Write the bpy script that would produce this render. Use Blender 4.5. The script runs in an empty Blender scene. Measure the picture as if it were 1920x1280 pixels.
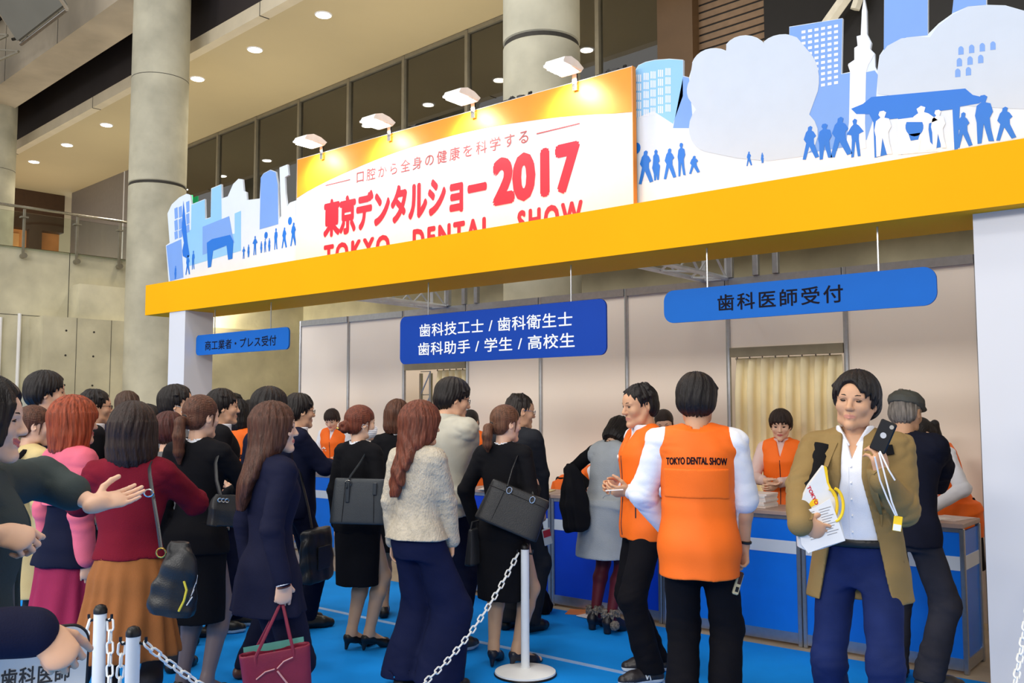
import bpy, math, random
import numpy as np
from mathutils import Vector, Matrix
from mathutils.bvhtree import BVHTree
SC = bpy.context.scene
COL = SC.collection
PI = math.pi
R_ = math.radians
rnd = random.Random(7)

# ---------------------------------------------------------------- camera
EYE = np.array([0, 0, 1.6])
FPX = 1721.0
_pi, _ro, _ya = .07373, -.0016, .68956
FW = np.array([-math.sin(_ya)*math.cos(_pi), math.cos(_ya)*math.cos(_pi), math.sin(_pi)])
_r0 = np.array([math.cos(_ya), math.sin(_ya), 0.0])
_u0 = np.cross(_r0, FW)
RT = math.cos(_ro)*_r0 + math.sin(_ro)*_u0
UP = -math.sin(_ro)*_r0 + math.cos(_ro)*_u0
cam = bpy.data.cameras.new('camera')
cam.sensor_width = 36.0
cam.lens = 36.0*FPX/1920
cam.clip_end = 200
cob = bpy.data.objects.new('camera', cam)
COL.objects.link(cob)
cob.matrix_world = Matrix(((RT[0], UP[0], -FW[0], EYE[0]), (RT[1], UP[1], -FW[1], EYE[1]),
                           (RT[2], UP[2], -FW[2], EYE[2]), (0, 0, 0, 1)))
SC.camera = cob

# ---------------------------------------------------------------- light of the hall
SC.view_settings.view_transform = 'Standard'
SC.view_settings.look = 'None'
SC.view_settings.gamma = 1.0
SC.view_settings.use_curve_mapping = False
SC.view_settings.exposure = 0.0
W = bpy.data.worlds.new('hall')
SC.world = W
W.use_nodes = True
W.node_tree.nodes['Background'].inputs['Color'].default_value = (1.0, 0.965, 0.91, 1)
W.node_tree.nodes['Background'].inputs['Strength'].default_value = 0.72

def area(name, loc, size, power, col=(1, .97, .92), target=None, sizey=None):
    l = bpy.data.lights.new(name, 'AREA')
    l.energy = power
    l.color = col
    l.shape = 'RECTANGLE'
    l.size = size
    l.size_y = sizey or size
    o = bpy.data.objects.new(name, l)
    COL.objects.link(o)
    o.location = loc
    if target is not None:
        o.rotation_euler = (Vector(target)-Vector(loc)).to_track_quat('-Z', 'Y').to_euler()
    return o
# rows of high hall lamps over the open floor in front of the booth
for i, (x, y) in enumerate([(-13, -3), (-6, -4), (1, -4.5), (-10, 2.0), (-3, 1.5)]):
    area('hall_lamp', (x, y, 11.5), 2.6, 190, target=(x*.8-1, y+3.0, 0), sizey=1.2)

# added fill lights behind the camera, brightening the stand's back wall and the crowd
for i, x in enumerate((-11, -4, 3)):
    area('stand_fill', (x, -9, 6.5), 4.0, 480, target=(x*.7-1.5, 7, 1.3), sizey=2.0)

# ---------------------------------------------------------------- helpers
def srgb(r, g, b):
    return tuple(((c/255)/12.92 if c/255 <= .04045 else ((c/255+.055)/1.055)**2.4) for c in (r, g, b))

MATS = {}
def mat(name, rgb, rough=.6, metal=0.0, var=.06, scale=8.0, bump=0.0, bscale=200.0, spec=.4, stretch=None, sheen=0.0, emit=0.0, coat=0.0):
    """procedural principled material; rgb is sRGB 0..255; var = noise variation in value"""
    if name in MATS:
        return MATS[name]
    m = bpy.data.materials.new(name)
    m.use_nodes = True
    nt = m.node_tree
    p = nt.nodes['Principled BSDF']
    c = srgb(*rgb)
    p.inputs['Roughness'].default_value = rough
    p.inputs['Metallic'].default_value = metal
    p.inputs['Specular IOR Level'].default_value = spec
    if coat:
        p.inputs['Coat Weight'].default_value = coat
        p.inputs['Coat Roughness'].default_value = .15
    if sheen:
        p.inputs['Sheen Weight'].default_value = sheen
        p.inputs['Sheen Roughness'].default_value = .5
    tc = nt.nodes.new('ShaderNodeTexCoord')
    mp = nt.nodes.new('ShaderNodeMapping')
    if stretch:
        mp.inputs['Scale'].default_value = stretch
    nt.links.new(tc.outputs['Object'], mp.inputs['Vector'])
    nz = nt.nodes.new('ShaderNodeTexNoise')
    nz.inputs['Scale'].default_value = scale
    nz.inputs['Detail'].default_value = 5
    nt.links.new(mp.outputs['Vector'], nz.inputs['Vector'])
    rp = nt.nodes.new('ShaderNodeValToRGB')
    lo = [max(0, v*(1-var*1.6)) for v in c]
    hi = [min(1, v*(1+var*1.6)) for v in c]
    rp.color_ramp.elements[0].position = .3
    rp.color_ramp.elements[1].position = .7
    rp.color_ramp.elements[0].color = (*lo, 1)
    rp.color_ramp.elements[1].color = (*hi, 1)
    nt.links.new(nz.outputs['Fac'], rp.inputs['Fac'])
    nt.links.new(rp.outputs['Color'], p.inputs['Base Color'])
    if emit:
        p.inputs['Emission Color'].default_value = (*c, 1)
        p.inputs['Emission Strength'].default_value = emit
    if bump:
        n2 = nt.nodes.new('ShaderNodeTexNoise')
        n2.inputs['Scale'].default_value = bscale
        n2.inputs['Detail'].default_value = 3
        nt.links.new(mp.outputs['Vector'], n2.inputs['Vector'])
        b = nt.nodes.new('ShaderNodeBump')
        b.inputs['Strength'].default_value = bump
        b.inputs['Distance'].default_value = .01
        nt.links.new(n2.outputs['Fac'], b.inputs['Height'])
        nt.links.new(b.outputs['Normal'], p.inputs['Normal'])
    m.diffuse_color = (*c, 1)
    MATS[name] = m
    return m

class MB:
    """collects solids for one mesh; faces carry a material index"""
    def __init__(s):
        s.v = []; s.f = []; s.m = []; s.mi = 0
    def add(s, vs, fs):
        o = len(s.v)
        s.v += [tuple(v) for v in vs]
        for f in fs:
            s.f.append([i+o for i in f]); s.m.append(s.mi)
        return s
    def box(s, lo, hi, bev=0.0, M=None):
        x0, y0, z0 = lo; x1, y1, z1 = hi
        if bev <= 0:
            vs = [(x, y, z) for x in (x0, x1) for y in (y0, y1) for z in (z0, z1)]
            fs = [(0, 1, 3, 2), (4, 6, 7, 5), (0, 4, 5, 1), (2, 3, 7, 6), (0, 2, 6, 4), (1, 5, 7, 3)]
        else:
            b = min(bev, (x1-x0)*.49, (y1-y0)*.49, (z1-z0)*.49)
            vs = []; idx = {}
            for ix, x in enumerate((x0, x1)):
                for iy, y in enumerate((y0, y1)):
                    for iz, z in enumerate((z0, z1)):
                        sx, sy, sz = (1-2*ix), (1-2*iy), (1-2*iz)
                        for a, p in enumerate(((x, y+sy*b, z+sz*b), (x+sx*b, y, z+sz*b), (x+sx*b, y+sy*b, z))):
                            idx[ix, iy, iz, a] = len(vs); vs.append(p)
            g = idx
            fs = []
            for k in (0, 1):
                fs.append([g[k, 0, 0, 0], g[k, 0, 1, 0], g[k, 1, 1, 0], g[k, 1, 0, 0]][::1 if k == 0 else -1])
                fs.append([g[0, k, 0, 1], g[1, k, 0, 1], g[1, k, 1, 1], g[0, k, 1, 1]][::1 if k == 0 else -1])
                fs.append([g[0, 0, k, 2], g[0, 1, k, 2], g[1, 1, k, 2], g[1, 0, k, 2]][::1 if k == 0 else -1])
            for i in (0, 1):
                for j in (0, 1):
                    q = [g[0, i, j, 1], g[1, i, j, 1], g[1, i, j, 2], g[0, i, j, 2]]; fs.append(q if (i+j) % 2 else q[::-1])
                    q = [g[i, 0, j, 0], g[i, 1, j, 0], g[i, 1, j, 2], g[i, 0, j, 2]]; fs.append(q[::-1] if (i+j) % 2 else q)
                    q = [g[i, j, 0, 0], g[i, j, 1, 0], g[i, j, 1, 1], g[i, j, 0, 1]]; fs.append(q if (i+j) % 2 else q[::-1])
            for i in (0, 1):
                for j in (0, 1):
                    for k in (0, 1):
                        q = [g[i, j, k, 0], g[i, j, k, 1], g[i, j, k, 2]]; fs.append(q if (i+j+k) % 2 == 0 else q[::-1])
        if M is not None:
            vs = [tuple(M @ Vector(v)) for v in vs]
        return s.add(vs, fs)
    def prism(s, poly, a, b, axis='y'):
        """polygon (u,w) extruded from a to b along axis; axis y: u=x,w=z; z: u=x,w=y; x: u=y,w=z"""
        n = len(poly)
        ar = sum(poly[i][0]*poly[(i+1) % n][1]-poly[(i+1) % n][0]*poly[i][1] for i in range(n))
        if ar < 0:
            poly = poly[::-1]
        f = {'y': lambda u, w, t: (u, t, w), 'z': lambda u, w, t: (u, w, t), 'x': lambda u, w, t: (t, u, w)}[axis]
        vs = [f(u, w, a) for u, w in poly]+[f(u, w, b) for u, w in poly]
        fr = list(range(n)); bk = list(range(2*n-1, n-1, -1))
        side = [(i, i+n, (i+1) % n+n, (i+1) % n) for i in range(n)]
        if axis == 'y':
            fs = [fr, bk]+side
        else:
            fs = [fr[::-1], bk[::-1]]+[q[::-1] for q in side]
        return s.add(vs, fs)
    def tube(s, pts, r, n=8, cap=True, closed=False, flat=None, upv=None):
        pts = [np.array(p, float) for p in pts]
        m = len(pts)
        rs = r if hasattr(r, '__len__') else [r]*m
        vs = []
        prev = None
        for i in range(m):
            if closed:
                t = pts[(i+1) % m]-pts[i-1]
            else:
                t = pts[min(i+1, m-1)]-pts[max(i-1, 0)]
            t = t/(np.linalg.norm(t)+1e-9)
            if upv is not None:
                a = np.array(upv, float)
            else:
                a = prev if prev is not None else (np.array([0, 0, 1.]) if abs(t[2]) < .9 else np.array([1., 0, 0]))
            u = a-t*(a@t); u /= np.linalg.norm(u)+1e-9
            w = np.cross(t, u); prev = u
            fl = flat or 1.0
            for k in range(n):
                an = 2*PI*k/n
                vs.append(pts[i]+u*math.cos(an)*rs[i]+w*math.sin(an)*rs[i]*fl)
        fs = []
        for i in range(m if closed else m-1):
            j = (i+1) % m
            for k in range(n):
                l = (k+1) % n
                fs.append((i*n+k, i*n+l, j*n+l, j*n+k))
        if cap and not closed:
            fs.append(tuple(range(n-1, -1, -1)))
            fs.append(tuple(range((m-1)*n, m*n)))
        return s.add(vs, fs)
    def lathe(s, prof, c=(0, 0, 0), n=24, rx=1.0, ry=1.0):
        """prof: list of (r,z) bottom to top"""
        vs = []
        for r, z in prof:
            for k in range(n):
                an = 2*PI*k/n
                vs.append((c[0]+r*rx*math.cos(an), c[1]+r*ry*math.sin(an), c[2]+z))
        m = len(prof); fs = []
        for i in range(m-1):
            for k in range(n):
                l = (k+1) % n
                fs.append((i*n+k, i*n+l, (i+1)*n+l, (i+1)*n+k))
        fs.append(tuple(range(n-1, -1, -1))); fs.append(tuple(range((m-1)*n, m*n)))
        return s.add(vs, fs)
    def build(s, name, mats, parent=None, smooth=False, **kw):
        me = bpy.data.meshes.new(name)
        me.from_pydata(s.v, [], s.f)
        if not isinstance(mats, (list, tuple)):
            mats = [mats]
        for q in mats:
            me.materials.append(q)
        if len(mats) > 1:
            me.polygons.foreach_set('material_index', s.m)
        if smooth:
            me.polygons.foreach_set('use_smooth', [True]*len(me.polygons))
            try:
                me.set_sharp_from_angle(angle=R_(40))
            except Exception:
                pass
        me.update()
        o = bpy.data.objects.new(name, me)
        COL.objects.link(o)
        if parent is not None:
            o.parent = parent
        tag(o, **kw)
        return o

def tag(o, label=None, cat=None, group=None, kind=None):
    if label: o['label'] = label
    if cat: o['category'] = cat
    if group: o['group'] = group
    if kind: o['kind'] = kind
    return o

def empty(name, loc=(0, 0, 0), rz=0.0, **kw):
    o = bpy.data.objects.new(name, None)
    o.empty_display_size = .1
    o.location = loc
    o.rotation_euler = (0, 0, rz)
    COL.objects.link(o)
    return tag(o, **kw)

def copy_tree(o, parent=None):
    c = o.copy()
    COL.objects.link(c)
    if parent is not None:
        c.parent = parent
    for ch in list(o.children):
        copy_tree(ch, c)
    return c

def box_obj(name, lo, hi, m, parent=None, bev=0.0, **kw):
    return MB().box(lo, hi, bev).build(name, m, parent, **kw)

def text_mesh(body, fat=0.0, space=1.0, shear=0.0):
    """vertices (n,2) and faces of a line of writing, in text units"""
    cu = bpy.data.curves.new('txt', 'FONT')
    cu.body = body
    cu.size = 1.0
    cu.offset = fat
    cu.space_character = space
    cu.shear = shear
    cu.resolution_u = 3
    cu.fill_mode = 'FRONT'
    o = bpy.data.objects.new('txt', cu)
    COL.objects.link(o)
    dg = bpy.context.evaluated_depsgraph_get()
    me = bpy.data.meshes.new_from_object(o.evaluated_get(dg))
    v = np.array([q.co[:2] for q in me.vertices])
    f = [list(p.vertices) for p in me.polygons]
    bpy.data.objects.remove(o)
    bpy.data.curves.remove(cu)
    bpy.data.meshes.remove(me)
    return v, f

def writing(name, body, x0, x1, z0, z1, y, m, parent=None, fat=0.0, space=1.0, rows=None):
    """flat printed writing on a plane y=const facing -Y, fitted to a box"""
    v, f = text_mesh(body, 0, space)
    lo = v.min(0); hi = v.max(0)
    lo = lo-fat; hi = hi+fat
    X = x0+(v[:, 0]-lo[0])/(hi[0]-lo[0])*(x1-x0)
    Z = z0+(v[:, 1]-lo[1])/(hi[1]-lo[1])*(z1-z0)
    b = MB()
    b.add([(X[i], y, Z[i]) for i in range(len(v))], f)
    if fat:     # heavier strokes
        fx = fat*(x1-x0)/(hi[0]-lo[0]); fz = fat*(z1-z0)/(hi[1]-lo[1])
        for k in range(8):
            dx = fx*math.cos(k*PI/4); dz = fz*math.sin(k*PI/4)
            b.add([(X[i]+dx, y+.00004*(k+1), Z[i]+dz) for i in range(len(v))], f)
    return b.build(name, m, parent)

def ray(px, py):
    return FW*FPX+RT*(px-960)-UP*(py-640)
def on_y(px, py, y):
    """point of the plane Y=y seen at a photograph pixel -> (x,z)"""
    d = ray(px, py); p = EYE+d*y/d[1]
    return (p[0], p[2])
def at_depth(px, py, dep):
    return EYE+ray(px, py)*dep/FPX
def floor_at(px, py):
    d = ray(px, py)
    return EYE+d*(-EYE[2]/d[2])
# ---------------------------------------------------------------- building
AL = R_(4.0)
def bl(o):
    o.rotation_euler = (0, 0, -AL)
    return o
def concrete(name, rgb, sc=1.2):
    m = mat(name, rgb, rough=.75, var=.13, scale=sc, bump=.25, bscale=14, spec=.25)
    return m
M_CONC = concrete('concrete', (200, 194, 168))
M_CONC2 = concrete('concrete_column', (186, 182, 162), 1.6)
M_CONC_BEAM = concrete('concrete_beam', (190, 178, 158), .8)
M_SOFFIT = mat('soffit_paint', (196, 180, 142), rough=.7, var=.02, scale=.5)
M_FASCIA = mat('fascia_paint', (214, 202, 176), rough=.6, var=.04, scale=2)
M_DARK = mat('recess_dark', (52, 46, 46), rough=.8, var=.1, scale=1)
M_BROWN = mat('brown_steel', (92, 70, 48), rough=.5, var=.06, scale=2)
M_BLACK = mat('matte_black', (14, 13, 16), rough=.6, var=.1)
M_JOINT = mat('joint', (58, 55, 50), rough=.8)
M_STEEL = mat('steel_frame', (140, 134, 118), rough=.4, metal=.5, var=.05)
M_ALU = mat('aluminium', (176, 178, 182), rough=.32, metal=.85, var=.04, scale=30)
M_CHROME = mat('chrome', (210, 210, 210), rough=.15, metal=1.0, var=.02)
M_WHITE = mat('white_board', (236, 236, 238), rough=.45, var=.015)
M_BLKP = mat('black_plastic', (20, 20, 22), rough=.4, var=.1)

fl = MB().box((-45, -14, -.06), (8, 17, 0)).build('floor', mat('floor_concrete', (176, 160, 138), rough=.5, var=.14, scale=2.5, bump=.1, bscale=30), kind='structure')
# ground-floor back wall, upper slab, ceilings
bl(box_obj('wall_back', (-20, 13.0, 0), (6, 13.3, 4.3), M_CONC, kind='structure'))
b = MB().box((-40, 12.0, 0), (-19.9, 12.3, 4.3)); b.mi = 1
b.box((-21.2, 11.985, 1.0), (-21.19, 12, 4.3)); b.box((-23.4, 11.985, 0), (-23.39, 12, 4.3))
b.box((-40, 11.985, 2.02), (-19.9, 12, 2.03))
bl(b.build('wall_back', [M_CONC, M_JOINT], kind='structure'))
b = MB().box((-19.9, 12.75, .05), (-18.2, 12.99, 2.35), .01); b.mi = 1
b.box((-19.92, 12.72, 2.35), (-18.1, 12.98, 2.42))
bl(b.build('door_1', [mat('door_paint', (214, 200, 160), rough=.5), M_STEEL], kind='structure'))
# upper floor slab with dark olive underside
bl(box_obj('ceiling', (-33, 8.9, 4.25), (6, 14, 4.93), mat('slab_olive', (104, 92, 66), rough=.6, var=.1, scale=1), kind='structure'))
# concrete wall below the balcony (faces right), with its thicker lower part and box
def panel_lines(b, s, n0, n1, z0, z1, step=.9):
    k = n0+.5
    while k < n1:
        b.box((s, k-.006, z0), (s+.004, k+.006, z1)); k += step
b = MB().box((-20.5, -2, 0), (-20.0, 13, 4.9)); b.mi = 1
panel_lines(b, -20.0, -2, 13, 0, 4.9, 1.8)
b.box((-20.0, -2, 3.52), (-19.995, 13, 3.53))
bl(b.build('wall_left', [M_CONC, M_JOINT], kind='structure'))
b = MB().box((-20.0, 6.75, 0), (-19.25, 13, 3.47)); b.mi = 1
for k in (7.4, 8.1, 8.8):
    b.box((-19.25, k, 0), (-19.245, k+.008, 3.47))
for k in (7.2, 7.75, 8.4):
    for z in (1.5, 2.1, 2.7, 3.2):
        b.lathe([(.022, 0), (.022, .004)], (0, 0, 0), 8)
        q = len(b.v)
        for i in range(q-16, q):
            x, y, zz = b.v[i]; b.v[i] = (-19.25+zz, k+x, z+y)
bl(b.build('wall_left', [M_CONC, M_JOINT], kind='structure'))
bl(box_obj('wall_left', (-20.0, 7.55, 3.47), (-19.55, 13, 4.22), concrete('concrete_box', (208, 202, 176)), kind='structure'))
# upper storey: shop front far left, grey wall, glazing
M_SHOP = mat('shop_wall', (226, 150, 84), rough=.6, var=.12, scale=1.2)
b = MB().box((-33.4, 5, 4.93), (-33, 12, 8.95)); b.mi = 1
b.box((-33.0, 5, 7.65), (-32.6, 12, 8.95)); b.box((-32.85, 10.9, 4.93), (-32.6, 11.3, 7.65))
b.mi = 2; b.box((-32.98, 9.3, 5.2), (-32.94, 10.7, 7.5))
bl(b.build('wall_left', [M_SHOP, mat('shop_header', (70, 48, 30), rough=.6), mat('shop_orange', (240, 176, 110), rough=.6, var=.1, scale=2)], kind='structure'))
for k, (n0, n1, z0, z1, c) in enumerate([(11.35, 11.9, 5.2, 6.7, (206, 92, 58)), (10.2, 10.55, 5.2, 6.9, (176, 150, 110))]):
    b = MB().box((-32.6, n0, z0), (-32.57, n1, z1)); b.mi = 1
    for r in range(5):
        b.box((-32.57, n0+.06, z0+.1+r*.28), (-32.566, n1-.06-.1*(r % 2), z0+.24+r*.28))
    bl(b.build('shop_poster', [mat('poster_%d' % k, c, rough=.5), mat('poster_print', (244, 220, 170), rough=.5)],
       label=['orange poster stand at the shop front on the upper floor', 'tan poster strip beside the pillar of the upper floor shop'][k], cat='poster'))
bl(box_obj('floor', (-34, 4, 4.6), (-20.1, 12, 4.93), mat('upper_floor', (120, 104, 80), rough=.4), kind='structure'))
b = MB().box((-32, 12.0, 4.93), (-24.0, 12.2, 8.95)); b.mi = 1
b.box((-27.9, 11.985, 4.93), (-27.86, 12, 8.95))
bl(b.build('wall_back', [mat('grey_cladding', (128, 122, 118), rough=.45, var=.03), M_WHITE], kind='structure'))

gm = bpy.data.materials.new('pane_glass')
gm.use_nodes = True
nt = gm.node_tree
for n in list(nt.nodes):
    if n.type != 'OUTPUT_MATERIAL': nt.nodes.remove(n)
tr = nt.nodes.new('ShaderNodeBsdfTransparent'); tr.inputs[0].default_value = (.8, .8, .74, 1)
gl = nt.nodes.new('ShaderNodeBsdfGlossy'); gl.inputs['Roughness'].default_value = .01
fr = nt.nodes.new('ShaderNodeFresnel'); fr.inputs['IOR'].default_value = 2.6
mx = nt.nodes.new('ShaderNodeMixShader')
nt.links.new(fr.outputs[0], mx.inputs[0]); nt.links.new(tr.outputs[0], mx.inputs[1]); nt.links.new(gl.outputs[0], mx.inputs[2])
nt.links.new(mx.outputs[0], nt.nodes['Material Output'].inputs[0])
ss = [-24.0, -22.1, -20.2, -18.3, -16.35, -14.45, -12.55, -10.6, -9.35, -8.1]
for i in range(len(ss)-1):
    w = box_obj('window_%d' % (i+1), (ss[i], 12.0, 4.93), (ss[i+1], 12.015, 8.93), gm, kind='structure')
    bl(w)
    b = MB().box((ss[i]-.04, 11.94, 4.93), (ss[i]+.04, 12.06, 8.93)).box((ss[i]+.04, 11.95, 8.86), (ss[i+1], 12.05, 8.94))
    b.build('window_frame', M_STEEL, w)
# room behind the glass
M_IN = mat('inner_room', (112, 100, 76), rough=.8, var=.05)
bl(box_obj('wall_back', (-30, 16.5, 4.93), (6, 16.7, 8.95), M_IN, kind='structure'))
bl(box_obj('floor', (-30, 12.2, 4.7), (6, 16.5, 4.93), M_IN, kind='structure'))
# soffit with a pale fascia, dark recess above
bl(box_obj('ceiling', (-46, 9.05, 8.95), (6, 16.6, 9.2), M_SOFFIT, kind='structure'))
b = MB().box((-46, 8.85, 8.95), (6, 9.05, 9.22)); b.mi = 1
for s in (-22.5, -14.9, -28.2):
    b.box((s, 8.845, 8.94), (s+.015, 9.05, 9.225))
bl(b.build('trim_1', [M_FASCIA, M_JOINT], kind='structure'))
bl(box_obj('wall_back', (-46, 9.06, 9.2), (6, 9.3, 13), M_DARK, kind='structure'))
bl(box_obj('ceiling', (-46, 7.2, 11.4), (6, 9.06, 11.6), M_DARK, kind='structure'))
# concrete beam between the columns
b = MB().box((-46, 7.45, 9.72), (-16.6, 8.35, 11.4)); b.mi = 1
for s in (-24.4, -21.0, -27.6):
    b.box((s, 7.446, 9.72), (s+.02, 7.45, 11.4))
bl(b.build('concrete_beam', [M_CONC_BEAM, M_JOINT], label='long concrete beam running left from the tall round column at top left', cat='beam'))
bl(box_obj('concrete_beam', (-16.4, 7.6, 10.3), (-14.2, 9.05, 11.4), M_CONC_BEAM, label='concrete bracket beam joining the back of the tall round column at top left', cat='beam'))
for i, (s, z) in enumerate([(-22.9, 10.35), (-20.0, 10.55)]):
    bl(MB().tube([(s, 7.46, z+.1), (s, 7.25, z+.1), (s+.06, 7.2, z-.06), (s+.08, 7.1, z-.12)], .035, 6).build('wall_hook', M_JOINT,
       label=['left of two dark hooks on the face of the concrete beam', 'right of two dark hooks on the face of the concrete beam'][i], cat='hook'))
for i, (s, n, lb) in enumerate([(-17.08, 8.0, 'tall round concrete column behind the left end of the yellow beam'),
                                (-7.1, 8.0, 'round concrete column rising behind the lit title panel'),
                                (-26.8, 8.0, 'round concrete column at the left edge of the picture')]):
    r = [.53, .46, .53][i]
    b = MB().lathe([(r, 0), (r, 5.87), (r-.025, 5.89), (r-.025, 5.93), (r, 5.95), (r, 11.4)], (s, n, 0), 40)
    b2 = MB().lathe([(r-.015, 5.885), (r-.015, 5.935)], (s, n, 0), 40)
    c = bl(b.build('concrete_column', M_CONC2, smooth=True, label=lb, cat='column'))
    b2.build('joint_ring', M_JOINT, c)
    b3 = MB().lathe([(r+.001, 8.0), (r+.001, 8.012)], (s, n, 0), 40)
    b3.build('casting_line', M_JOINT, c)
# added fill lights without fixtures, facing up to brighten the soffit
for s in (-30, -24, -18, -12, -5):
    p_ = Matrix.Rotation(-AL, 4, 'Z') @ Vector((s, 10.4, 5.1))
    area('soffit_fill', p_, 4.0, 88, col=(1, .90, .72), target=p_+Vector((0, .001, 1)), sizey=1.0)
# recessed downlights
M_LAMP = mat('lamp_glow', (255, 246, 226), emit=14, var=0)
ds = [-31.2, -28.7, -26.2, -23.6, -21.1, -18.8, -16.4, -14.0, -11.5, -9.1]
dl = None
for i, s in enumerate(ds):
    if dl is None:
        dl = empty('downlight')
        MB().lathe([(.13, -.012), (.15, -.02), (.165, 0)], (0, 0, 0), 24).build('trim_ring', M_WHITE, dl)
        MB().lathe([(.125, -.026), (.125, -.012)], (0, 0, 0), 24).build('lamp', M_LAMP, dl)
        o = dl
    else:
        o = copy_tree(dl)
    p = Matrix.Rotation(-AL, 4, 'Z') @ Vector((s, 9.65, 8.95))
    o.location = p
    tag(o, label='round recessed downlight, %s of the row in the beige soffit from the left' % ['first', 'second', 'third', 'fourth', 'fifth', 'sixth', 'seventh', 'eighth', 'ninth', 'tenth'][i], cat='downlight', group='downlights in the soffit')
    l = bpy.data.lights.new('downlight', 'SPOT'); l.energy = 120; l.spot_size = R_(110); l.spot_blend = .6; l.color = (1, .9, .72); l.shadow_soft_size = .12
    lo = bpy.data.objects.new('downlight_lamp', l); COL.objects.link(lo); lo.parent = o; lo.location = (0, 0, -.06)
for i, s in enumerate([-22.3, -18.9, -15.6, -12.2, -8.9]):
    o = copy_tree(dl)
    for ch in o.children:
        if ch.type == 'LIGHT': ch.data = ch.data.copy(); ch.data.energy = 300
    o.location = Matrix.Rotation(-AL, 4, 'Z') @ Vector((s, 14.2, 8.95))
    tag(o, label='round downlight seen through the upper glazing, %s from the left' % ['first', 'second', 'third', 'fourth', 'fifth'][i], cat='downlight', group='downlights behind the glazing')
# balcony railing of glass with steel posts
rl = bl(empty('balcony_railing', label='glass balcony railing with steel posts on the upper floor at left', cat='railing'))
g2 = gm.copy(); g2.name = 'rail_glass'
g2.node_tree.nodes['Transparent BSDF'].inputs[0].default_value = (.9, .93, .9, 1)
g2.node_tree.nodes['Fresnel'].inputs['IOR'].default_value = 1.4
MB().box((-19.95, 2, 4.86), (-19.93, 9.6, 5.62)).build('glass_panel', g2, rl)
MB().tube([(-19.9, 2, 5.72), (-19.9, 9.6, 5.72)], .03, 10).build('handrail', M_CHROME, rl, smooth=True)
for n in (5.0, 6.55, 7.6, 8.5, 9.4):
    MB().box((-19.93, n-.02, 4.72), (-19.88, n+.02, 5.68)).tube([(-19.95, n, 4.72), (-19.8, n, 4.72)], .055, 8).box((-19.98, n-.07, 5.5), (-19.86, n+.07, 5.53)).build('post', M_STEEL, rl)
# green exit sign in the glazed lobby, white pipes on the concrete
p = bl(MB().box((-23.75, 11.9, 7.05), (-23.35, 11.935, 7.45)).build('exit_sign', mat('exit_green', (60, 220, 130), emit=1.6), label='small lit green exit sign beside the tall column', cat='sign'))
for i, n in enumerate((6.2, 6.55)):
    bl(MB().tube([(-19.96, n, 0), (-19.96, n, 3.42+.1*i), (-19.96, n, 3.45+.1*i)], .035, 8).build('pipe', M_WHITE, smooth=True,
       label=['left of two white pipes on the concrete wall at far left', 'right of two white pipes on the concrete wall at far left'][i], cat='pipe'))
bl(MB().box((-19.6, 6.0, 1.2), (-19.3, 6.75, 1.95), .01).build('junction_box', mat('box_grey', (190, 196, 190), rough=.5), label='pale grey box at the foot of the white pipes', cat='box'))
# ceiling panel truss at top left
pn = bl(empty('ceiling_panel', label='big grey ceiling panel with a truss edge at top left', cat='panel'))
for i, s0 in enumerate((-25.3, -20.9)):
    b = MB().prism([(5.0, 11.6), (6.6, 9.5), (6.7, 9.55), (5.1, 11.75)], s0, s0+2.5+.0*i, 'x')
    b.build('panel_sheet', mat('panel_grey', (120, 120, 112), rough=.45, var=.05, scale=1), pn)
    bb = MB()
    for s in (s0, s0+2.5):
        bb.tube([(s, 5.0, 11.55), (s, 6.7, 9.45)], .04, 6)
    bb.tube([(s0, 6.68, 9.45), (s0+2.5, 6.68, 9.45)], .04, 6)
    bb.build('panel_frame', M_CHROME, pn)
bb = MB()
for k in range(8):
    t = k/7
    bb.tube([(-22.6, 5.0+1.6*t, 11.5-2.05*t), (-21.1, 5.1+1.6*t, 11.4-2.05*t)], .03, 5)
    if k < 7:
        bb.tube([(-22.6, 5.0+1.6*t, 11.5-2.05*t), (-21.1, 5.1+1.6*(t+.14), 11.4-2.05*(t+.14))], .02, 5)
bb.build('truss_edge', M_STEEL, pn)
# right-hand background: brown pillar, slatted shutter, black hall wall
bl(box_obj('wall_right', (-8.1, 11.9, 4.93), (-7.45, 12.4, 13), M_BROWN, kind='structure'))
b = MB().box((-7.45, 12.1, 4.93), (-6.3, 12.3, 13)); b.mi = 1
z = 5.0
while z < 9.5:
    b.box((-7.45, 12.085, z), (-6.3, 12.1, z+.09)); z += .12
bl(b.build('trim_2', [M_BLACK, mat('shutter', (120, 98, 78), rough=.5, metal=.2)], kind='structure'))
bl(box_obj('wall_right', (-6.3, 12.0, 4.93), (6, 12.3, 13), M_BLACK, kind='structure'))
bl(MB().tube([(-5.4, 11.7, 6.6), (-4.35, 11.7, 7.7)], .09, 6).tube([(-4.85, 11.75, 6.9), (-4.3, 11.75, 8.2)], .07, 6).build('steel_brace', mat('pale_steel', (196, 192, 180), rough=.5),
   label='pale diagonal steel brace in front of the black wall at top right', cat='brace'))

# strip lamps under the upper slab light the ground-floor back wall
for i, (s, n) in enumerate([(-21.6, 9.6), (-19.3, 9.9), (-23.8, 9.3)]):
    p_ = Matrix.Rotation(-AL, 4, 'Z') @ Vector((s, n, 4.22))
    o = MB().box((-.55, -.07, -.03), (.55, .07, .03), .01).build('strip_lamp', mat('strip_glow', (255, 244, 220), emit=6, var=0), label=['middle strip lamp under the upper floor slab at left', 'right strip lamp under the upper floor slab near the small sign', 'left strip lamp under the upper floor slab'][i], cat='lamp', group='strip lamps under the slab')
    o.location = p_; o.rotation_euler = (0, 0, -AL)
    area('strip_light', (p_.x, p_.y, p_.z-.06), 1.1, 150, col=(1, .9, .66), target=(p_.x, p_.y+.9, p_.z-1), sizey=.15)

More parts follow.
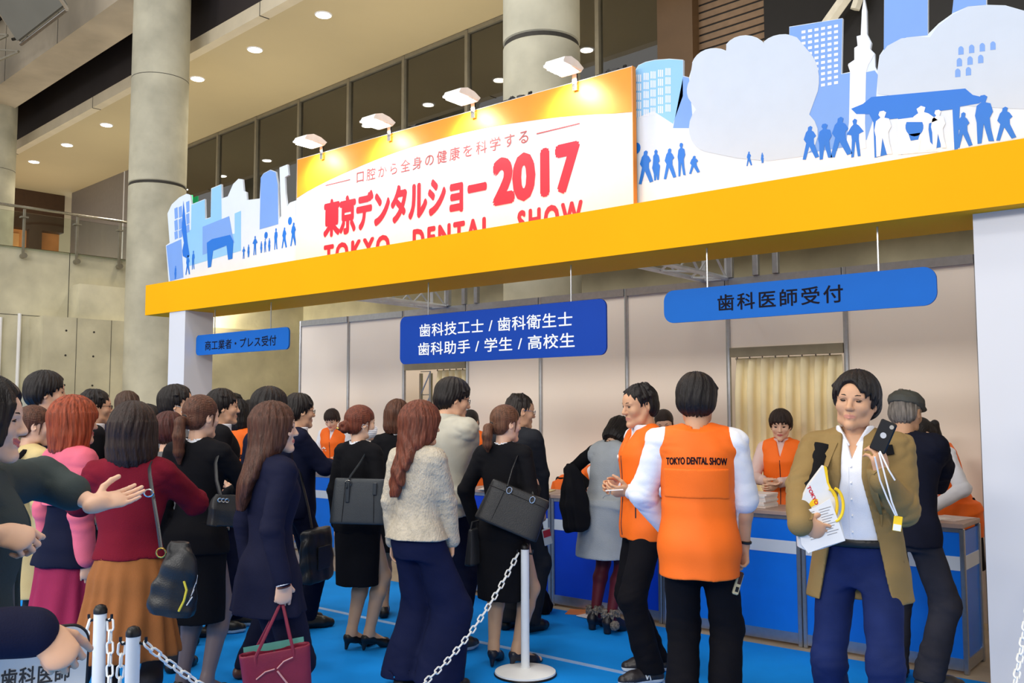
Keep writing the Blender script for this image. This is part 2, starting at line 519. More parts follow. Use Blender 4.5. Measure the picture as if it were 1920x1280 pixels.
# ---------------------------------------------------------------- carpet
M_CARPET = mat('blue_carpet', (14, 144, 238), rough=.85, var=.035, scale=3, bump=.35, bscale=420, spec=.15)
MB().box((-13, -6, 0), (2.5, 6.0, .006)).build('carpet', M_CARPET, label='bright blue exhibition carpet covering the floor in front of the counters', cat='carpet')
MB().box((-13, 4.80, .006), (2.5, 4.85, .0075)).build('floor_tape', mat('tape', (150, 186, 232), rough=.6), label='pale strip of tape along the blue carpet', cat='tape')

# ---------------------------------------------------------------- booth frame
M_YEL = mat('yellow_board', (243, 170, 0), rough=.6, var=.02, scale=1, spec=.1)
pg = empty('booth_portal', (0, 0, 0), label='yellow beam carried by white box columns at both ends of the booth front', cat='portal')
b = MB().box((-9.17, 5.0, 2.6), (1.2, 5.57, 2.92)); b.build('beam', M_YEL, pg)
M_POST = mat('white_post', (212, 212, 216), rough=.5, var=.015, scale=1)
b = MB().box((-8.7, 5.01, .006), (-8.4, 5.33, 2.6)); b.build('column', M_POST, pg)
b = MB().box((-1.14, 5.12, .006), (.95, 5.5, 2.6)); b.build('column', M_POST, pg)
# back wall of the stand
M_PANEL = mat('cream_panel', (246, 231, 214), rough=.55, var=.015, scale=1)
b = MB()
WY = 7.4
px = [x*WY/7.12 for x in (-9.28, -8.37, -7.43, -6.475, -5.505, -4.51, -3.505, -2.515, -1.57, -.6, .4)]
H = 2.743
for i in range(len(px)-1):
    x0, x1 = px[i]+.02, px[i+1]-.02
    if i in (2, 6):
        b.box((x0, WY, 2.13), (x1, WY+.02, H-.06))
    else:
        b.box((x0, WY, 0.05), (x1, WY+.02, H-.06))
wb = b.build('wall_back', M_PANEL, kind='structure')
for x in px:
    MB().lathe([(.022, 0), (.022, H)], (x, WY, 0), 8).build('post', M_ALU, wb)
b = MB()
for i in range(len(px)-1):
    b.box((px[i]+.02, WY-.02, H-.07), (px[i+1]-.02, WY+.04, H))
b.build('top_rail', M_ALU, wb)
MB().box((px[2]+.02, WY-.02, 2.05), (px[3]-.02, WY+.04, 2.13)).box((px[6]+.02, WY-.02, 2.05), (px[7]-.02, WY+.04, 2.13)).build('door_rail', mat('rail_olive', (150, 140, 116), rough=.4, metal=.3), wb)
# side wall at the right end of the stand
bs = box_obj('wall_right', (.42, 5.5, 0), (.44, 7.38, 2.68), M_PANEL, kind='structure')

# curtains in the two openings
M_CURT = mat('cream_curtain', (250, 234, 188), rough=.7, var=.03, scale=6, sheen=.2)
def curtain(x0, x1, y, z0, z1, folds, amp, seed):
    r = random.Random(seed)
    n = folds*14
    b = MB(); vs = []; zs = [z1, z1-.02, z1-.12, z1-.3, z1-.8, z1-1.4, z0]
    ph = [r.uniform(-.5, .5) for _ in range(folds+1)]
    for j, z in enumerate(zs):
        for i in range(n+1):
            t = i/n
            a = amp*(.45 if j < 2 else .75 if j == 2 else 1)
            w = 2*PI*t*folds+ph[min(int(t*folds), folds)]*.6*j*.3
            s = math.sin(w)
            yy = y-a*(abs(s)**.7*(1 if s > 0 else -1))*.8+.008*math.sin(5*t*PI+j)
            vs.append((x0+(x1-x0)*t+.01*math.sin(w*2+j), yy, z))
    fs = []
    for j in range(len(zs)-1):
        for i in range(n):
            fs.append((j*(n+1)+i, (j+1)*(n+1)+i, (j+1)*(n+1)+i+1, j*(n+1)+i+1))
    b.add(vs, fs)
    # hem tape and hooks
    o = b.build('curtain', M_CURT, smooth=True)
    sm = o.modifiers.new('t', 'SOLIDIFY'); sm.thickness = .004
    hk = MB()
    for k in range(folds):
        x = x0+(x1-x0)*(k+.25)/folds
        hk.tube([(x, y-.02, z1-.01), (x, y-.01, z1+.035)], .006, 5)
    hk.build('hooks', M_CHROME, o)
    return o
tag(curtain(px[6]+.05, px[7]-.05, WY+.02, .05, 2.04, 8, .045, 3), label='cream pleated curtain filling the doorway behind the right-hand counters', cat='curtain')
tag(curtain(px[2]+.48, px[3]-.03, WY+.05, .05, 2.04, 5, .04, 5), label='cream curtain drawn aside in the doorway under the middle sign', cat='curtain')
# back room: rack, printed matter
b = MB()
for x in (-7.66, -7.5):
    b.box((x-.015, 7.6, 0), (x+.015, 7.63, 2.02))
for k in range(7):
    b.tube([(-7.66, 7.61, .15+k*.27), (-7.5, 7.61, .15+(k+1)*.27)], .008, 5)
    b.tube([(-7.66, 7.61, .15+(k+1)*.27), (-7.5, 7.61, .15+(k+1)*.27)], .006, 5)
b.build('ladder_truss', M_ALU, label='aluminium lattice upright in the doorway under the middle sign', cat='truss')
bl2 = box_obj('storage_shelf', (-7.5, 7.9, 1.72), (-6.2, 8.25, 1.75), M_WHITE, label='white shelf of printed matter in the room behind the middle doorway', cat='shelf')
for x in (-7.48, -6.25):
    box_obj('shelf_leg', (x-.015, 7.92, 0), (x+.015, 8.2, 1.72), M_ALU, bl2)
mags = [(250, 230, 90), (240, 236, 220), (236, 214, 70), (230, 226, 210), (246, 240, 160)]
ordn = ['first', 'second', 'third', 'fourth', 'fifth', 'sixth', 'seventh', 'eighth', 'ninth', 'tenth', 'eleventh', 'twelfth']
for k in range(10):
    x0 = -7.42+.02*rnd.random(); z = 1.75+k*.028
    box_obj('magazine', (x0, 7.9+.02*rnd.random(), z), (x0+.3, 8.2, z+.026), mat('mag%d' % (k % 5), mags[k % 5], rough=.5), label='magazine in the stack behind the middle doorway, %s from the bottom' % ordn[k], cat='magazine', group='magazines on the storage shelf')
b = MB()
box_obj('carton', (-7.1, 7.91, 1.75), (-6.98, 8.2, 2.0), mat('carton_yellow', (222, 190, 60), rough=.6, var=.2, scale=12), label='yellow carton beside the drawn curtain in the middle doorway', cat='carton')
box_obj('wall_back', (-9.5, 8.6, 0), (0.4, 8.65, 2.6), M_PANEL, kind='structure')

# lattice trusses over the wall
def truss(x0, y0, x1, y1, z, w=.22):
    b = MB()
    a = np.array([x0, y0, 0.]); c = np.array([x1, y1, 0.])
    d = (c-a); L = np.linalg.norm(d); d /= L
    n = np.array([-d[1], d[0], 0])
    cor = [n*s*w/2+np.array([0, 0, t]) for s in (-1, 1) for t in (z, z+w)]
    for k in cor:
        b.tube([a+k, c+k], .022, 8)
    m = int(L/.25)
    for i in range(m):
        p = a+d*L*i/m; q = a+d*L*(i+1)/m
        for u, v in ((0, 1), (2, 3), (0, 2), (1, 3)):
            b.tube([p+cor[u], q+cor[v]] if i % 2 else [p+cor[v], q+cor[u]], .01, 6)
    for p in (a, c):
        for u, v in ((0, 1), (1, 3), (3, 2), (2, 0)):
            b.tube([p+cor[u], p+cor[v]], .02, 6)
    return b
for i, x in enumerate((-7.15, -3.75)):
    b = truss(x, 5.6, x, 7.38, 2.745)
    t = b.build('lattice_truss', mat('truss_silver', (206, 208, 210), rough=.35, metal=.5), smooth=True,
            label=['silver lattice truss over the wall above the middle sign', 'silver lattice truss over the wall at the left end of the right-hand sign'][i], cat='truss')
    bb = MB()
    for k in (0, .24, .42):
        bb.box((x+.12+k, 7.36, 2.745), (x+.17+k, 7.41, 3.1), .004)
    bb.build('upright', M_ALU, t)

# ---------------------------------------------------------------- counters
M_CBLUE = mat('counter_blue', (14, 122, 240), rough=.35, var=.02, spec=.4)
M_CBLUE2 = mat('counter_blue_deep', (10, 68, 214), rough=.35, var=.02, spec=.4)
M_CTOP = mat('counter_top', (176, 150, 138), rough=.4, var=.05)
M_STRIPE = mat('counter_stripe', (222, 230, 238), rough=.45, var=.01)
def counter(x0, x1, y0, y1, m, lab, h=.9):
    e = empty('reception_counter', ((x0+x1)/2, y0, 0), label=lab, cat='counter', group='reception counters')
    L = (x1-x0)/2
    D = y1-y0
    def bx(lo, hi, bev=0.0):
        return MB().box(lo, hi, bev)
    bx((-L+.03, .012, .09), (L-.03, .03, h-.05)).build('front_panel', m, e)
    b = MB().box((-L+.03, .008, .615), (L-.03, .0125, .70)); b.build('stripe', M_STRIPE, e)
    for s in (-L+.015, L-.015):
        for y in (.015, D-.015):
            MB().box((s-.015, y-.015, .0), (s+.015, y+.015, h-.03), .005).build('corner_post', M_ALU, e)
    MB().box((-L+.03, .005, .02), (L-.03, .03, .09)).build('kick_rail', M_ALU, e)
    MB().box((-L+.03, .004, h-.055), (L-.03, .03, h-.03)).build('top_rail', M_ALU, e)
    for s in (-1, 1):
        b = MB().box((s*(L-.02)-.006, .03, .09), (s*(L-.02)+.006, D-.03, h-.05)); b.mi = 1
        b.box((s*(L-.012)-.002, .03, .615), (s*(L-.012)+.002, D-.03, .70))
        b.mi = 2; b.box((s*(L-.018)-.012, .03, .02), (s*(L-.018)+.012, D-.03, .09))
        b.build('side_panel', [m, M_STRIPE, M_ALU], e)
    MB().box((-L+.002, -.01, h-.03), (L-.002, D, h), .004).build('top', M_CTOP, e)
    return e
cx = [-5.65, -4.62, -3.58, -2.5, -1.475]
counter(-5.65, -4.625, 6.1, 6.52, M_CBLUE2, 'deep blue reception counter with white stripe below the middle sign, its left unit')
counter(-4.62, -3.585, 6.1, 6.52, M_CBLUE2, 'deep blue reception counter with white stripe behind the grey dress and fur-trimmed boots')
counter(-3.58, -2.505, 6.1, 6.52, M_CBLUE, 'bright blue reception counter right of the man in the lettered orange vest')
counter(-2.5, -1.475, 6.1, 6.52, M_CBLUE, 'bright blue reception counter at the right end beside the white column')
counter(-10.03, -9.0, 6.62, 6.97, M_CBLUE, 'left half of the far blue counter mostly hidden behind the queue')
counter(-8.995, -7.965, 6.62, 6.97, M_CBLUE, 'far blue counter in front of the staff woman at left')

# ---------------------------------------------------------------- hanging signs
def rrect(x0, x1, z0, z1, r, n=8):
    p = []
    for cx_, cz, a0 in ((x1-r, z1-r, 0), (x0+r, z1-r, 90), (x0+r, z0+r, 180), (x1-r, z0+r, 270)):
        for k in range(n+1):
            a = R_(a0+90*k/n)
            p.append((cx_+r*math.cos(a), cz+r*math.sin(a)))
    return p
SY = 5.12
def hanging_sign(x0, x1, z0, z1, m, r, lab, rows, mt):
    k = SY/5.59     # measured at 5.59 m, hung at SY under the beam
    sx = lambda x: x*k
    sz = lambda z: 1.6+(z-1.6)*k
    o = MB().prism(rrect(sx(x0), sx(x1), sz(z0), sz(z1), r*k), SY, SY+.015).build('hanging_sign', m, label=lab, cat='sign')
    for (t, a, b_, c, d, f, sp) in rows:
        writing('lettering', t, sx(a), sx(b_), sz(c), sz(d), SY-.0015, mt, o, fat=f, space=sp)
    for x in (sx(x0)+.3, sx(x1)-.3):
        MB().box((x-.004, SY+.016, sz(z1)-.08), (x+.004, SY+.022, 2.6)).build('hanger', M_ALU, o)
    return o
M_S1 = mat('sign_navy', (8, 62, 160), rough=.5, var=.01, spec=.15)
M_S2 = mat('sign_blue', (16, 98, 186), rough=.5, var=.01, spec=.15)
M_TW = mat('text_white', (232, 238, 244), rough=.5, var=0)
M_TB = mat('text_black', (16, 14, 28), rough=.6, var=0, spec=.1)
hanging_sign(-5.887, -3.718, 1.995, 2.41, M_S1, .06, 'dark blue rounded sign with two rows of white lettering, hung in the middle',
    [('歯科技工士 / 歯科衛生士', -5.645, -4.02, 2.222, 2.335, .012, 1.06), ('歯科助手 / 学生 / 高校生', -5.66, -4.0, 2.062, 2.175, .012, 1.06)], M_TW)
hanging_sign(-3.235, -1.448, 2.194, 2.42, M_S2, .075, 'blue rounded sign with one row of dark lettering, hung at right',
    [('歯科医師受付', -2.825, -1.985, 2.25, 2.362, .014, 1.22)], M_TB)
hanging_sign(-9.14, -7.477, 2.198, 2.42, M_S2, .05, 'small-looking blue sign with dark lettering beside the left white column',
    [('商工業者・プレス受付', -8.96, -7.68, 2.245, 2.35, .012, 1.05)], M_TB)

# ---------------------------------------------------------------- title panel and lamps
tp = empty('title_panel', (0, 0, 0), label='big lit white and orange title panel with red lettering on the yellow beam', cat='sign')
M_TP = mat('title_white', (206, 204, 204), rough=.5, var=.008)
M_ORG = mat('title_orange', (226, 138, 26), rough=.5, var=.02)
M_RED = mat('title_red', (206, 22, 44), rough=.5, var=.02)
M_GREY = mat('title_grey', (158, 62, 66), rough=.5, var=0)
MB().box((-7.11, 5.38, 2.925), (-3.34, 5.42, 4.0)).build('board', M_TP, tp)
# orange field above a shallow rising curve
pts = []
for k in range(25):
    t = k/24
    x = -7.105+t*(7.105-3.345)
    pts.append((x, 3.62+.19*math.sin(PI*min(1, t*1.02))**.8+.05*t))
poly = [(-7.105, 3.995), (-3.345, 3.995)]+pts[::-1]
vs = [(x, 5.3785, 3.995) for x, z in pts]+[(x, 5.3785, z) for x, z in pts]
b = MB().add(vs, [(i, i+25, i+26, i+1) for i in range(24)])
b.build('orange_field', M_ORG, tp)
MB().box((-3.342, 5.378, 2.925), (-3.338, 5.422, 4.0)).build('edge_strip', M_ORG, tp)
yt = 5.377
writing('lettering', '東京デンタルショー', -6.70, -4.69, 3.18, 3.54, yt, M_RED, tp, fat=.05, space=.95)
writing('lettering', '2017', -4.63, -3.79, 3.18, 3.56, yt, M_RED, tp, fat=.06)
writing('lettering', 'TOKYO', -6.69, -5.80, 2.93, 3.115, yt, M_RED, tp, fat=.05, space=1.3)
writing('lettering', 'DENTAL', -5.52, -4.64, 2.93, 3.115, yt, M_RED, tp, fat=.05, space=1.3)
writing('lettering', 'SHOW', -4.38, -3.77, 2.93, 3.115, yt, M_RED, tp, fat=.05, space=1.3)
writing('lettering', '口腔から全身の健康を科学する', -6.24, -4.27, 3.625, 3.735, yt, M_GREY, tp, fat=.006, space=1.35)
MB().box((-6.68, yt-.0005, 3.672), (-6.33, yt, 3.68)).build('rule', M_GREY, tp)
MB().box((-4.19, yt-.0005, 3.675), (-3.79, yt, 3.684)).build('rule', M_GREY, tp)

M_HOT = mat('flood_glow', (255, 250, 240), emit=30, var=0)
fl0 = None
for i, x in enumerate((-6.72, -5.80, -4.82, -3.82)):
    if fl0 is None:
        e = empty('arm_floodlight'); fl0 = e
        prof = [(0, .02), (-.10, .06), (-.22, .075), (-.33, .045), (-.36, .0), (-.33, -.01), (-.05, -.03)]
        MB().prism([(y*.7, z*.8) for y, z in prof], -.085, .085, 'x').box((-.09, -.255, -.012), (.09, -.03, .004)).build('housing', mat('lamp_white', (240, 240, 236), rough=.4), e)
        MB().box((-.072, -.235, -.028), (.072, -.06, -.012)).build('lens', M_HOT, e)
        MB().box((-.02, .0, -.13), (.02, .015, .0)).box((-.02, .0, -.09), (.02, .095, -.075)).box((-.02, .08, -.13), (.02, .095, -.075)).build('clamp', M_CHROME, e)
        l = bpy.data.lights.new('flood', 'SPOT'); l.energy = 40; l.spot_size = R_(128); l.spot_blend = .7; l.color = (1, .93, .82); l.shadow_soft_size = .06
        lo = bpy.data.objects.new('flood_lamp', l); COL.objects.link(lo); lo.parent = e; lo.location = (0, -.18, -.055)
        lo.rotation_euler = (R_(30), 0, 0)
    else:
        e = copy_tree(fl0)
    e.location = (x, 5.355, 4.055)
    tag(e, label='white arm floodlight clamped on the title panel, %s from the left' % ordn[i], cat='floodlight', group='floodlights on the title panel')
for i, (x, ln) in enumerate([(-4.6, .3), (-3.68, .24)]):
    pts = [(x+ln*k/8, 5.44+.02*math.sin(k*2), 4.02+.02*math.sin(k*2.6)) for k in range(9)]
    MB().tube(pts, .012, 6).tube([(p[0], p[1]+.02, p[2]+.012) for p in pts], .01, 6).build('cable', M_BLKP, smooth=True,
        label=['bunch of black cable on top of the title panel near its middle', 'bunch of black cable on top of the title panel near its right end'][i], cat='cable')
# ---------------------------------------------------------------- printed skyline boards on the beam
BY = 5.45
M_BW = mat('board_white', (208, 218, 230), rough=.45, var=.01)
M_BLB = mat('board_pale_blue', (134, 188, 230), rough=.45, var=.01)
M_BMB = mat('board_mid_blue', (112, 154, 220), rough=.45, var=.01)
M_BBL = mat('board_blue', (10, 108, 206), rough=.45, var=.01)
M_BGR = mat('board_cloud', (190, 201, 216), rough=.45, var=.01)
M_BWW = mat('board_bright', (222, 226, 234), rough=.45, var=.01)

def pxs(pts):
    return [on_y(x, y, BY) for x, y in pts]
def arc(cx_, cy, rx, ry, a0, a1, n=10):
    return [(cx_+rx*math.cos(R_(a0+(a1-a0)*k/n)), cy-ry*math.sin(R_(a0+(a1-a0)*k/n))) for k in range(n+1)]

def sheet(b, poly, lvl):
    """a printed patch, raised a hair over the board"""
    y = BY-.0008*lvl
    ar = sum(poly[i][0]*poly[(i+1) % len(poly)][1]-poly[(i+1) % len(poly)][0]*poly[i][1] for i in range(len(poly)))
    if ar < 0: poly = poly[::-1]
    b.add([(u, y, w) for u, w in poly], [list(range(len(poly)))])

# small standing / walking figures, unit height, x in the same units
FIGS = [
    [(-.10, 0), (-.04, 0), (.0, .40), (.06, .02), (.14, 0), (.10, .30), (.09, .50), (.14, .62), (.11, .80), (.04, .84), (.05, .88), (.07, .95), (.03, 1), (-.03, 1), (-.05, .93), (-.02, .86), (-.09, .80), (-.12, .60), (-.10, .45)],
    [(-.20, .02), (-.12, 0), (-.02, .38), (.12, .0), (.22, .02), (.10, .45), (.10, .60), (.16, .66), (.10, .80), (.05, .85), (.07, .95), (.02, 1), (-.04, .97), (-.05, .88), (-.10, .82), (-.16, .62), (-.10, .5)],
    [(-.12, 0), (-.05, 0), (0, .42), (.05, 0), (.12, 0), (.09, .45), (.10, .58), (.22, .62), (.10, .80), (.04, .85), (.06, .95), (0, 1), (-.06, .95), (-.04, .85), (-.10, .80), (-.22, .62), (-.10, .58), (-.09, .45)],
    [(-.08, 0), (-.01, 0), (0, .2), (.03, 0), (.09, 0), (.14, .45), (.08, .55), (.13, .60), (.10, .78), (.04, .85), (.06, .94), (0, 1), (-.06, .95), (-.05, .86), (-.10, .80), (-.12, .55), (-.15, .42), (-.09, .22)]]
def figure(b, px, py0, py1, k, lvl=3, flip=False, wide=1.0):
    x, z0 = on_y(px, py0, BY); _, z1 = on_y(px, py1, BY)
    h = z1-z0
    sheet(b, [(x+(-u if flip else u)*h*wide, z0+w*h) for u, w in FIGS[k % 4]], lvl)
def balloon(b, px, py, r, lvl=3):
    x, z = on_y(px, py, BY)
    sheet(b, [(x+r*.8*math.cos(k*PI/8), z+r*math.sin(k*PI/8)) for k in range(16)], lvl)
def windows(b, x0, x1, z0, z1, nx, nz, w=.6, h=.6, lvl=2, arch=False):
    for i in range(nx):
        for j in range(nz):
            u = x0+(x1-x0)*(i+.5)/nx; v = z0+(z1-z0)*(j+.5)/nz
            du = (x1-x0)/nx*w/2; dv = (z1-z0)/nz*h/2
            p = [(u-du, v-dv), (u+du, v-dv), (u+du, v+dv), (u-du, v+dv)]
            if arch:
                p = [(u-du, v-dv), (u+du, v-dv), (u+du, v+dv*.3), (u+du*.6, v+dv), (u-du*.6, v+dv), (u-du, v+dv*.3)]
            sheet(b, p, lvl)

# ---- left board (photo pixels of its outline)
Lout = [(318, 528), (311, 460), (318, 455), (314, 400), (322, 383), (336, 370), (350, 363), (357, 366), (359, 383), (384, 373), (385, 410), (395, 407), (396, 353),
        (415, 345), (416, 372), (427, 368), (437, 345), (447, 335), (455, 336), (457, 358), (462, 360), (463, 375), (487, 372), (489, 333), (494, 325), (507, 318), (517, 322),
        (521, 345), (523, 412), (527, 405), (525, 345), (524, 314), (539, 308), (541, 328), (534, 332), (535, 360), (538, 388), (543, 380), (559, 374), (559, 488)]
e = empty('skyline_board', label='left cut-out skyline board with blue buildings and tiny walking figures on the yellow beam', cat='sign')
Lp = pxs(Lout)
zb = 2.925
Lp = [(x, max(z, zb)) for x, z in Lp]
Lp[0] = (Lp[0][0], zb); Lp[-1] = (Lp[-1][0], zb)
MB().prism(Lp, BY, BY+.02).build('board', M_BW, e)
b = MB()
sheet(b, pxs([(359, 384), (384, 374), (385, 411), (395, 408), (397, 354), (415, 346), (416, 440), (440, 438), (440, 400), (452, 395), (452, 470), (350, 500), (345, 440), (358, 430)]), 1)
b.build('pale_buildings', M_BLB, e)
b = MB()
sheet(b, pxs([(312, 461), (340, 448), (344, 520), (319, 527)]), 2)
sheet(b, pxs([(489, 334), (494, 326), (507, 319), (517, 323), (521, 346), (522, 420), (487, 430)]), 2)
sheet(b, pxs([(380, 425), (430, 405), (436, 440), (440, 455), (380, 478)]), 2)
b.build('mid_blue_buildings', M_BMB, e)
b = MB()
for j, (ya, yb) in enumerate([(388, 408), (411, 430), (432, 446)]):
    for i, xa in enumerate((327, 335)):
        sheet(b, pxs([(xa, ya-i*2.5+3), (xa+6, ya-i*2.5), (xa+7, yb-i*2.5), (xa+1, yb-i*2.5+3)]), 2)
    sheet(b, pxs([(349, ya-9), (355, ya-12), (355.5, yb-12), (350, yb-9)]), 2)
b.build('window_print', M_BMB, e)
b = MB()
sheet(b, pxs([(344, 376), (347, 400), (352, 455), (356, 480), (350, 484), (343, 480), (342, 470), (345, 455), (341, 430)]), 3)
sheet(b, pxs([(388, 455), (398, 448), (432, 440), (438, 452), (436, 485), (428, 487), (425, 460), (400, 470), (396, 500), (390, 502)]), 3)
for px_, y0, y1, k in [(329, 523, 498, 3), (352, 515, 478, 1), (362, 505, 470, 0), (457, 485, 462, 2), (466, 482, 458, 3), (478, 478, 442, 2), (490, 474, 452, 3), (497, 473, 448, 0), (505, 471, 446, 3), (517, 468, 428, 0), (533, 465, 426, 1), (550, 461, 417, 1)]:
    figure(b, px_, y0, y1, k)
balloon(b, 499, 441, .035); balloon(b, 544, 414, .04)
b.build('figures', M_BBL, e)

# ---- right board. Where the photograph has a drawn character the board shows a plain cloud
R1 = [(1191, 384), (1191, 132), (1197, 122), (1210, 116), (1228, 112), (1255, 110), (1281, 112), (1281, 142), (1292, 145)]
R1 += [(1300, 118)]+arc(1340, 128, 44, 38, 165, 60, 8)+arc(1398, 100, 42, 34, 150, 30, 8)+arc(1470, 104, 50, 40, 140, 60, 6)
R1 += [(1480, 71), (1480, 50), (1580, 34), (1578, 138), (1598, 134), (1594, 122), (1590, 120), (1602, 112), (1602, 90), (1608, 86), (1606, 68), (1614, 66), (1616, 20), (1620, -6), (1625, 20), (1626, 64), (1634, 80), (1632, 92),
       (1640, 100), (1641, 125), (1645, 133), (1649, 104)]
R1 += [(1657, 92), (1658, -30), (1740, -40), (1740, 64), (1760, 44), (1785, 26), (1792, -40), (1850, -50), (1850, 9), (1885, 10), (1920, 20), (1960, 40), (2010, 80), (2030, 150), (2030, 240)]
Rp = [(x, max(z, zb)) for x, z in pxs(R1)]
Rp[0] = (Rp[0][0], zb); Rp[-1] = (Rp[-1][0], zb)
e = empty('skyline_board', label='right cut-out skyline board with clouds, towers, a gate and walking figures on the yellow beam', cat='sign')
MB().prism(Rp, BY, BY+.02).build('board', M_BW, e)
b = MB()
sheet(b, pxs([(1191.5, 222), (1191.5, 133), (1197, 123), (1210, 117), (1228, 113), (1255, 111), (1280.5, 113), (1280.5, 180), (1262, 232), (1225, 208)]), 1)
b.build('pale_buildings', M_BLB, e)
b = MB()
for i, xa in enumerate((1193, 1207, 1220, 1234, 1248)):
    for j in range(5):
        ya = 140+j*17-i*3
        for d in (0, 3.6, 7.2):
            sheet(b, pxs([(xa+d, ya), (xa+d+2.2, ya-.5), (xa+d+2.2, ya+13), (xa+d, ya+13.5)]), 2)
for i in range(6):
    for j in range(11):
        x_ = 1503+i*12.2; y_ = 58+j*10.6-i*2.2
        if y_ < 150+i*9: sheet(b, pxs([(x_, y_), (x_+7.5, y_-1.3), (x_+7.5, y_+4), (x_, y_+5.3)]), 2)
b.build('window_print', M_BWW, e)
b = MB()
sheet(b, pxs([(1480.5, 51), (1579.5, 35), (1577, 139), (1597, 136), (1600, 150), (1590, 275), (1480, 292)]), 1)
sheet(b, pxs([(1658.5, -29), (1739.5, -39), (1739.5, 66), (1700, 70), (1668, 84), (1657, 95)]), 1)
sheet(b, pxs([(1785, 25), (1792.5, -39), (1849.5, -49), (1849, 9), (1815, 12)]), 1)
sheet(b, pxs([(1281, 143), (1292, 146), (1300, 240), (1262, 240)]), 1)
sheet(b, pxs([(1602, 140), (1640, 132), (1646, 140), (1640, 215), (1625, 262), (1600, 268)]), 1)
b.build('mid_blue_buildings', M_BMB, e)
b = MB()
tw = [(1585, 285), (1592, 230), (1594, 135), (1590, 122), (1602, 112), (1602, 90), (1608, 86), (1606.5, 68), (1614, 66), (1616.3, 20), (1620, -5), (1624.7, 20), (1625.5, 64), (1632, 80), (1631, 92), (1639, 102), (1634, 112), (1628, 122), (1624, 135), (1622, 230), (1624, 278)]
sheet(b, pxs(tw), 2)
b.build('tower_print', M_BWW, e)
b = MB()
cl = [(1646, 176), (1646, 135), (1650, 105), (1664, 86), (1690, 72), (1720, 69), (1744, 70), (1758, 50), (1786, 28), (1815, 13), (1850, 9.8), (1886, 11), (1920, 21), (1959, 41), (2009, 81), (2029, 150), (2029, 210), (1830, 200)]
sheet(b, pxs(cl), 2)
cl2 = arc(1340, 128, 43, 37, 165, 60, 8)+arc(1398, 100, 41, 33, 150, 30, 8)+arc(1470, 104, 49, 39, 140, 60, 6)+arc(1500, 150, 36, 60, 60, -20, 6)+arc(1478, 250, 56, 50, 45, -60, 6)+[(1440, 302), (1380, 296)]+arc(1330, 240, 38, 45, 260, 130, 8)+arc(1330, 170, 42, 40, 200, 150, 4)
sheet(b, pxs(cl2), 3)
b.build('cloud_print', M_BGR, e)
b = MB()
for j, (n, xa, ya) in enumerate([(4, 1797, 88), (3, 1794, 110), (2, 1791, 130)]):
    for i in range(n):
        x = xa+i*20; y = ya-i*3.0+8
        sheet(b, pxs([(x, y+7), (x, y-5), (x+2, y-8), (x+5, y-9.5), (x+8, y-8), (x+10, y-5), (x+10, y+6)]), 3)
b.build('cloud_windows', M_BMB, e)
b = MB()
sheet(b, pxs([(1204, 383), (2029, 238), (2029, 205), (1900, 205), (1840, 262), (1480, 290), (1300, 330), (1204, 340)]), 1)
b.build('street_print', M_BWW, e)
b = MB()
sheet(b, pxs([(1596, 204), (1618, 195), (1634, 182), (1810, 166), (1824, 178), (1850, 184), (1836, 194), (1800, 200), (1796, 285), (1790, 288), (1786, 205), (1762, 208), (1764, 276), (1690, 290), (1684, 222), (1664, 224), (1664, 290), (1640, 296), (1638, 230), (1630, 214), (1606, 214)]), 3)
for px_, y0, y1, k, w in [(1211, 344, 282, 1, 1.2), (1231, 338, 280, 3, 1.0), (1256, 335, 278, 1, 1.1), (1278, 330, 268, 0, 1.0), (1302, 325, 292, 1, 1.6), (1405, 311, 284, 1, 1.0), (1430, 306, 286, 3, 1.0), (1520, 298, 236, 1, 1.2), (1547, 298, 232, 0, 1.5), (1577, 293, 219, 1, 1.3), (1605, 294, 222, 2, 1.0), (1808, 276, 210, 1, 1.0), (1846, 268, 178, 0, 1.3), (1886, 262, 200, 1, 1.3), (1950, 250, 190, 2, 1.0)]:
    figure(b, px_, y0, y1, k, 4, wide=w)
balloon(b, 1194, 278, .04, 4)
b.build('figures', M_BBL, e)
b = MB()
for px_, y0, y1, k, w in [(1656, 292, 208, 0, 1.4), (1730, 284, 198, 2, 1.5), (1760, 280, 206, 0, 1.3)]:
    figure(b, px_, y0, y1, k, 5, wide=w)
sheet(b, pxs([(1683, 224), (1730, 218), (1730, 250), (1760, 284), (1684, 290)]), 4)
b.build('figures', M_BWW, e)
b = MB()
p = arc(1715, 238, 17, 18, 30, -210, 12)
sheet(b, pxs(p), 6)
sheet(b, pxs([(1704, 252), (1726, 249), (1722, 262), (1708, 264)]), 6)
b.build('urn_print', M_BBL, e)
# ---------------------------------------------------------------- people: implicit surfaces meshed with surface nets
F32 = np.float32
def nrm(v):
    v = np.array(v, float); return v/(np.linalg.norm(v)+1e-12)
def rotx(a): c, s = math.cos(a), math.sin(a); return np.array([[1, 0, 0], [0, c, -s], [0, s, c]])
def roty(a): c, s = math.cos(a), math.sin(a); return np.array([[c, 0, s], [0, 1, 0], [-s, 0, c]])
def rotz(a): c, s = math.cos(a), math.sin(a); return np.array([[c, -s, 0], [s, c, 0], [0, 0, 1]])
class Fr:
    """frame: origin o and rotation R (columns = axes)"""
    def __init__(s, o=(0, 0, 0), R=None):
        s.o = np.array(o, float); s.R = np.eye(3) if R is None else np.array(R, float)
    def p(s, q): return s.o+s.R@np.array(q, float)
    def d(s, q): return s.R@np.array(q, float)
ID = Fr()

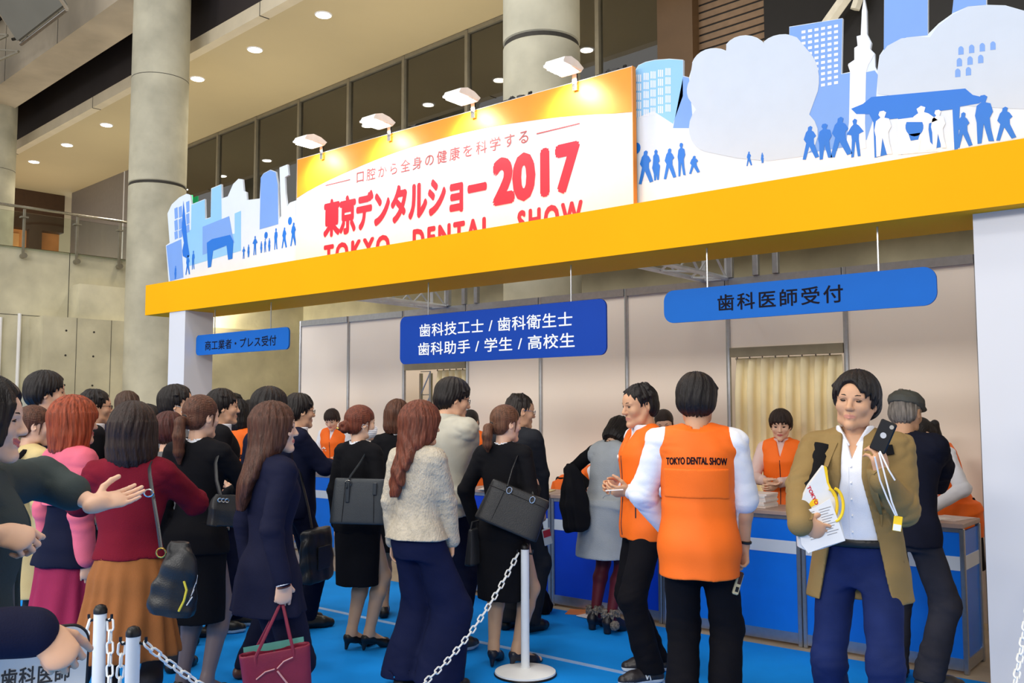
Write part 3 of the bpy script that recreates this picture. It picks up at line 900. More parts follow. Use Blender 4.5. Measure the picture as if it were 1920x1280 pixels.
class Vox:
    def __init__(s, lo, hi, h):
        s.lo = np.array(lo, float); s.h = h
        s.n = np.ceil((np.array(hi)-s.lo)/h).astype(int)+2
        s.d = np.full(s.n, .3, F32)
        s.ax = [(s.lo[i]+h*np.arange(s.n[i])).astype(F32) for i in range(3)]
    def sub(s, lo, hi):
        a = np.clip(np.floor((np.array(lo)-s.lo)/s.h).astype(int), 0, s.n)
        b = np.clip(np.ceil((np.array(hi)-s.lo)/s.h).astype(int)+1, 0, s.n)
        if (b <= a).any(): return None, None
        sl = tuple(slice(a[i], b[i]) for i in range(3))
        return sl, (s.ax[0][sl[0]][:, None, None], s.ax[1][sl[1]][None, :, None], s.ax[2][sl[2]][None, None, :])
    def put(s, fn, lo, hi, k=.02, mode='u'):
        pad = max(k, .0)+3*s.h
        sl, P = s.sub(np.array(lo)-pad, np.array(hi)+pad)
        if sl is None: return s
        v = fn(*P); o = s.d[sl]
        if mode == 'u':
            if k > 0:
                w = np.maximum(k-np.abs(v-o), 0)/k
                s.d[sl] = np.minimum(v, o)-w*w*(k*.25)
            else: s.d[sl] = np.minimum(v, o)
        else:
            v = -v if mode == 's' else v
            if k > 0:
                w = np.maximum(k-np.abs(v-o), 0)/k
                s.d[sl] = np.maximum(v, o)+w*w*(k*.25)
            else: s.d[sl] = np.maximum(v, o)
        return s
    # primitives
    def cone(s, a, b, ra, rb, k=.02, mode='u', fr=ID):
        a = fr.p(a); b = fr.p(b); ab = b-a; L2 = ab@ab+1e-12
        def fn(X, Y, Z):
            dx = X-a[0]; dy = Y-a[1]; dz = Z-a[2]
            t = np.clip((dx*ab[0]+dy*ab[1]+dz*ab[2])/L2, 0, 1)
            return np.sqrt((dx-t*ab[0])**2+(dy-t*ab[1])**2+(dz-t*ab[2])**2)-(ra+(rb-ra)*t)
        r = max(ra, rb)
        return s.put(fn, np.minimum(a, b)-r, np.maximum(a, b)+r, k, mode)
    def ell(s, c, r, k=.02, mode='u', fr=ID, R=None):
        o = fr.p(c); M = fr.R if R is None else fr.R@R
        r = np.array(r, float)
        def fn(X, Y, Z):
            dx = X-o[0]; dy = Y-o[1]; dz = Z-o[2]
            u = (dx*M[0, 0]+dy*M[1, 0]+dz*M[2, 0])/r[0]
            v = (dx*M[0, 1]+dy*M[1, 1]+dz*M[2, 1])/r[1]
            w = (dx*M[0, 2]+dy*M[1, 2]+dz*M[2, 2])/r[2]
            q = np.sqrt(u*u+v*v+w*w)+1e-6
            g = np.sqrt((u/r[0])**2+(v/r[1])**2+(w/r[2])**2)+1e-6
            return q*(q-1)/g
        e = np.abs(M)@r
        return s.put(fn, o-e, o+e, k, mode)
    def stack(s, rings, k=.02, mode='u', fr=ID, pleat=None, sq=2.0, extra=None):
        """rings (z, rx, ry, cx, cy) in frame fr"""
        rg = np.array([tuple(q)+(0,)*(5-len(q)) for q in rings], float)
        rg = rg[np.argsort(rg[:, 0])]
        zz = np.linspace(rg[0, 0], rg[-1, 0], 64)
        # smooth interpolation
        cols = [np.interp(zz, rg[:, 0], rg[:, j]) for j in range(1, 5)]
        ker = np.array([1, 2, 3, 2, 1.])/9
        for j in range(4):
            c = np.pad(cols[j], 2, mode='edge'); cols[j] = np.convolve(c, ker, 'valid')
        z0, z1 = rg[0, 0], rg[-1, 0]
        M = fr.R; o = fr.o
        def fn(X, Y, Z):
            dx = X-o[0]; dy = Y-o[1]; dz = Z-o[2]
            u = dx*M[0, 0]+dy*M[1, 0]+dz*M[2, 0]
            v = dx*M[0, 1]+dy*M[1, 1]+dz*M[2, 1]
            w = dx*M[0, 2]+dy*M[1, 2]+dz*M[2, 2]
            rx, ry, cx, cy = [np.interp(w, zz, c).astype(F32) for c in cols]
            uu = (u-cx)/rx; vv = (v-cy)/ry
            if sq == 2.0:
                q = np.sqrt(uu*uu+vv*vv)
            else:
                q = (np.abs(uu)**sq+np.abs(vv)**sq)**(1/sq)
            m = np.minimum(rx, ry)
            d = (q-1)*m
            if pleat is not None:
                n, amp, pz0, pz1 = pleat
                th = np.arctan2(vv, uu)
                ramp = np.clip((pz0-w)/(pz0-pz1), 0, 1)
                d = d-amp*ramp*np.sin(n*th+1.3*np.sin(3*th)+.8*np.sin(w*5))
            return np.maximum(d, np.maximum(z0-w, w-z1))
        e = max(rg[:, 1].max()+np.abs(rg[:, 3]).max(), rg[:, 2].max()+np.abs(rg[:, 4]).max())+.03
        c8 = np.array([fr.p((x, y, z)) for x in (-rg[:, 1].max()-np.abs(rg[:, 3]).max()-.03, rg[:, 1].max()+np.abs(rg[:, 3]).max()+.03)
                       for y in (-rg[:, 2].max()-np.abs(rg[:, 4]).max()-.03, rg[:, 2].max()+np.abs(rg[:, 4]).max()+.03) for z in (z0, z1)])
        return s.put(fn, c8.min(0), c8.max(0), k, mode)
    def plane(s, pt, nr, k=0.0):
        """keep the side the normal points away from"""
        n = nrm(nr); c = n@np.array(pt, float)
        v = s.ax[0][:, None, None]*n[0]+s.ax[1][None, :, None]*n[1]+s.ax[2][None, None, :]*n[2]-c
        s.d = np.maximum(s.d, v.astype(F32)); return s
    def region_cut(s, fn):
        X, Y, Z = s.ax[0][:, None, None], s.ax[1][None, :, None], s.ax[2][None, None, :]
        s.d = np.maximum(s.d, fn(X, Y, Z).astype(F32)); return s
    def folds(s, amp, seed, f=(9, 9, 5), center=None, rad=.12):
        r = random.Random(seed); p = [r.uniform(0, 6.28) for _ in range(8)]
        X, Y, Z = s.ax[0][:, None, None], s.ax[1][None, :, None], s.ax[2][None, None, :]
        a = 2*PI
        n = (np.sin(a*(f[0]*X+1.8*Z*f[2]/5)+2.2*np.sin(a*2.3*Y+p[1])+p[0])*.5
             + np.sin(a*(f[1]*Y-.9*X*f[0]/9+f[2]*Z*.6)+1.7*np.sin(a*2.9*X+p[3])+p[2])*.5
             + np.sin(a*(f[2]*1.7*Z+3*X)+1.9*np.sin(a*3.1*Y+p[5])+p[4])*.45)
        if center is not None:
            w = 0
            for c in center:
                w = w+np.exp(-((X-c[0])**2+(Y-c[1])**2+(Z-c[2])**2)/(2*rad*rad))
            n = (1-2.2*np.abs(n)**.8)*np.clip(w, 0, 1)
        s.d = s.d+(amp*n).astype(F32); return s
    def mesh(s):
        d = s.d; n = d.shape
        sg = d < 0
        c = sg[:-1, :-1, :-1].astype(np.int8)
        for i, j, k in ((1, 0, 0), (0, 1, 0), (0, 0, 1), (1, 1, 0), (1, 0, 1), (0, 1, 1), (1, 1, 1)):
            c = c+sg[i:n[0]-1+i, j:n[1]-1+j, k:n[2]-1+k]
        act = (c > 0) & (c < 8)
        I = np.argwhere(act)
        if len(I) == 0: return np.zeros((0, 3)), np.zeros((0, 4), int)
        idx = np.full(act.shape, -1, np.int32); idx[act] = np.arange(len(I))
        acc = np.zeros((len(I), 3)); cnt = np.zeros(len(I))
        co = [(0, 0, 0), (1, 0, 0), (0, 1, 0), (1, 1, 0), (0, 0, 1), (1, 0, 1), (0, 1, 1), (1, 1, 1)]
        val = [d[I[:, 0]+i, I[:, 1]+j, I[:, 2]+k] for i, j, k in co]
        for a in range(8):
            for b in range(a+1, 8):
                df = [co[b][i]-co[a][i] for i in range(3)]
                if sum(abs(q) for q in df) != 1: continue
                va, vb = val[a], val[b]
                m = (va < 0) != (vb < 0)
                t = np.where(m, va/(va-vb+1e-20), 0)
                p = np.array(co[a])[None, :]+t[:, None]*np.array(df)[None, :]
                acc += p*m[:, None]; cnt += m
        V = s.lo+s.h*(I+acc/cnt[:, None])
        Q = []
        for ax in range(3):
            o = [0, 0, 0]; o[ax] = 1
            A = sg[:n[0]-o[0], :n[1]-o[1], :n[2]-o[2]]; B = sg[o[0]:, o[1]:, o[2]:]
            e = np.argwhere(A != B)
            u, v = [(1, 2), (2, 0), (0, 1)][ax]
            ok = (e[:, u] > 0) & (e[:, v] > 0) & (e[:, u] < n[u]-1) & (e[:, v] < n[v]-1)
            e = e[ok]
            fl = A[e[:, 0], e[:, 1], e[:, 2]]
            def g(du, dv):
                q = e.copy(); q[:, u] -= du; q[:, v] -= dv
                return idx[q[:, 0], q[:, 1], q[:, 2]]
            quad = np.stack([g(1, 1), g(0, 1), g(0, 0), g(1, 0)], 1)
            quad[~fl] = quad[~fl][:, ::-1]
            Q.append(quad)
        Q = np.concatenate(Q)
        Q = Q[(Q >= 0).all(1)]
        # one light smoothing pass
        nv = len(V); S = np.zeros((nv, 3)); w = np.zeros(nv)
        for a in range(4):
            b = (a+1) % 4
            for dim in range(3):
                S[:, dim] += np.bincount(Q[:, a], V[Q[:, b], dim], nv)+np.bincount(Q[:, b], V[Q[:, a], dim], nv)
            w += np.bincount(Q[:, a], minlength=nv)+np.bincount(Q[:, b], minlength=nv)
        V = V*.6+.4*S/np.maximum(w, 1)[:, None]
        return V, Q

def link_mesh(name, V, Q, mats, parent=None, mi=None, scale=1.0, **kw):
    me = bpy.data.meshes.new(name)
    V = np.asarray(V, float)*scale
    me.vertices.add(len(V)); me.vertices.foreach_set('co', V.astype(F32).ravel())
    k = Q.shape[1]
    me.loops.add(len(Q)*k); me.loops.foreach_set('vertex_index', Q.astype(np.int32).ravel())
    me.polygons.add(len(Q))
    me.polygons.foreach_set('loop_start', np.arange(0, len(Q)*k, k, dtype=np.int32))
    me.polygons.foreach_set('use_smooth', np.ones(len(Q), bool))
    if not isinstance(mats, (list, tuple)): mats = [mats]
    for m in mats: me.materials.append(m)
    if mi is not None: me.polygons.foreach_set('material_index', mi.astype(np.int32))
    me.update(calc_edges=True)
    o = bpy.data.objects.new(name, me)
    COL.objects.link(o)
    if parent is not None: o.parent = parent
    return tag(o, **kw)

# materials for people
def skin(rgb):
    m = mat('skin_%d_%d_%d' % rgb, rgb, rough=.5, var=.03, scale=14, spec=.35)
    p = m.node_tree.nodes['Principled BSDF']
    p.inputs['Subsurface Weight'].default_value = .12
    p.inputs['Subsurface Radius'].default_value = (.012, .005, .003)
    p.inputs['Subsurface Scale'].default_value = .6
    return m
def hairm(rgb):
    return mat('hair_%d_%d_%d' % rgb, rgb, rough=.42, var=.30, scale=26, bump=.55, bscale=70, spec=.28, stretch=(3.2, 3.2, .22))
def cloth(rgb, rough=.85, var=.06, bump=.18, bscale=260, sheen=.0, scale=6):
    return mat('cloth_%d_%d_%d' % rgb, rgb, rough=rough, var=var, scale=scale, bump=bump, bscale=bscale, spec=.12, sheen=sheen)
def leather(rgb):
    return mat('leather_%d_%d_%d' % rgb, rgb, rough=.38, var=.06, scale=20, bump=.12, bscale=140, spec=.5)
SK1 = (232, 188, 160); SK2 = (222, 174, 142); SK3 = (206, 158, 124)
M_LIP = mat('lip', (196, 104, 100), rough=.4, var=.04)
M_LIPM = mat('lip_pale', (198, 134, 116), rough=.45, var=.04)
M_EYEW = mat('eye_white', (236, 232, 226), rough=.2, var=0)
M_IRIS = mat('iris', (40, 26, 20), rough=.15, var=.05)
M_LASH = mat('lash', (26, 20, 18), rough=.6, var=0)

BODY_F = [(.78, .140, .100, 0, -.012), (.86, .158, .110, 0, -.014), (.93, .152, .104, 0, -.01), (1.02, .124, .088, 0, 0), (1.10, .115, .085, 0, 0), (1.20, .130, .095, 0, .006),
          (1.27, .138, .106, 0, .012), (1.34, .138, .088, 0, 0), (1.39, .115, .070, 0, -.012), (1.43, .068, .054, 0, -.018)]
BODY_M = [(.78, .142, .102, 0, -.01), (.86, .152, .110, 0, -.01), (.93, .148, .108, 0, -.006), (1.02, .140, .102, 0, .004), (1.10, .140, .102, 0, .004), (1.20, .152, .108, 0, .004),
          (1.28, .162, .112, 0, .004), (1.34, .162, .100, 0, -.004), (1.39, .135, .078, 0, -.014), (1.43, .072, .058, 0, -.02)]

class Person:
    """a standing figure. Everything is laid out for a 1.70 m body, facing +Y, and scaled to its height"""
    def __init__(s, name_label, pos, yaw, h=1.65, sex='f', lean=0, side=0, twist=0, head=(0, 0, 0), armL=None, armR=None, feet=None,
                 skin_c=SK1, res=.0045, heel=0.0, wide=1.0, seed=1, fem_lip=True, smile=0.0, group=None, knee=.0):
        s.seed = seed; s.sex = sex; s.sc = h/1.70; s.label = name_label
        s.wide = wide
        f = sex == 'f'
        s.rings = [(z, rx*wide, ry*(1+(wide-1)*.8), cx, cy) for z, rx, ry, cx, cy in (BODY_F if f else BODY_M)]
        Rt = rotz(R_(twist))@roty(R_(side))@rotx(R_(-lean))
        s.pel = np.array([0, -.0-.12*math.sin(R_(lean))*.6, .92])
        s.T = Fr(s.pel-Rt@np.array([0, 0, .92]), Rt)      # torso frame keeps absolute z
        s.SX = (.150 if f else .170)*(.5+.5*wide)
        s.sh = {'L': s.T.p((-s.SX, -.012, 1.375)), 'R': s.T.p((s.SX, -.012, 1.375))}
        yaw_h, pitch_h, tilt_h = head
        Rh = Rt@rotz(R_(yaw_h))@rotx(R_(-pitch_h))@roty(R_(tilt_h))
        nb = s.T.p((0, -.022, 1.42))
        s.nb = nb
        s.H = Fr(nb+(Rt@rotz(R_(yaw_h*.4))@rotx(R_(-pitch_h*.6)))@np.array([0, .022, .06])+Rh@np.array([0, .008, .095]), Rh)
        # arms
        s.arm = {}
        for sd, a in (('L', armL), ('R', armR)):
            sx = -1 if sd == 'L' else 1
            a = a or 'down'
            if a == 'down': a = dict(e=(.16*sx, -.10, -1), f=(.02*sx, .12, -1), h=(0, .12, -1), n=(-sx, .1, 0), curl=.45)
            UA, FA = .275, .245
            S = s.sh[sd]
            if 'to' in a:
                t = np.array(a['to'], float); pole = nrm(a.get('pole', (sx*.6, -.6, -.6)))
                v = t-S; L = min(np.linalg.norm(v), (UA+FA)*.995); v = nrm(v)
                x = (UA*UA-FA*FA+L*L)/(2*L); hh = math.sqrt(max(UA*UA-x*x, 0))
                pp = nrm(pole-v*(pole@v))
                E = S+v*x+pp*hh; Wr = S+v*L
            else:
                E = S+nrm(a['e'])*UA; Wr = E+nrm(a['f'])*FA
            hd = nrm(a['h']) if 'h' in a else nrm(Wr-E)
            n = np.array(a.get('n', (-sx, 0, 0)), float); n = nrm(n-hd*(n@hd))
            s.arm[sd] = dict(S=S, E=E, W=Wr, h=hd, n=n, curl=a.get('curl', .45), sx=sx, thumb=a.get('thumb', .0), spread=a.get('spread', 0.0))
        # legs
        s.leg = {}
        feet = feet or {}
        for sd in 'LR':
            sx = -1 if sd == 'L' else 1
            fx, fy, fyaw = feet.get(sd, (.095*sx, 0.0, -8*sx))
            hip = s.pel+np.array([.085*sx*wide, 0, -.045])
            an = np.array([fx, fy, .085+heel*.85])
            d = np.array([-math.sin(R_(fyaw)), math.cos(R_(fyaw)), 0])
            TH, SH = .425, .405
            v = an-hip; L = np.linalg.norm(v)
            if L > (TH+SH)*.998: TH *= L/(TH+SH)*1.003; SH = TH*.405/.425
            v = v/L
            x = (TH*TH-SH*SH+L*L)/(2*L); hh = math.sqrt(max(TH*TH-x*x, 0))
            pp = nrm(d-v*(d@v))
            s.leg[sd] = dict(hip=hip, K=hip+v*x+pp*min(hh, .12), A=an, d=d, sx=sx)
        s.heel = heel; s.res = res; s.smile = smile
        s.body(skin_c, res, fem_lip and f, pos, yaw, group)

    def bounds(s, pad=.12):
        pts = [s.H.p((x, y, z)) for x in (-.1, .1) for y in (-.12, .13) for z in (-.14, .14)]
        for a in s.arm.values(): pts += [a['S'], a['E'], a['W'], a['W']+a['h']*.2]
        for l in s.leg.values(): pts += [l['K'], l['A']+l['d']*.2-np.array([0, 0, .1]), l['A']-l['d']*.08]
        pts += [s.pel+np.array([.17, .1, 0])*s.wide, s.pel-np.array([.17, .1, 0])*s.wide]
        pts = np.array(pts)
        return pts.min(0)-pad, pts.max(0)+pad

    def hand(s, v, a):
        sx = a['sx']
        d, n = a['h'], a['n']
        t = np.cross(n, d)*(1 if sx > 0 else -1)*-1   # thumb side
        t = nrm(t)
        # thumb on the inner/forward side: palm normal n, fingers d
        W = a['W']
        c = a['curl']
        Rm = np.stack([t, d, n], 1)
        fr = Fr(W, Rm)
        s.handfr[('L' if sx < 0 else 'R')] = fr
        v.cone((0, -.02, 0), (0, .02, 0), .024, .026, .012, fr=fr)
        v.ell((.004, .05, .0), (.040, .052, .0155), .012, fr=fr)
        v.ell((.0, .075, .0), (.040, .03, .0135), .01, fr=fr)
        v.ell((.024, .032, .006), (.018, .028, .015), .012, fr=fr)
        lens = [.068, .076, .071, .056]
        for i in range(4):
            x = .031-.0205*i
            sp = (1.5-i)*(.045+a['spread'])
            L = lens[i]
            p = np.array([x, .088-(.004 if i in (0, 3) else 0)-(.008 if i == 3 else 0), 0.0])
            ang = c*(.75+.12*i)*.9
            segs = [.43*L*1.12, .32*L*1.1, .25*L*1.1]
            r = .0088 if i < 3 else .0076
            for j, sl in enumerate(segs):
                dr = np.array([math.sin(sp)*math.cos(ang), math.cos(ang)*math.cos(sp), math.sin(ang)])
                q = p+dr*sl
                v.cone(p, q, r*(1-.08*j), r*(1-.08*(j+1)), .003, fr=fr)
                p = q
                ang += c*(.95 if j == 0 else .75)
        # thumb
        th = a['thumb']
        p = np.array([.03, .026, .006])
        for j, (dr, L, r) in enumerate([((.62, .72, .25+.3*c), .042, .0125), ((.35-.3*th, .86, .28+.5*c), .034, .0105), ((.2-.5*th, .92, .22+.6*c), .027, .0092)]):
            q = p+nrm(dr)*L
            v.cone(p, q, r, r*.9, .005, fr=fr)
            p = q

    def headshape(s, v, f):
        H = s.H
        g = 1.0 if f else 1.04
        def E(c, r, k=.02, mode='u', R=None): v.ell(np.array(c)*g, np.array(r)*g, k, mode, fr=H, R=R)
        def C(a, b, ra, rb, k=.02, mode='u'): v.cone(np.array(a)*g, np.array(b)*g, ra*g, rb*g, k, mode, fr=H)
        E((0, -.012, .032), (.074, .092, .080))
        E((0, .018, -.025), (.062, .068, .082), .03)
        E((0, .03, .035), (.064, .06, .055), .03)
        jw = .038 if f else .044
        for q in (-1, 1):
            C((q*.058, -.004, -.035), (q*jw, .024, -.078), .016, .014, .025)
            C((q*jw, .024, -.078), (0, .068, -.096), .014, .017, .025)
            E((q*.040, .058, -.022), (.024, .022, .022), .025)
            E((q*.031, .094, .006), (.019, .017, .011), .012, 's')
            E((q*.031, .0725, .004), (.0145, .0125, .0125), .004)
            C((q*.013, .084, .021), (q*.046, .074, .021), .0075, .005, .012)
            E((q*.010, .092, -.030), (.0085, .010, .008), .006)
            E((q*.078, -.012, -.004), (.008, .019, .030), .006, R=rotz(q*-.35))
            E((q*.083, -.006, -.001), (.004, .010, .017), .004, 's')
        C((0, .083, .016), (0, .104, -.026), .0075, .0115, .010)
        E((0, .080, -.098), (.017, .013, .014), .015)
        E((0, .078, -.060), (.024, .014, .020), .012)
        sm = s.smile
        for q in (-1, 1):
            C((0, .0905, -.0565), (q*(.021+.006*sm), .078, -.0595+.008*sm), .0055, .003, .004)
            C((0, .0895, -.0675), (q*(.019+.005*sm), .077, -.0625+.007*sm), .0062, .003, .004)
            C((0, .0975, -.0622-.002*sm), (q*.022, .083, -.0612+.008*sm), .0014+.003*sm, .0008+.001*sm, .002, 's')
        C((0, -.02, -.045), H.R.T@(s.nb-H.o)/g, .043 if f else .050, .050 if f else .058, .02)

    def body(s, skin_c, h, lip, pos, yaw, group):
        f = s.sex == 'f'
        lo, hi = s.bounds(.05)
        v = Vox(lo, hi, h)
        s.handfr = {}
        v.stack([(z, rx-.010, ry-.010, cx, cy) if z < 1.40 else (z, rx, ry, cx, cy) for z, rx, ry, cx, cy in s.rings[2:]], .02, fr=s.T)
        v.stack([(z-.92+s.pel[2], rx-.012, ry-.012, cx+s.pel[0], cy+s.pel[1]) for z, rx, ry, cx, cy in s.rings[:4]], .03)
        for a in s.arm.values():
            v.cone(s.T.p((.045*a['sx'], -.02, 1.395)), a['S'], .038, .040, .03)
            v.cone(a['S'], a['E'], .039 if f else .047, .034 if f else .039, .02)
            v.cone(a['E'], a['E']+(a['W']-a['E'])*.35, .036 if f else .041, .036 if f else .041, .02)
            v.cone(a['E']+(a['W']-a['E'])*.35, a['W'], .036 if f else .041, .024 if f else .028, .02)
        for l in s.leg.values():
            v.cone(l['hip'], l['K'], .070, .050, .025)
            v.cone(l['K'], l['K']*.7+l['A']*.3-l['d']*.012, .050, .053, .03)
            v.cone(l['K']*.7+l['A']*.3-l['d']*.012, l['A'], .053, .033, .02)
            z0 = .03+s.heel
            v.cone(l['A']-l['d']*.02-np.array([0, 0, .05]), l['A']+np.array([0, 0, .0]), .03, .032, .02)
            b = l['A']+l['d']*.125; b[2] = .032
            v.cone(l['A']-np.array([0, 0, .03]), b, .032, .026, .02)
            c = b+l['d']*.05; c[2] = .026
            v.cone(b, c, .028, .020, .015)
        s.headshape(v, f)
        for a in s.arm.values(): s.hand(v, a)
        V, Q = v.mesh()
        # lips get their own material
        C = V[Q].mean(1)
        L = (C-s.H.o)@s.H.R
        g = 1.0 if f else 1.04
        u = L/g
        zc = -.0615+.008*s.smile*np.minimum(np.abs(u[:, 0])/.022, 1.2)
        mi = ((np.abs(u[:, 0]) < .026) & (u[:, 1] > .074) & (((u[:, 0]/(.024+.006*s.smile))**2+((u[:, 2]-zc)/(.0095+.003*s.smile))**2) < 1)).astype(int)
        s.V = V; s.Q = Q
        s.o = link_mesh('person', V, Q, [skin(skin_c), M_LIP if lip else M_LIPM], mi=mi, scale=s.sc, label=s.label, cat='person', group=group)
        s.o.location = pos; s.o.rotation_euler = (0, 0, yaw)
        # eyes and brows
        for q in (-1, 1):
            b = MB()
            c = np.array((q*.031, .0745, .004))*g
            nu, nv_ = 14, 9
            vs = []; 
            for j in range(nv_):
                for i in range(nu):
                    th = PI*j/(nv_-1); ph = 2*PI*i/nu
                    vs.append(c+np.array([math.sin(th)*math.cos(ph)*.0132, math.cos(th)*.0128, math.sin(th)*math.sin(ph)*(.0066-.003*s.smile)])*g)
            for j in range(nv_-1):
                b.mi = 1 if j < 3 else 0
                for i in range(nu):
                    b.add([], []); b.f.append([j*nu+i, j*nu+(i+1) % nu, (j+1)*nu+(i+1) % nu, (j+1)*nu+i]); b.m.append(b.mi)
            b.v = [tuple(x) for x in vs]
            b.mi = 2
            b.tube([np.array((q*.031+.0145*t, .0855-.006*t*t, .0112-.0045*t*t-.002*s.smile))*g for t in (-1, -.5, 0, .5, 1)], .0013 if not f else .0018, 5)
            b.v = [tuple((s.H.p(x))*s.sc) for x in b.v]
            b.build('eye', [M_EYEW, M_IRIS, M_LASH], s.o, smooth=True)

    # ---- clothing builders; all are children of the body
    def brows(s, m):
        g = 1.0 if s.sex == 'f' else 1.04
        for q in (-1, 1):
            b = MB().tube([s.H.p(np.array((q*x, y, z))*g)*s.sc for x, y, z in ((.014, .0925, .0245), (.026, .0900, .0285), (.038, .0835, .0285), (.048, .073, .0245))], [.0022, .0030, .0026, .0012], 6)
            b.build('eyebrow', m, s.o, smooth=True)

    def garment(s, name, v, m, mi=None, **kw):
        V, Q = v.mesh()
        return link_mesh(name, V, Q, m, s.o, mi, s.sc, **kw)

    def top(s, name, m, fit=.016, hem=.86, flare=.0, sleeve='long', sfit=.012, collar=0.0, h=.008, fold=.0035, waist=0.0, vneck=None, opening=None, cuff=True, yoke=0.0, shift=0.0, pleat=None, sq=2.0, drop=0.0, shoulder=1.0, ret=False, **kw):
        lo, hi = s.bounds(.14)
        lo[2] = max(lo[2], hem-.35); lo[:2] -= flare; hi[:2] += flare
        v = Vox(lo, hi, h)
        T = s.T
        R0 = []
        for z, rx, ry, cx, cy in s.rings:
            if z < .90: continue
            hp_ = .012*min(1, max(0, (1.04-z)/.1))
            w = waist*math.exp(-((z-1.05)/.09)**2)
            R0.append((z, rx+fit-w+hp_, ry+fit*.9-w*.7+hp_, cx, cy))
        rx, ry = R0[0][1], R0[0][2]
        low = []
        if hem < .90:
            pr = [(z, a, b_) for z, a, b_, _, _ in s.rings if z < .9]
            zs = np.linspace(hem, .89, 6)
            for z in zs:
                t = (.89-z)/max(.89-hem, .01)
                bx = np.interp(max(z, .80), [r[0] for r in s.rings], [r[1] for r in s.rings])+fit
                by = np.interp(max(z, .80), [r[0] for r in s.rings], [r[2] for r in s.rings])+fit
                low.append((z, bx+.014+flare*t, by+.012+flare*.8*t, 0, -.008))
            R0 = low+R0
        else:
            R0 = [r for r in R0 if r[0] >= hem-.02]
            z0 = R0[0]
            R0 = [(hem, z0[1]+flare, z0[2]+flare, z0[3], z0[4])]+[r for r in R0 if r[0] > hem+.02]
        if low and abs(1-T.R[2, 2]) > .004:
            v.stack(R0[len(low):], .03, fr=T, sq=sq)
            v.stack(low+[(.93, low[-1][1], low[-1][2], 0, -.006), (1.0, low[-1][1]-.02, low[-1][2]-.01, 0, 0)], .05, fr=Fr((s.pel[0], s.pel[1], 0)), sq=sq)
        else:
            v.stack(R0, .03, fr=T, pleat=pleat, sq=sq)
        ends = []
        for a in s.arm.values():
            sx = a['sx']
            v.cone(T.p((.045*sx, -.02, 1.405)), T.p((sx*(s.SX-.035), -.012, 1.375)), .05+fit*.6, .054+fit*.6, .035)
            if sleeve == 'none':
                v.cone(T.p((sx*(s.SX-.05), -.012, 1.37)), T.p((sx*(s.SX-.012), -.012, 1.345)), .056+fit*.5, .050+fit*.5, .02)
                continue
            f = s.sex == 'f'
            r0, r1, r2 = (.043, .036, .026) if f else (.051, .042, .031)
            E, Wr, S = a['E'], a['W'], a['S']
            v.cone(S, E, r0+sfit, r1+sfit, .03)
            d = Wr-E
            if sleeve == 'long': t = .97
            elif sleeve == 'three': t = .55
            elif sleeve == 'roll': t = .06
            elif sleeve == 'half': t = -.3
            else: t = .97
            if t > 0:
                v.cone(E, E+d*t, r1+sfit, r1+(r2-r1)*t+sfit, .025)
                end = E+d*t; rr = r1+(r2-r1)*t+sfit; dd = nrm(d)
                if cuff and sleeve == 'roll':
                    v.cone(E-nrm(E-S)*.07, E+d*.04, r1+sfit+.006, r1+sfit+.010, .008)
                ends.append((end-dd*.02, end+dd*.03, rr-.006))
        if fold:
            v.folds(fold*.8, s.seed, f=(6, 6, 3))
            cs = [a['E'] for a in s.arm.values()]+[a['S'] for a in s.arm.values()]
            v.folds(fold*.9, s.seed+5, f=(7, 7, 9), center=cs, rad=.07)
        if collar:
            v.stack([(1.395, .078, .070, 0, -.018), (1.42, .068, .064, 0, -.018), (1.43+collar, .062 if s.sex == 'f' else .070, .062 if s.sex == 'f' else .070, 0, -.012)], .012, fr=T)
        # neck hole
        v.cone(s.nb-s.T.d((0, 0, .03)), s.nb+s.T.d((0, .012, .12)), .053 if s.sex == 'f' else .062, .058 if s.sex == 'f' else .066, .0, 's')
        if hem >= .86:
            pass
        if opening is not None:      # open front: half width at top and at hem
            wt, wb, zt = opening
            Rm, o = T.R, T.o
            def fn(X, Y, Z):
                dx = X-o[0]; dy = Y-o[1]; dz = Z-o[2]
                u = dx*Rm[0, 0]+dy*Rm[1, 0]+dz*Rm[2, 0]; vv = dx*Rm[0, 1]+dy*Rm[1, 1]+dz*Rm[2, 1]; w = dx*Rm[0, 2]+dy*Rm[1, 2]+dz*Rm[2, 2]
                t = np.clip((zt-w)/(zt-hem), -.3, 1)
                half = np.where(w > zt, wt*np.clip((1.46-w)/(1.46-zt), .5, 1), wt+(wb-wt)*t)
                return np.minimum(np.minimum(half-np.abs(u-shift), vv-.03), 9)
            v.region_cut(fn)
        if vneck is not None:
            dep, wd = vneck
            Rm, o = T.R, T.o
            def fn(X, Y, Z):
                dx = X-o[0]; dy = Y-o[1]; dz = Z-o[2]
                u = dx*Rm[0, 0]+dy*Rm[1, 0]+dz*Rm[2, 0]; vv = dx*Rm[0, 1]+dy*Rm[1, 1]+dz*Rm[2, 1]; w = dx*Rm[0, 2]+dy*Rm[1, 2]+dz*Rm[2, 2]
                half = wd*np.clip((w-dep)/(1.42-dep), 0, 1.4)
                return np.minimum(half-np.abs(u), vv-.0)
            v.region_cut(fn)
        if ret: return v
        return s.garment(name, v, m, **kw)

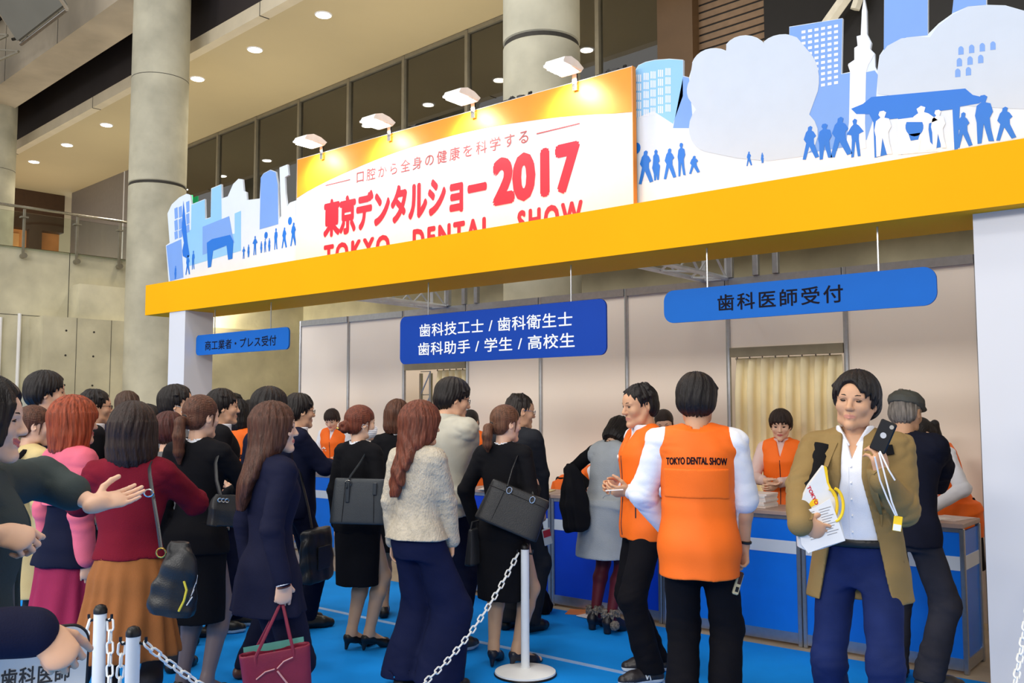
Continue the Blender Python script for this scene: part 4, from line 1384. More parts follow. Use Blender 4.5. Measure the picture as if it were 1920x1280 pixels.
    def collar(s, m, name='shirt_collar', z=1.46, out=.006, open_=.02):
        lo = s.nb-.14; hi = s.nb+.16
        v = Vox(lo, hi, .005)
        r = .058 if s.sex == 'f' else .067
        v.stack([(1.385, r+.022, r+.02, 0, -.016), (1.42, r+.010+out, r+.010+out, 0, -.014), (z, r+.004+out, r+.004+out, 0, -.004)], .0, fr=s.T)
        v.cone(s.nb-s.T.d((0, 0, .05)), s.nb+s.T.d((0, .012, .14)), r-.003, r-.001, .0, 's')
        if open_:
            Rm, o = s.T.R, s.T.o
            def fn(X, Y, Z):
                dx = X-o[0]; dy = Y-o[1]; dz = Z-o[2]
                u = dx*Rm[0, 0]+dy*Rm[1, 0]+dz*Rm[2, 0]; vv = dx*Rm[0, 1]+dy*Rm[1, 1]+dz*Rm[2, 1]; w = dx*Rm[0, 2]+dy*Rm[1, 2]+dz*Rm[2, 2]
                return np.minimum(open_*np.clip((w-1.37)/.08, .1, 1.5)-np.abs(u), vv-.02)
            v.region_cut(fn)
        return s.garment(name, v, m)

    def skirt(s, m, top=1.04, hem=.52, fit=.012, hemw=.19, hemd=.15, pleat=None, name='skirt', h=.008, cy=-.01, fold=.002):
        rx = np.interp(top, [r[0] for r in s.rings], [r[1] for r in s.rings])+fit
        ry = np.interp(top, [r[0] for r in s.rings], [r[2] for r in s.rings])+fit
        hx = np.interp(.87, [r[0] for r in s.rings], [r[1] for r in s.rings])+fit+.012
        hy = np.interp(.87, [r[0] for r in s.rings], [r[2] for r in s.rings])+fit+.012
        p = s.pel-np.array([0, 0, .92])
        rg = [(hem, hemw, hemd, 0, cy), (hem+.02, hemw, hemd, 0, cy), ((hem+.87)/2, (hemw+hx)/2, (hemd+hy)/2, 0, cy), (.80, hx+(hemw-hx)*.12, hy+(hemd-hy)*.12, 0, -.01), (.88, hx, hy, 0, -.01), (top, rx, ry, 0, -.005)]
        rg = [r for i, r in enumerate(rg) if i < 2 or r[0] > hem+.04]
        lo = np.array([-max(hemw, hx)-.06, -max(hemd, hy)-.12, hem-.03]); hi = np.array([max(hemw, hx)+.06, max(hemd, hy)+.12, top+.03])
        v = Vox(lo+p*[1, 1, 0], hi+p*[1, 1, 0], h)
        v.stack(rg, 0, fr=Fr(p*[1, 1, 0]), pleat=pleat)
        if fold: v.folds(fold, s.seed+11, f=(7, 7, 2.5))
        return s.garment(name, v, m)

    def pants(s, m, fit=.014, hemr=.070, kneer=None, top=1.0, hem=.06, name='trousers', h=.008, fold=.004):
        lo, hi = s.bounds(.16)
        lo[2] = 0.0; hi[2] = top+.04
        v = Vox(lo, hi, h)
        v.stack([(z-.92+s.pel[2], rx+fit, ry+fit, cx+s.pel[0], cy+s.pel[1]) for z, rx, ry, cx, cy in s.rings if z < top-.02]+[(top, np.interp(top, [r[0] for r in s.rings], [r[1] for r in s.rings])+fit, np.interp(top, [r[0] for r in s.rings], [r[2] for r in s.rings])+fit, s.pel[0], s.pel[1])], .02)
        kr = kneer if kneer is not None else (.066+hemr)/2
        for l in s.leg.values():
            v.cone(l['hip'], l['K'], .074+fit, kr+fit*.4, .04)
            e = l['A'].copy(); e[2] = hem+.01
            v.cone(l['K'], e, kr+fit*.4, hemr, .03)
            e2 = e.copy(); e2[2] = hem-.02
            v.cone(e2, e2+np.array([0, 0, .02]), hemr-.012, hemr-.012, 0, 's')
        if fold:
            v.folds(fold*.7, s.seed+21, f=(7, 7, 4))
            cs = [l['K'] for l in s.leg.values()]+[l['A']+np.array([0, 0, .08]) for l in s.leg.values()]+[s.pel-np.array([0, 0, .1])]
            v.folds(fold*.9, s.seed+22, f=(5, 5, 8), center=cs, rad=.085)
        v.plane((0, 0, hem), (0, 0, -1))
        return s.garment(name, v, m)

    def stockings(s, m, top=.85, name='stockings'):
        lo, hi = s.bounds(.05); hi[2] = top+.02; lo[2] = 0
        v = Vox(lo, hi, .005); e = .0022
        for l in s.leg.values():
            v.cone(l['hip'], l['K'], .070+e, .050+e, .025)
            v.cone(l['K'], l['K']*.7+l['A']*.3-l['d']*.012, .050+e, .053+e, .03)
            v.cone(l['K']*.7+l['A']*.3-l['d']*.012, l['A'], .053+e, .033+e, .02)
            v.cone(l['A']-l['d']*.02-np.array([0, 0, .05]), l['A'], .03+e, .032+e, .02)
            b = l['A']+l['d']*.125; b[2] = .032
            v.cone(l['A']-np.array([0, 0, .03]), b, .032+e, .026+e, .02)
        v.plane((0, 0, top), (0, 0, 1))
        return s.garment(name, v, m)

    def shoes(s, m, kind='sneaker', msole=None, sides='LR'):
        msole = msole or M_BLKP
        out = []
        for sd in sides:
            l = s.leg[sd]; d = l['d']; w = np.array([d[1], -d[0], 0]); A = l['A']
            fr = Fr((A[0], A[1], 0), np.stack([w, d, np.array([0, 0, 1.])], 1))
            lo = np.array([A[0], A[1], 0])-np.array([.22, .22, .02]); hi = np.array([A[0], A[1], 0])+np.array([.22, .22, .24])
            v = Vox(lo, hi, .0045)
            hl = s.heel
            if kind == 'pump':
                v.cone((0, -.03, hl+.03), (0, .0, hl+.028), .034, .034, .01, fr=fr)
                v.cone((0, 0, hl+.025), (0, .125, .032), .034, .036, .02, fr=fr)
                v.cone((0, .125, .030), (0, .185, .020), .035, .016, .02, fr=fr)
                v.cone((0, -.035, hl+.01), (0, -.045, .012), .022, .011, .012, fr=fr)
                # opening for the foot
                v.cone((0, -.03, hl+.085), (0, .06, hl*.6+.085), .036, .036, .006, 's', fr=fr)
                v.cone((0, .06, hl*.6+.080), (0, .115, .072), .034, .022, .006, 's', fr=fr)
                v.cone((0, -.02, hl+.04), (0, .10, .045), .022, .018, .004, 's', fr=fr)
                # arch gap under the shank
                v.cone((-.06, .04, -.012+hl*.10), (.06, .04, -.012+hl*.10), .025+hl*.30, .025+hl*.30, .004, 's', fr=fr)
            else:
                hh = .1 if kind == 'boot' else .075
                v.cone((0, -.035, .035+hl), (0, -.01, hh+hl), .038, .036, .015, fr=fr)
                v.cone((0, -.04, .035+hl*.9), (0, .12, .036), .038, .042, .02, fr=fr)
                v.cone((0, .03, .075+hl), (0, .12, .045), .030, .030, .02, fr=fr)
                v.cone((.0, .12, .034), (-.006*l['sx'], .175, .030), .042, .032, .02, fr=fr)
                if kind == 'boot' and hl:
                    v.cone((0, -.04, hl+.01), (0, -.04, .012), .032, .028, .01, fr=fr)
                    v.cone((-.06, .035, 0), (.06, .035, 0), .015+hl*.4, .015+hl*.4, .004, 's', fr=fr)
                v.cone((0, -.01, hh+.03+hl), (0, -.01, hh+hl-.01), .034, .030, .004, 's', fr=fr)
            v.plane((0, 0, .004), (0, 0, -1))
            V, Q = v.mesh()
            C = V[Q].mean(1)
            mi = (C[:, 2] < (.026 if kind == 'sneaker' else .014)).astype(int)
            out.append(link_mesh('shoe', V, Q, [m, msole], s.o, mi, s.sc))
        return out

    def hair(s, m, style='short', front=.062, seed=0, vol=0.0, length=.30, tail=.22, bang=False, name='hair', part=0.0, wave=0.0, face=1.0):
        g = 1.0 if s.sex == 'f' else 1.04
        r = random.Random(seed+s.seed)
        H = Fr()
        lo = np.array([-.19, -.30, -.62 if style in ('long',) else -.34]); hi = np.array([.19, .24 if style == 'ponytail' else .17, .19])
        h = .004 if style != 'long' else .005
        v = Vox(lo, hi, h)
        t = .010+vol
        v.ell((0, -.014, .038), (.076+t, .094+t*1.1, .082+t*1.15), 0)
        ph = [r.uniform(0, 6.28) for _ in range(6)]
        if style in ('short', 'shortf'):
            v.ell((0, -.05, -.01), (.074+t*.8, .056+t, .072), .02)
            for k in range(16 if style == 'short' else 0):     # tufts
                a = r.uniform(-2.6, 2.6); el = r.uniform(.15, 1.15)
                d0 = np.array([math.sin(a)*math.cos(el), -math.cos(a)*math.cos(el)*.9, math.sin(el)])
                p = np.array([0, -.014, .038])+d0*np.array([.078, .096, .088])*(1+t)
                q = p+d0*(.003+.006*r.random())+np.array([r.uniform(-.02, .02), .022, -.012])
                v.cone(p, q, .014, .004, .012)
        elif style == 'bob':
            L = length
            v.stack([(-L, .062+t*.8, .060+t, 0, -.022), (-L+.03, .080+t, .078+t, 0, -.020), (-.07, .086+t, .090+t, 0, -.016), (.0, .082+t, .094+t, 0, -.012), (.05, .074+t, .09+t, 0, -.012)], .02)
        elif style == 'long':
            L = length
            v.stack([(-L, .045, .020, 0, -.150), (-L+.05, .074, .034, 0, -.142), (-.26, .092+t*.6, .046, 0, -.125), (-.16, .092+t, .066, 0, -.075), (-.08, .086+t, .085+t, 0, -.026), (0, .082+t, .094+t, 0, -.014), (.05, .074+t, .09+t, 0, -.012)], .02)
        elif style in ('ponytail', 'bun'):
            v.ell((0, -.05, -.02), (.070+t*.6, .056+t*.6, .062), .02)
        # strands
        X, Y, Z = v.ax[0][:, None, None], v.ax[1][None, :, None], v.ax[2][None, None, :]
        th = np.arctan2(X, -(Y+.01))
        if style in ('ponytail', 'bun'):
            st = np.sin(46*np.arctan2(X, Z-.0)+ph[0]+2*np.sin(9*Y*10))*.0012
        else:
            st = np.sin(34*th+3*np.sin(Z*22+ph[0])+ph[1])*.0016+np.sin(15*th+2*np.sin(Z*14+ph[2])+ph[3])*.0022
        if wave:
            st = st+wave*(np.sin(Z*55+4.5*np.sin(th*3+ph[4])+ph[5])*.6+np.sin(Z*31+7*th+ph[2])*.6)*np.clip((-Z-.02)/.12, 0, 1)
        v.d = v.d+st.astype(F32)
        # face opening
        fz = front
        if bang:
            v.ell((0, .125, -.055), (.066*face, .085, .088), .008, 's')
            v.ell((0, .075, -.09), (.058*face, .07, .08), .008, 's')
        else:
            v.ell((0, .135, fz-.085), (.070*face, .085, .095), .012, 's')
            v.ell((part, .12, fz-.045), (.050*face, .07, .075), .012, 's')
            v.ell((0, .075, -.085), (.060*face, .075, .085), .010, 's')
        if style in ('short', 'shortf'):
            X, Y, Z = v.ax[0][:, None, None], v.ax[1][None, :, None], v.ax[2][None, None, :]
            # lower edge: nape at the back, above the ears at the sides
            edge = np.where(Y < -.045, -.075, np.where(Y < .012, -.075+(Y+.045)/.057*.085, .010+(Y-.012)*.35))
            edge = np.where((Y > .012) & (Y < .03), -.018, edge)
            edge = edge+.010*np.sin(th*21+ph[1])+.006*np.sin(th*47+ph[2])
            v.d = np.maximum(v.d, (edge-Z+0*X).astype(F32))
        elif style in ('ponytail', 'bun'):
            X, Y, Z = v.ax[0][:, None, None], v.ax[1][None, :, None], v.ax[2][None, None, :]
            edge = np.where(Y < -.05, -.07, np.where(Y < .01, -.07+(Y+.05)/.06*.085, .015+(Y-.01)*.3))
            v.d = np.maximum(v.d, (edge-Z+0*X).astype(F32))
            for q in (-1, 1):
                v.cone((q*.076, .03, .02), (q*.074, .022, -.05), .007, .003, .01)
        if style == 'ponytail':
            bz = -.005
            p = np.array([0, -.105, bz]); rr = [.016, .030, .034, .030, .010]
            gd = s.H.R.T@np.array([0, 0, -1.])      # the tail hangs straight down
            bk = s.H.R.T@s.T.R@np.array([0, -1., 0])
            q0 = p+np.array([0, -.035, -.005])+bk*.004
            pts = [p, q0+gd*.02, q0+gd*.4*tail+bk*.012, q0+gd*.75*tail+bk*.008, q0+gd*tail]
            for i in range(4): v.cone(pts[i], pts[i+1], rr[i], rr[i+1], .012)
        if style == 'bun':
            v.ell((0, -.125, -.02), (.050, .036, .046), .008)
            v.cone((-.03, -.15, -.03), (.03, -.15, .0), .016, .014, .01)
            v.cone((-.02, -.148, -.0), (.03, -.148, -.04), .014, .014, .01)
        V, Q = v.mesh()
        V = np.array([0, 0, 0])+(V*g)@s.H.R.T+s.H.o
        o = link_mesh(name, V, Q, m, s.o, None, s.sc)
        if style == 'ponytail':
            MB().tube([s.H.p(np.array([.017*math.cos(k*PI/6), -.112-.008*math.sin(k*PI/6), -.008+.017*math.sin(k*PI/6)])*g)*s.sc for k in range(12)], .005*s.sc, 6, closed=True).build('hair_tie', M_BLKP, o, smooth=True)
        return o

    # points in world space
    def world(s, p):
        c, k = math.cos(s.o.rotation_euler[2]), math.sin(s.o.rotation_euler[2])
        p = np.array(p)*s.sc
        return np.array([c*p[0]-k*p[1], k*p[0]+c*p[1], p[2]])+np.array(s.o.location)
    def hp(s, p):      # head-frame point, scaled, in body object space
        g = 1.0 if s.sex == 'f' else 1.04
        return s.H.p(np.array(p, float)*g)*s.sc
    def glasses(s, m, r=.021):
        b = MB()
        for q in (-1, 1):
            pts = [s.hp((q*.032+r*1.05*math.cos(a), .104-.012*abs(math.cos(a)*.5+q*.5), .002+r*.72*math.sin(a))) for a in np.linspace(0, 2*PI, 17)[:-1]]
            b.tube(pts, .0017, 5, closed=True)
            b.tube([s.hp((q*.054, .094, .008)), s.hp((q*.074, .05, .01)), s.hp((q*.080, -.012, .008)), s.hp((q*.078, -.03, -.012))], .0017, 5)
        b.tube([s.hp((-.011, .105, .004)), s.hp((0, .108, .006)), s.hp((.011, .105, .004))], .0016, 5)
        return b.build('glasses', m, s.o)
    def mask(s, m):
        g = 1.0
        v = Vox((-.1, -.02, -.14), (.1, .15, .03), .004)
        v.ell((0, .035, -.055), (.064, .082, .058), 0)
        v.cone((0, .09, -.01), (0, .108, -.035), .012, .014, .02)
        Y = v.ax[1][None, :, None]; X = v.ax[0][:, None, None]; Z = v.ax[2][None, None, :]
        v.d = v.d+(.0016*np.sin(Z*420)).astype(F32)
        v.d = np.maximum(v.d, (.022-Y+0*X+0*Z).astype(F32))
        V, Q = v.mesh()
        gg = 1.0 if s.sex == 'f' else 1.04
        o = link_mesh('face_mask', (V*gg)@s.H.R.T+s.H.o, Q, m, s.o, None, s.sc)
        b = MB()
        for q in (-1, 1):
            b.tube([s.hp((q*.056, .05, -.03)), s.hp((q*.078, .015, -.01)), s.hp((q*.086, -.022, .0)), s.hp((q*.08, -.03, -.02)), s.hp((q*.056, .04, -.085))], .0015, 5)
        b.build('ear_loop', m, o)
        return o

def project_text(P, target, body, x0, x1, z0, z1, m, side='back', fat=.0, name='lettering', arc_=0.0, lift=.0025):
    """writing printed on a garment: flat letters laid onto its surface (body-space coordinates)"""
    v, f = text_mesh(body, 0, 1.0)
    me = target.data
    bv = BVHTree.FromPolygons([tuple(q.co) for q in me.vertices], [tuple(p.vertices) for p in me.polygons])
    lo = v.min(0); hi = v.max(0)
    sg = 1 if side == 'back' else -1
    vs = []; fs = []
    offs = [(0, 0)]+([(fat*math.cos(k*PI/3), fat*math.sin(k*PI/3)) for k in range(6)] if fat else [])
    for j, (ox, oz) in enumerate(offs):
        o = len(vs)
        for i in range(len(v)):
            u = (v[i, 0]-lo[0])/(hi[0]-lo[0])
            x = x0+u*(x1-x0)+ox; z = z0+(v[i, 1]-lo[1])/(hi[1]-lo[1])*(z1-z0)+oz+arc_*(4*u*(1-u))
            if side == 'back':
                org = Vector((x, -.6, z)); dr = Vector((0, 1, 0))
            else:
                org = Vector((-x, .6, z)); dr = Vector((0, -1, 0))
            h = bv.ray_cast(org, dr)
            p = h[0] if h[0] is not None else Vector((x, 0, z))
            vs.append((p.x, p.y-sg*(lift+.0001*j), p.z))
        fs += [[i+o for i in q] for q in f]
    b = MB(); b.v = vs; b.f = fs; b.m = [0]*len(fs)
    return b.build(name, m, target)

def spot(px, dep):
    """floor position under a point seen at column px and camera depth dep"""
    p = at_depth(px, 767, dep)
    return (p[0], p[1], 0.0)
def face(a, px=960):
    """world heading for a camera-relative angle: 0 away, 90 left, -90 right, 180 towards"""
    return _ya+R_(a)-math.atan((px-960)/FPX)

def surf_line(target, pts, m, side='front', r=.003, name='seam', lift=.0, flat=None):
    """a cord or zip laid along a garment; pts are (x,z) in body space as seen from that side"""
    me = target.data
    bv = BVHTree.FromPolygons([tuple(q.co) for q in me.vertices], [tuple(p.vertices) for p in me.polygons])
    out = []
    for x, z in pts:
        if side == 'front': h = bv.ray_cast(Vector((x, .8, z)), Vector((0, -1, 0)))
        else: h = bv.ray_cast(Vector((x, -.8, z)), Vector((0, 1, 0)))
        if h[0] is not None and (not out or abs(out[-1][1]-h[0].y) < .06): out.append((h[0].x, h[0].y+(lift if side == 'front' else -lift), h[0].z))
    if len(out) < 2: return None
    return MB().tube(out, r, 8, flat=flat, upv=(1, 0, .2) if flat else None).build(name, m, target, smooth=True)
def linspace2(a, b, n):
    return [(a[0]+(b[0]-a[0])*k/(n-1), a[1]+(b[1]-a[1])*k/(n-1)) for k in range(n)]

class At:
    """where a person stands and which way they face; converts points and directions of the place into body space"""
    def __init__(s, px, dep, a, h, y=None):
        if y is not None:
            d = ray(px, 767); t = y/d[1]; p = d*t; s.pos = (p[0], p[1], 0.0); s.dep = float(p@FW)
        else:
            s.pos = spot(px, dep); s.dep = dep
        s.pos = (s.pos[0], s.pos[1], .006)
        s.yaw = face(a, px); s.h = h; s.sc = h/1.70
    def loc(s, w):
        d = np.array(w, float)-np.array(s.pos); c, k = math.cos(-s.yaw), math.sin(-s.yaw)
        return np.array([c*d[0]-k*d[1], k*d[0]+c*d[1], d[2]])/s.sc
    def to(s, px, py, dd=0.0): return s.loc(at_depth(px, py, s.dep+dd))
    def dir(s, r, u, t=0.0):
        w = RT*r+UP*u-FW*t; c, k = math.cos(-s.yaw), math.sin(-s.yaw)
        return np.array([c*w[0]-k*w[1], k*w[0]+c*w[1], w[2]])
    def make(s, label, **kw):
        p = Person(label, s.pos, s.yaw, h=s.h, **kw); p.at = s
        return p
# ---------------------------------------------------------------- the people
K_BLACK = cloth((20, 20, 24)); K_CHAR = cloth((40, 42, 48)); K_NAVY = cloth((26, 28, 50)); K_NAVY2 = cloth((18, 22, 44))
K_ORANGE = mat('vest_orange', (252, 112, 26), rough=.6, var=.03, scale=5, bump=.1, bscale=200, spec=.3)
K_WHITE = cloth((232, 234, 242), var=.02); K_PINKW = cloth((224, 196, 190), var=.02)
K_TROU = cloth((16, 15, 20)); L_BLK = leather((20, 20, 22)); L_BRN = leather((92, 52, 34))
K_NUDE = mat('stocking_nude', (206, 166, 134), rough=.45, var=.03); K_GREYST = mat('stocking_grey', (128, 110, 108), rough=.45, var=.03)
K_BLKT = mat('tights_black', (34, 26, 30), rough=.6, var=.05); K_BURG = mat('tights_burgundy', (92, 18, 36), rough=.6, var=.05)
HB = hairm((26, 21, 21)); HB2 = hairm((44, 30, 26)); HBR = hairm((84, 52, 38)); HRED = hairm((142, 62, 34)); HAUB = hairm((104, 52, 36)); HBR2 = hairm((98, 64, 46))
M_RUB = mat('sole_white', (226, 228, 226), rough=.6); M_ZIP = mat('zip_dark', (40, 34, 44), rough=.4)
ALLP = {}
def suit(p, k=K_BLACK, hem=.80, fit=.020, waist=.010, collar=True, **kw):
    j = p.top('suit_jacket', k, fit=fit, hem=hem, waist=waist if p.sex == 'f' else .004, collar=.018, sfit=.016, **kw)
    if collar: p.collar(K_WHITE)
    return j
def staff(p, shirt=K_WHITE, hem=.76, vn=(1.30, .030), sleeve='long', marks=True, far=False):
    p.top('shirt', shirt, fit=.012, hem=.92, sleeve=sleeve, sfit=.016, h=.009 if far else .007)
    vst = p.top('vest', K_ORANGE, fit=.030, hem=hem, sleeve='none', collar=.022, vneck=vn, fold=.003, h=.009 if far else .007)
    p.collar(shirt)
    if marks:
        sc = p.sc
        surf_line(vst, linspace2((0, (hem+.02)*sc), (0, (vn[0]-.02)*sc), 14), M_ZIP, 'front', .0035*sc, 'zip')
    return vst

# -- the welcoming woman at the left edge
A = At(-36, 2.65, -98, 1.685)
p = A.make('smiling person in a dark grey-green coat at the left edge, pointing with open palm', res=.0035, seed=11, smile=1.0, head=(-4, 2, 0), skin_c=SK1, side=0,
           armL=dict(to=A.to(180, 946, .30), pole=A.dir(-.3, .1, -1), h=A.dir(.56, .10, -.82), n=A.dir(.25, .85, .45), curl=.12, thumb=.35, spread=-.03),
           armR=dict(to=A.to(-14, 1002, -.24), pole=A.dir(-1, -.6, .2), h=A.dir(.9, -.15, -.1), n=A.dir(.1, -.75, -.6), curl=1.25))
ALLP['point'] = p
K_COAT = cloth((62, 70, 70), var=.05)
p.top('blouse', K_WHITE, fit=.012, hem=.9, sleeve='none', collar=.01)
p.top('dress', cloth((86, 90, 92)), fit=.018, hem=.55, sleeve='none', flare=.02)
p.top('coat', K_COAT, fit=.036, hem=.42, flare=.09, sleeve='three', sfit=.030, collar=.02, opening=(.045, .10, 1.2), h=.007, fold=.005)
p.hair(HB, 'bob', length=.10, vol=.010, front=.065, wave=.004, face=1.12); p.brows(HB); p.stockings(K_BLKT); p.shoes(L_BLK)

# -- the arm with the hand-held sign, bottom left
A2 = At(-150, 2.18, -96, 1.70)
p2 = A2.make('person in a navy jacket reaching in at bottom left with a hand-held sign', res=.004, seed=12, sex='m', head=(0, 10, 0),
             armR=dict(to=A2.to(70, 1184, -.14), pole=A2.dir(-.6, -.2, .4), h=A2.dir(.75, -.65, .1), n=A2.dir(-.3, -.6, -.7), curl=1.3), skin_c=SK2)
p2.top('jacket', K_NAVY, fit=.028, hem=.78, sfit=.022, collar=.02); p2.pants(K_NAVY, h=.012); p2.shoes(L_BLK); p2.hair(HB, 'short'); p2.brows(HB)

# -- the queue at left, front to back
A6 = At(250, 4.32, -12, 1.605)
p6 = A6.make('person with a dark bob, burgundy sweater and brown gathered skirt, seen from behind', res=.0045, seed=16, head=(-4, 0, 0), skin_c=SK2,
             armR=dict(to=A6.to(318, 905, .30), pole=A6.dir(1, -.9, -.1), h=A6.dir(-.5, .5, -.6), curl=.6), armL=dict(to=A6.to(205, 935, .30), pole=A6.dir(-1, -.8, 0), h=A6.dir(.6, .2, -.6), curl=.6))
ALLP['burg'] = p6
p6.top('sweater', cloth((116, 22, 40), var=.05, bump=.3), fit=.030, hem=.965, sfit=.026, flare=.012, fold=.005)
p6.skirt(cloth((150, 94, 52), rough=.7), top=.985, hem=.50, hemw=.245, hemd=.215, pleat=(15, .014, 1.0, .5), fit=.016)
p6.stockings(K_BLKT); p6.shoes(L_BLK); p6.hair(HB2, 'bob', length=.165, vol=.026, front=.05); p6.brows(HB2)

A5 = At(138, 4.85, -62, 1.648)
p5 = A5.make('person with a red-brown bob in a pink jacket and plum skirt, laughing in profile', res=.0045, seed=15, head=(-26, 0, 0), smile=.9, skin_c=SK1)
p5.top('jacket', cloth((222, 106, 126), rough=.6), fit=.034, hem=1.14, sfit=.024, flare=.02, fold=.005, h=.008)
MBc = p5.collar(cloth((222, 106, 126), rough=.6), 'jacket_collar', z=1.445, out=.022, open_=0)
p5.top('navy_vest', K_NAVY2, fit=.026, hem=.82, sleeve='none', flare=.03)
p5.skirt(cloth((150, 40, 76), rough=.7), top=1.0, hem=.38, hemw=.22, hemd=.19, pleat=(12, .010, .95, .4), fit=.014)
p5.stockings(K_BLKT); p5.shoes(L_BLK); p5.hair(HRED, 'bob', length=.175, vol=.020, front=.045, bang=True); p5.brows(HRED)

A4 = At(60, 5.45, -60, 1.62)
p4 = A4.make('person with tied brown hair in a beige trench coat carrying a black rucksack', res=.005, seed=14, head=(-25, 4, 0))
p4.top('trench_coat', cloth((204, 184, 132), rough=.7), fit=.030, hem=.55, flare=.05, sfit=.02, collar=.02, fold=.004)
p4.collar(K_BLACK, 'dark_collar'); p4.stockings(K_BLKT); p4.shoes(L_BLK); p4.hair(HBR, 'ponytail', tail=.15); p4.brows(HBR)

A3 = At(84, 6.2, -88, 1.84)
p3 = A3.make('tall person with tousled black hair in a dark suit before the concrete wall', res=.0055, sex='m', seed=13, skin_c=SK2)
suit(p3, K_NAVY, h=.010); p3.pants(K_NAVY, h=.012); p3.shoes(L_BLK); p3.hair(HB, 'short', vol=.010); p3.brows(HB)

A7 = At(178, 6.85, -84, 1.74)
p7 = A7.make('person with black hair and glasses in a dark suit behind the red-brown bob', res=.006, sex='m', seed=17, skin_c=SK2)
suit(p7, K_BLACK, h=.011); p7.pants(K_BLACK, h=.012); p7.shoes(L_BLK); p7.hair(HB, 'short'); p7.brows(HB); p7.glasses(M_BLKP)
A7b = At(116, 7.4, -70, 1.60)
p7b = A7b.make('dark-haired person whose crown shows between tall suited figure and red-brown bob', res=.006, seed=18)
suit(p7b, K_BLACK, h=.011); p7b.skirt(K_BLACK, h=.011); p7b.shoes(L_BLK); p7b.hair(HB, 'ponytail'); p7b.brows(HB)
A8 = At(238, 7.75, 0, 1.737)
p8 = A8.make('person with brown cropped hair seen from behind above the dark bob', res=.006, sex='m', seed=19)
suit(p8, K_NAVY, h=.011); p8.pants(K_NAVY, h=.012); p8.shoes(L_BLK); p8.hair(hairm((70, 50, 40)), 'short', vol=.008); p8.brows(HBR)
A9 = At(277, 6.95, -80, 1.622)
p9 = A9.make('dark-haired person in profile holding papers, right of the dark bob', res=.0055, seed=20, skin_c=SK1,
             armR=dict(to=A9.to(312, 868, -.05), h=A9.dir(.7, .4, .2), n=A9.dir(-.3, .2, -.8)), armL=dict(to=A9.to(316, 872, .12), h=A9.dir(.7, .3, .1)))
ALLP['papers'] = p9
suit(p9, K_BLACK, h=.010); p9.skirt(K_BLACK, h=.011); p9.shoes(L_BLK); p9.hair(HB, 'shortf', vol=.012, front=.05); p9.brows(HB)
A10 = At(336, 6.45, -108, 1.755)
p10 = A10.make('person with black hair, white face mask, pale shirt and grey jacket', res=.0055, sex='m', seed=21, head=(8, -8, 0), skin_c=SK2)
p10.top('shirt', cloth((196, 212, 232)), fit=.014, hem=.9, h=.011); p10.top('jacket', cloth((110, 112, 116)), fit=.026, hem=.82, opening=(.05, .07, 1.2), collar=.015, h=.010, sfit=.018)
p10.collar(cloth((196, 212, 232))); p10.pants(K_CHAR, h=.012); p10.shoes(L_BLK); p10.hair(HB, 'short', vol=.008); p10.brows(HB); p10.mask(K_WHITE)
A11 = At(318, 5.75, -35, 1.57)
p11 = A11.make('person with dark auburn hair in a grey hooded wool coat with a yellow edge', res=.0055, seed=22)
cc = p11.top('wool_coat', cloth((104, 104, 106), bump=.4, bscale=120), fit=.034, hem=.6, flare=.03, sfit=.024, collar=.02, h=.009)
v = Vox(p11.nb-np.array([.2, .22, .16]), p11.nb+np.array([.2, .2, .16]), .008); v.ell((0, -.075, 1.39), (.115, .07, .065), 0, fr=p11.T); v.cone((0, -.02, 1.44), (0, .0, 1.60), .075, .08, .02, 's', fr=p11.T); v.folds(.006, 4)
p11.garment('hood', v, cloth((104, 104, 106), bump=.4, bscale=120))
surf_line(cc, [(-.13+.02*k, 1.285+.012*math.sin(k*.5)) for k in range(13)], mat('yellow_edge', (214, 196, 70), rough=.6), 'back', .007, 'yellow_edge')
p11.pants(K_CHAR, h=.012); p11.shoes(L_BLK); p11.hair(hairm((70, 34, 30)), 'shortf', vol=.012); p11.brows(HBR)

A12 = At(374, 5.17, -30, 1.675)
p12 = A12.make('person with a low brown ponytail in a black suit and knee skirt, third from the chain post', res=.0045, seed=23, head=(-22, 2, 0), heel=.05, skin_c=SK1, feet={'L': (-.075, .02, -10), 'R': (.085, .0, -16)},
               armR=dict(to=A12.to(430, 925, .24), pole=A12.dir(1, -.8, 0), h=A12.dir(-.2, .1, -.9), curl=.6))
p12.o['label'] = 'person with low brown ponytail in black skirt suit, right of the burgundy sweater'
ALLP['p12'] = p12
suit(p12, K_BLACK, hem=.82, flare=.018, waist=.014); p12.skirt(K_BLACK, hem=.44, hemw=.175, hemd=.14, top=1.0); p12.stockings(K_GREYST); p12.shoes(L_BLK, 'pump'); p12.hair(HBR, 'ponytail', tail=.25); p12.brows(HBR)
for sd in 'LR':
    l = p12.leg[sd]
    MB().tube([(l['A']+np.array([.036*math.cos(a), .036*math.sin(a), -.01]))*p12.sc for a in np.linspace(0, 2*PI, 13)[:-1]], .005, 6, closed=True).build('ankle_strap', L_BLK, p12.o, smooth=True)
A13 = At(416, 6.75, -84, 1.737)
p13 = A13.make('dark-haired person in black suit and white-soled trainers, right of low brown ponytail', res=.0055, sex='m', seed=24, skin_c=SK2, feet={'L': (-.09, .12, 0), 'R': (.09, -.02, -5)})
suit(p13, K_BLACK, h=.010); p13.pants(K_NAVY2, h=.011); p13.shoes(leather((24, 26, 30)), 'sneaker', M_RUB); p13.hair(HB, 'short', vol=.004); p13.brows(HB)
A14 = At(448, 8.3, -22, 1.675)
p14 = A14.make('staff person with shoulder-length black hair and lettered orange vest, far in the queue', res=.006, seed=25)
v14 = staff(p14, far=True, marks=False); p14.skirt(K_TROU, h=.012); p14.stockings(K_BLKT); p14.shoes(L_BLK); p14.hair(HB, 'bob', length=.15, vol=.012); p14.brows(HB)
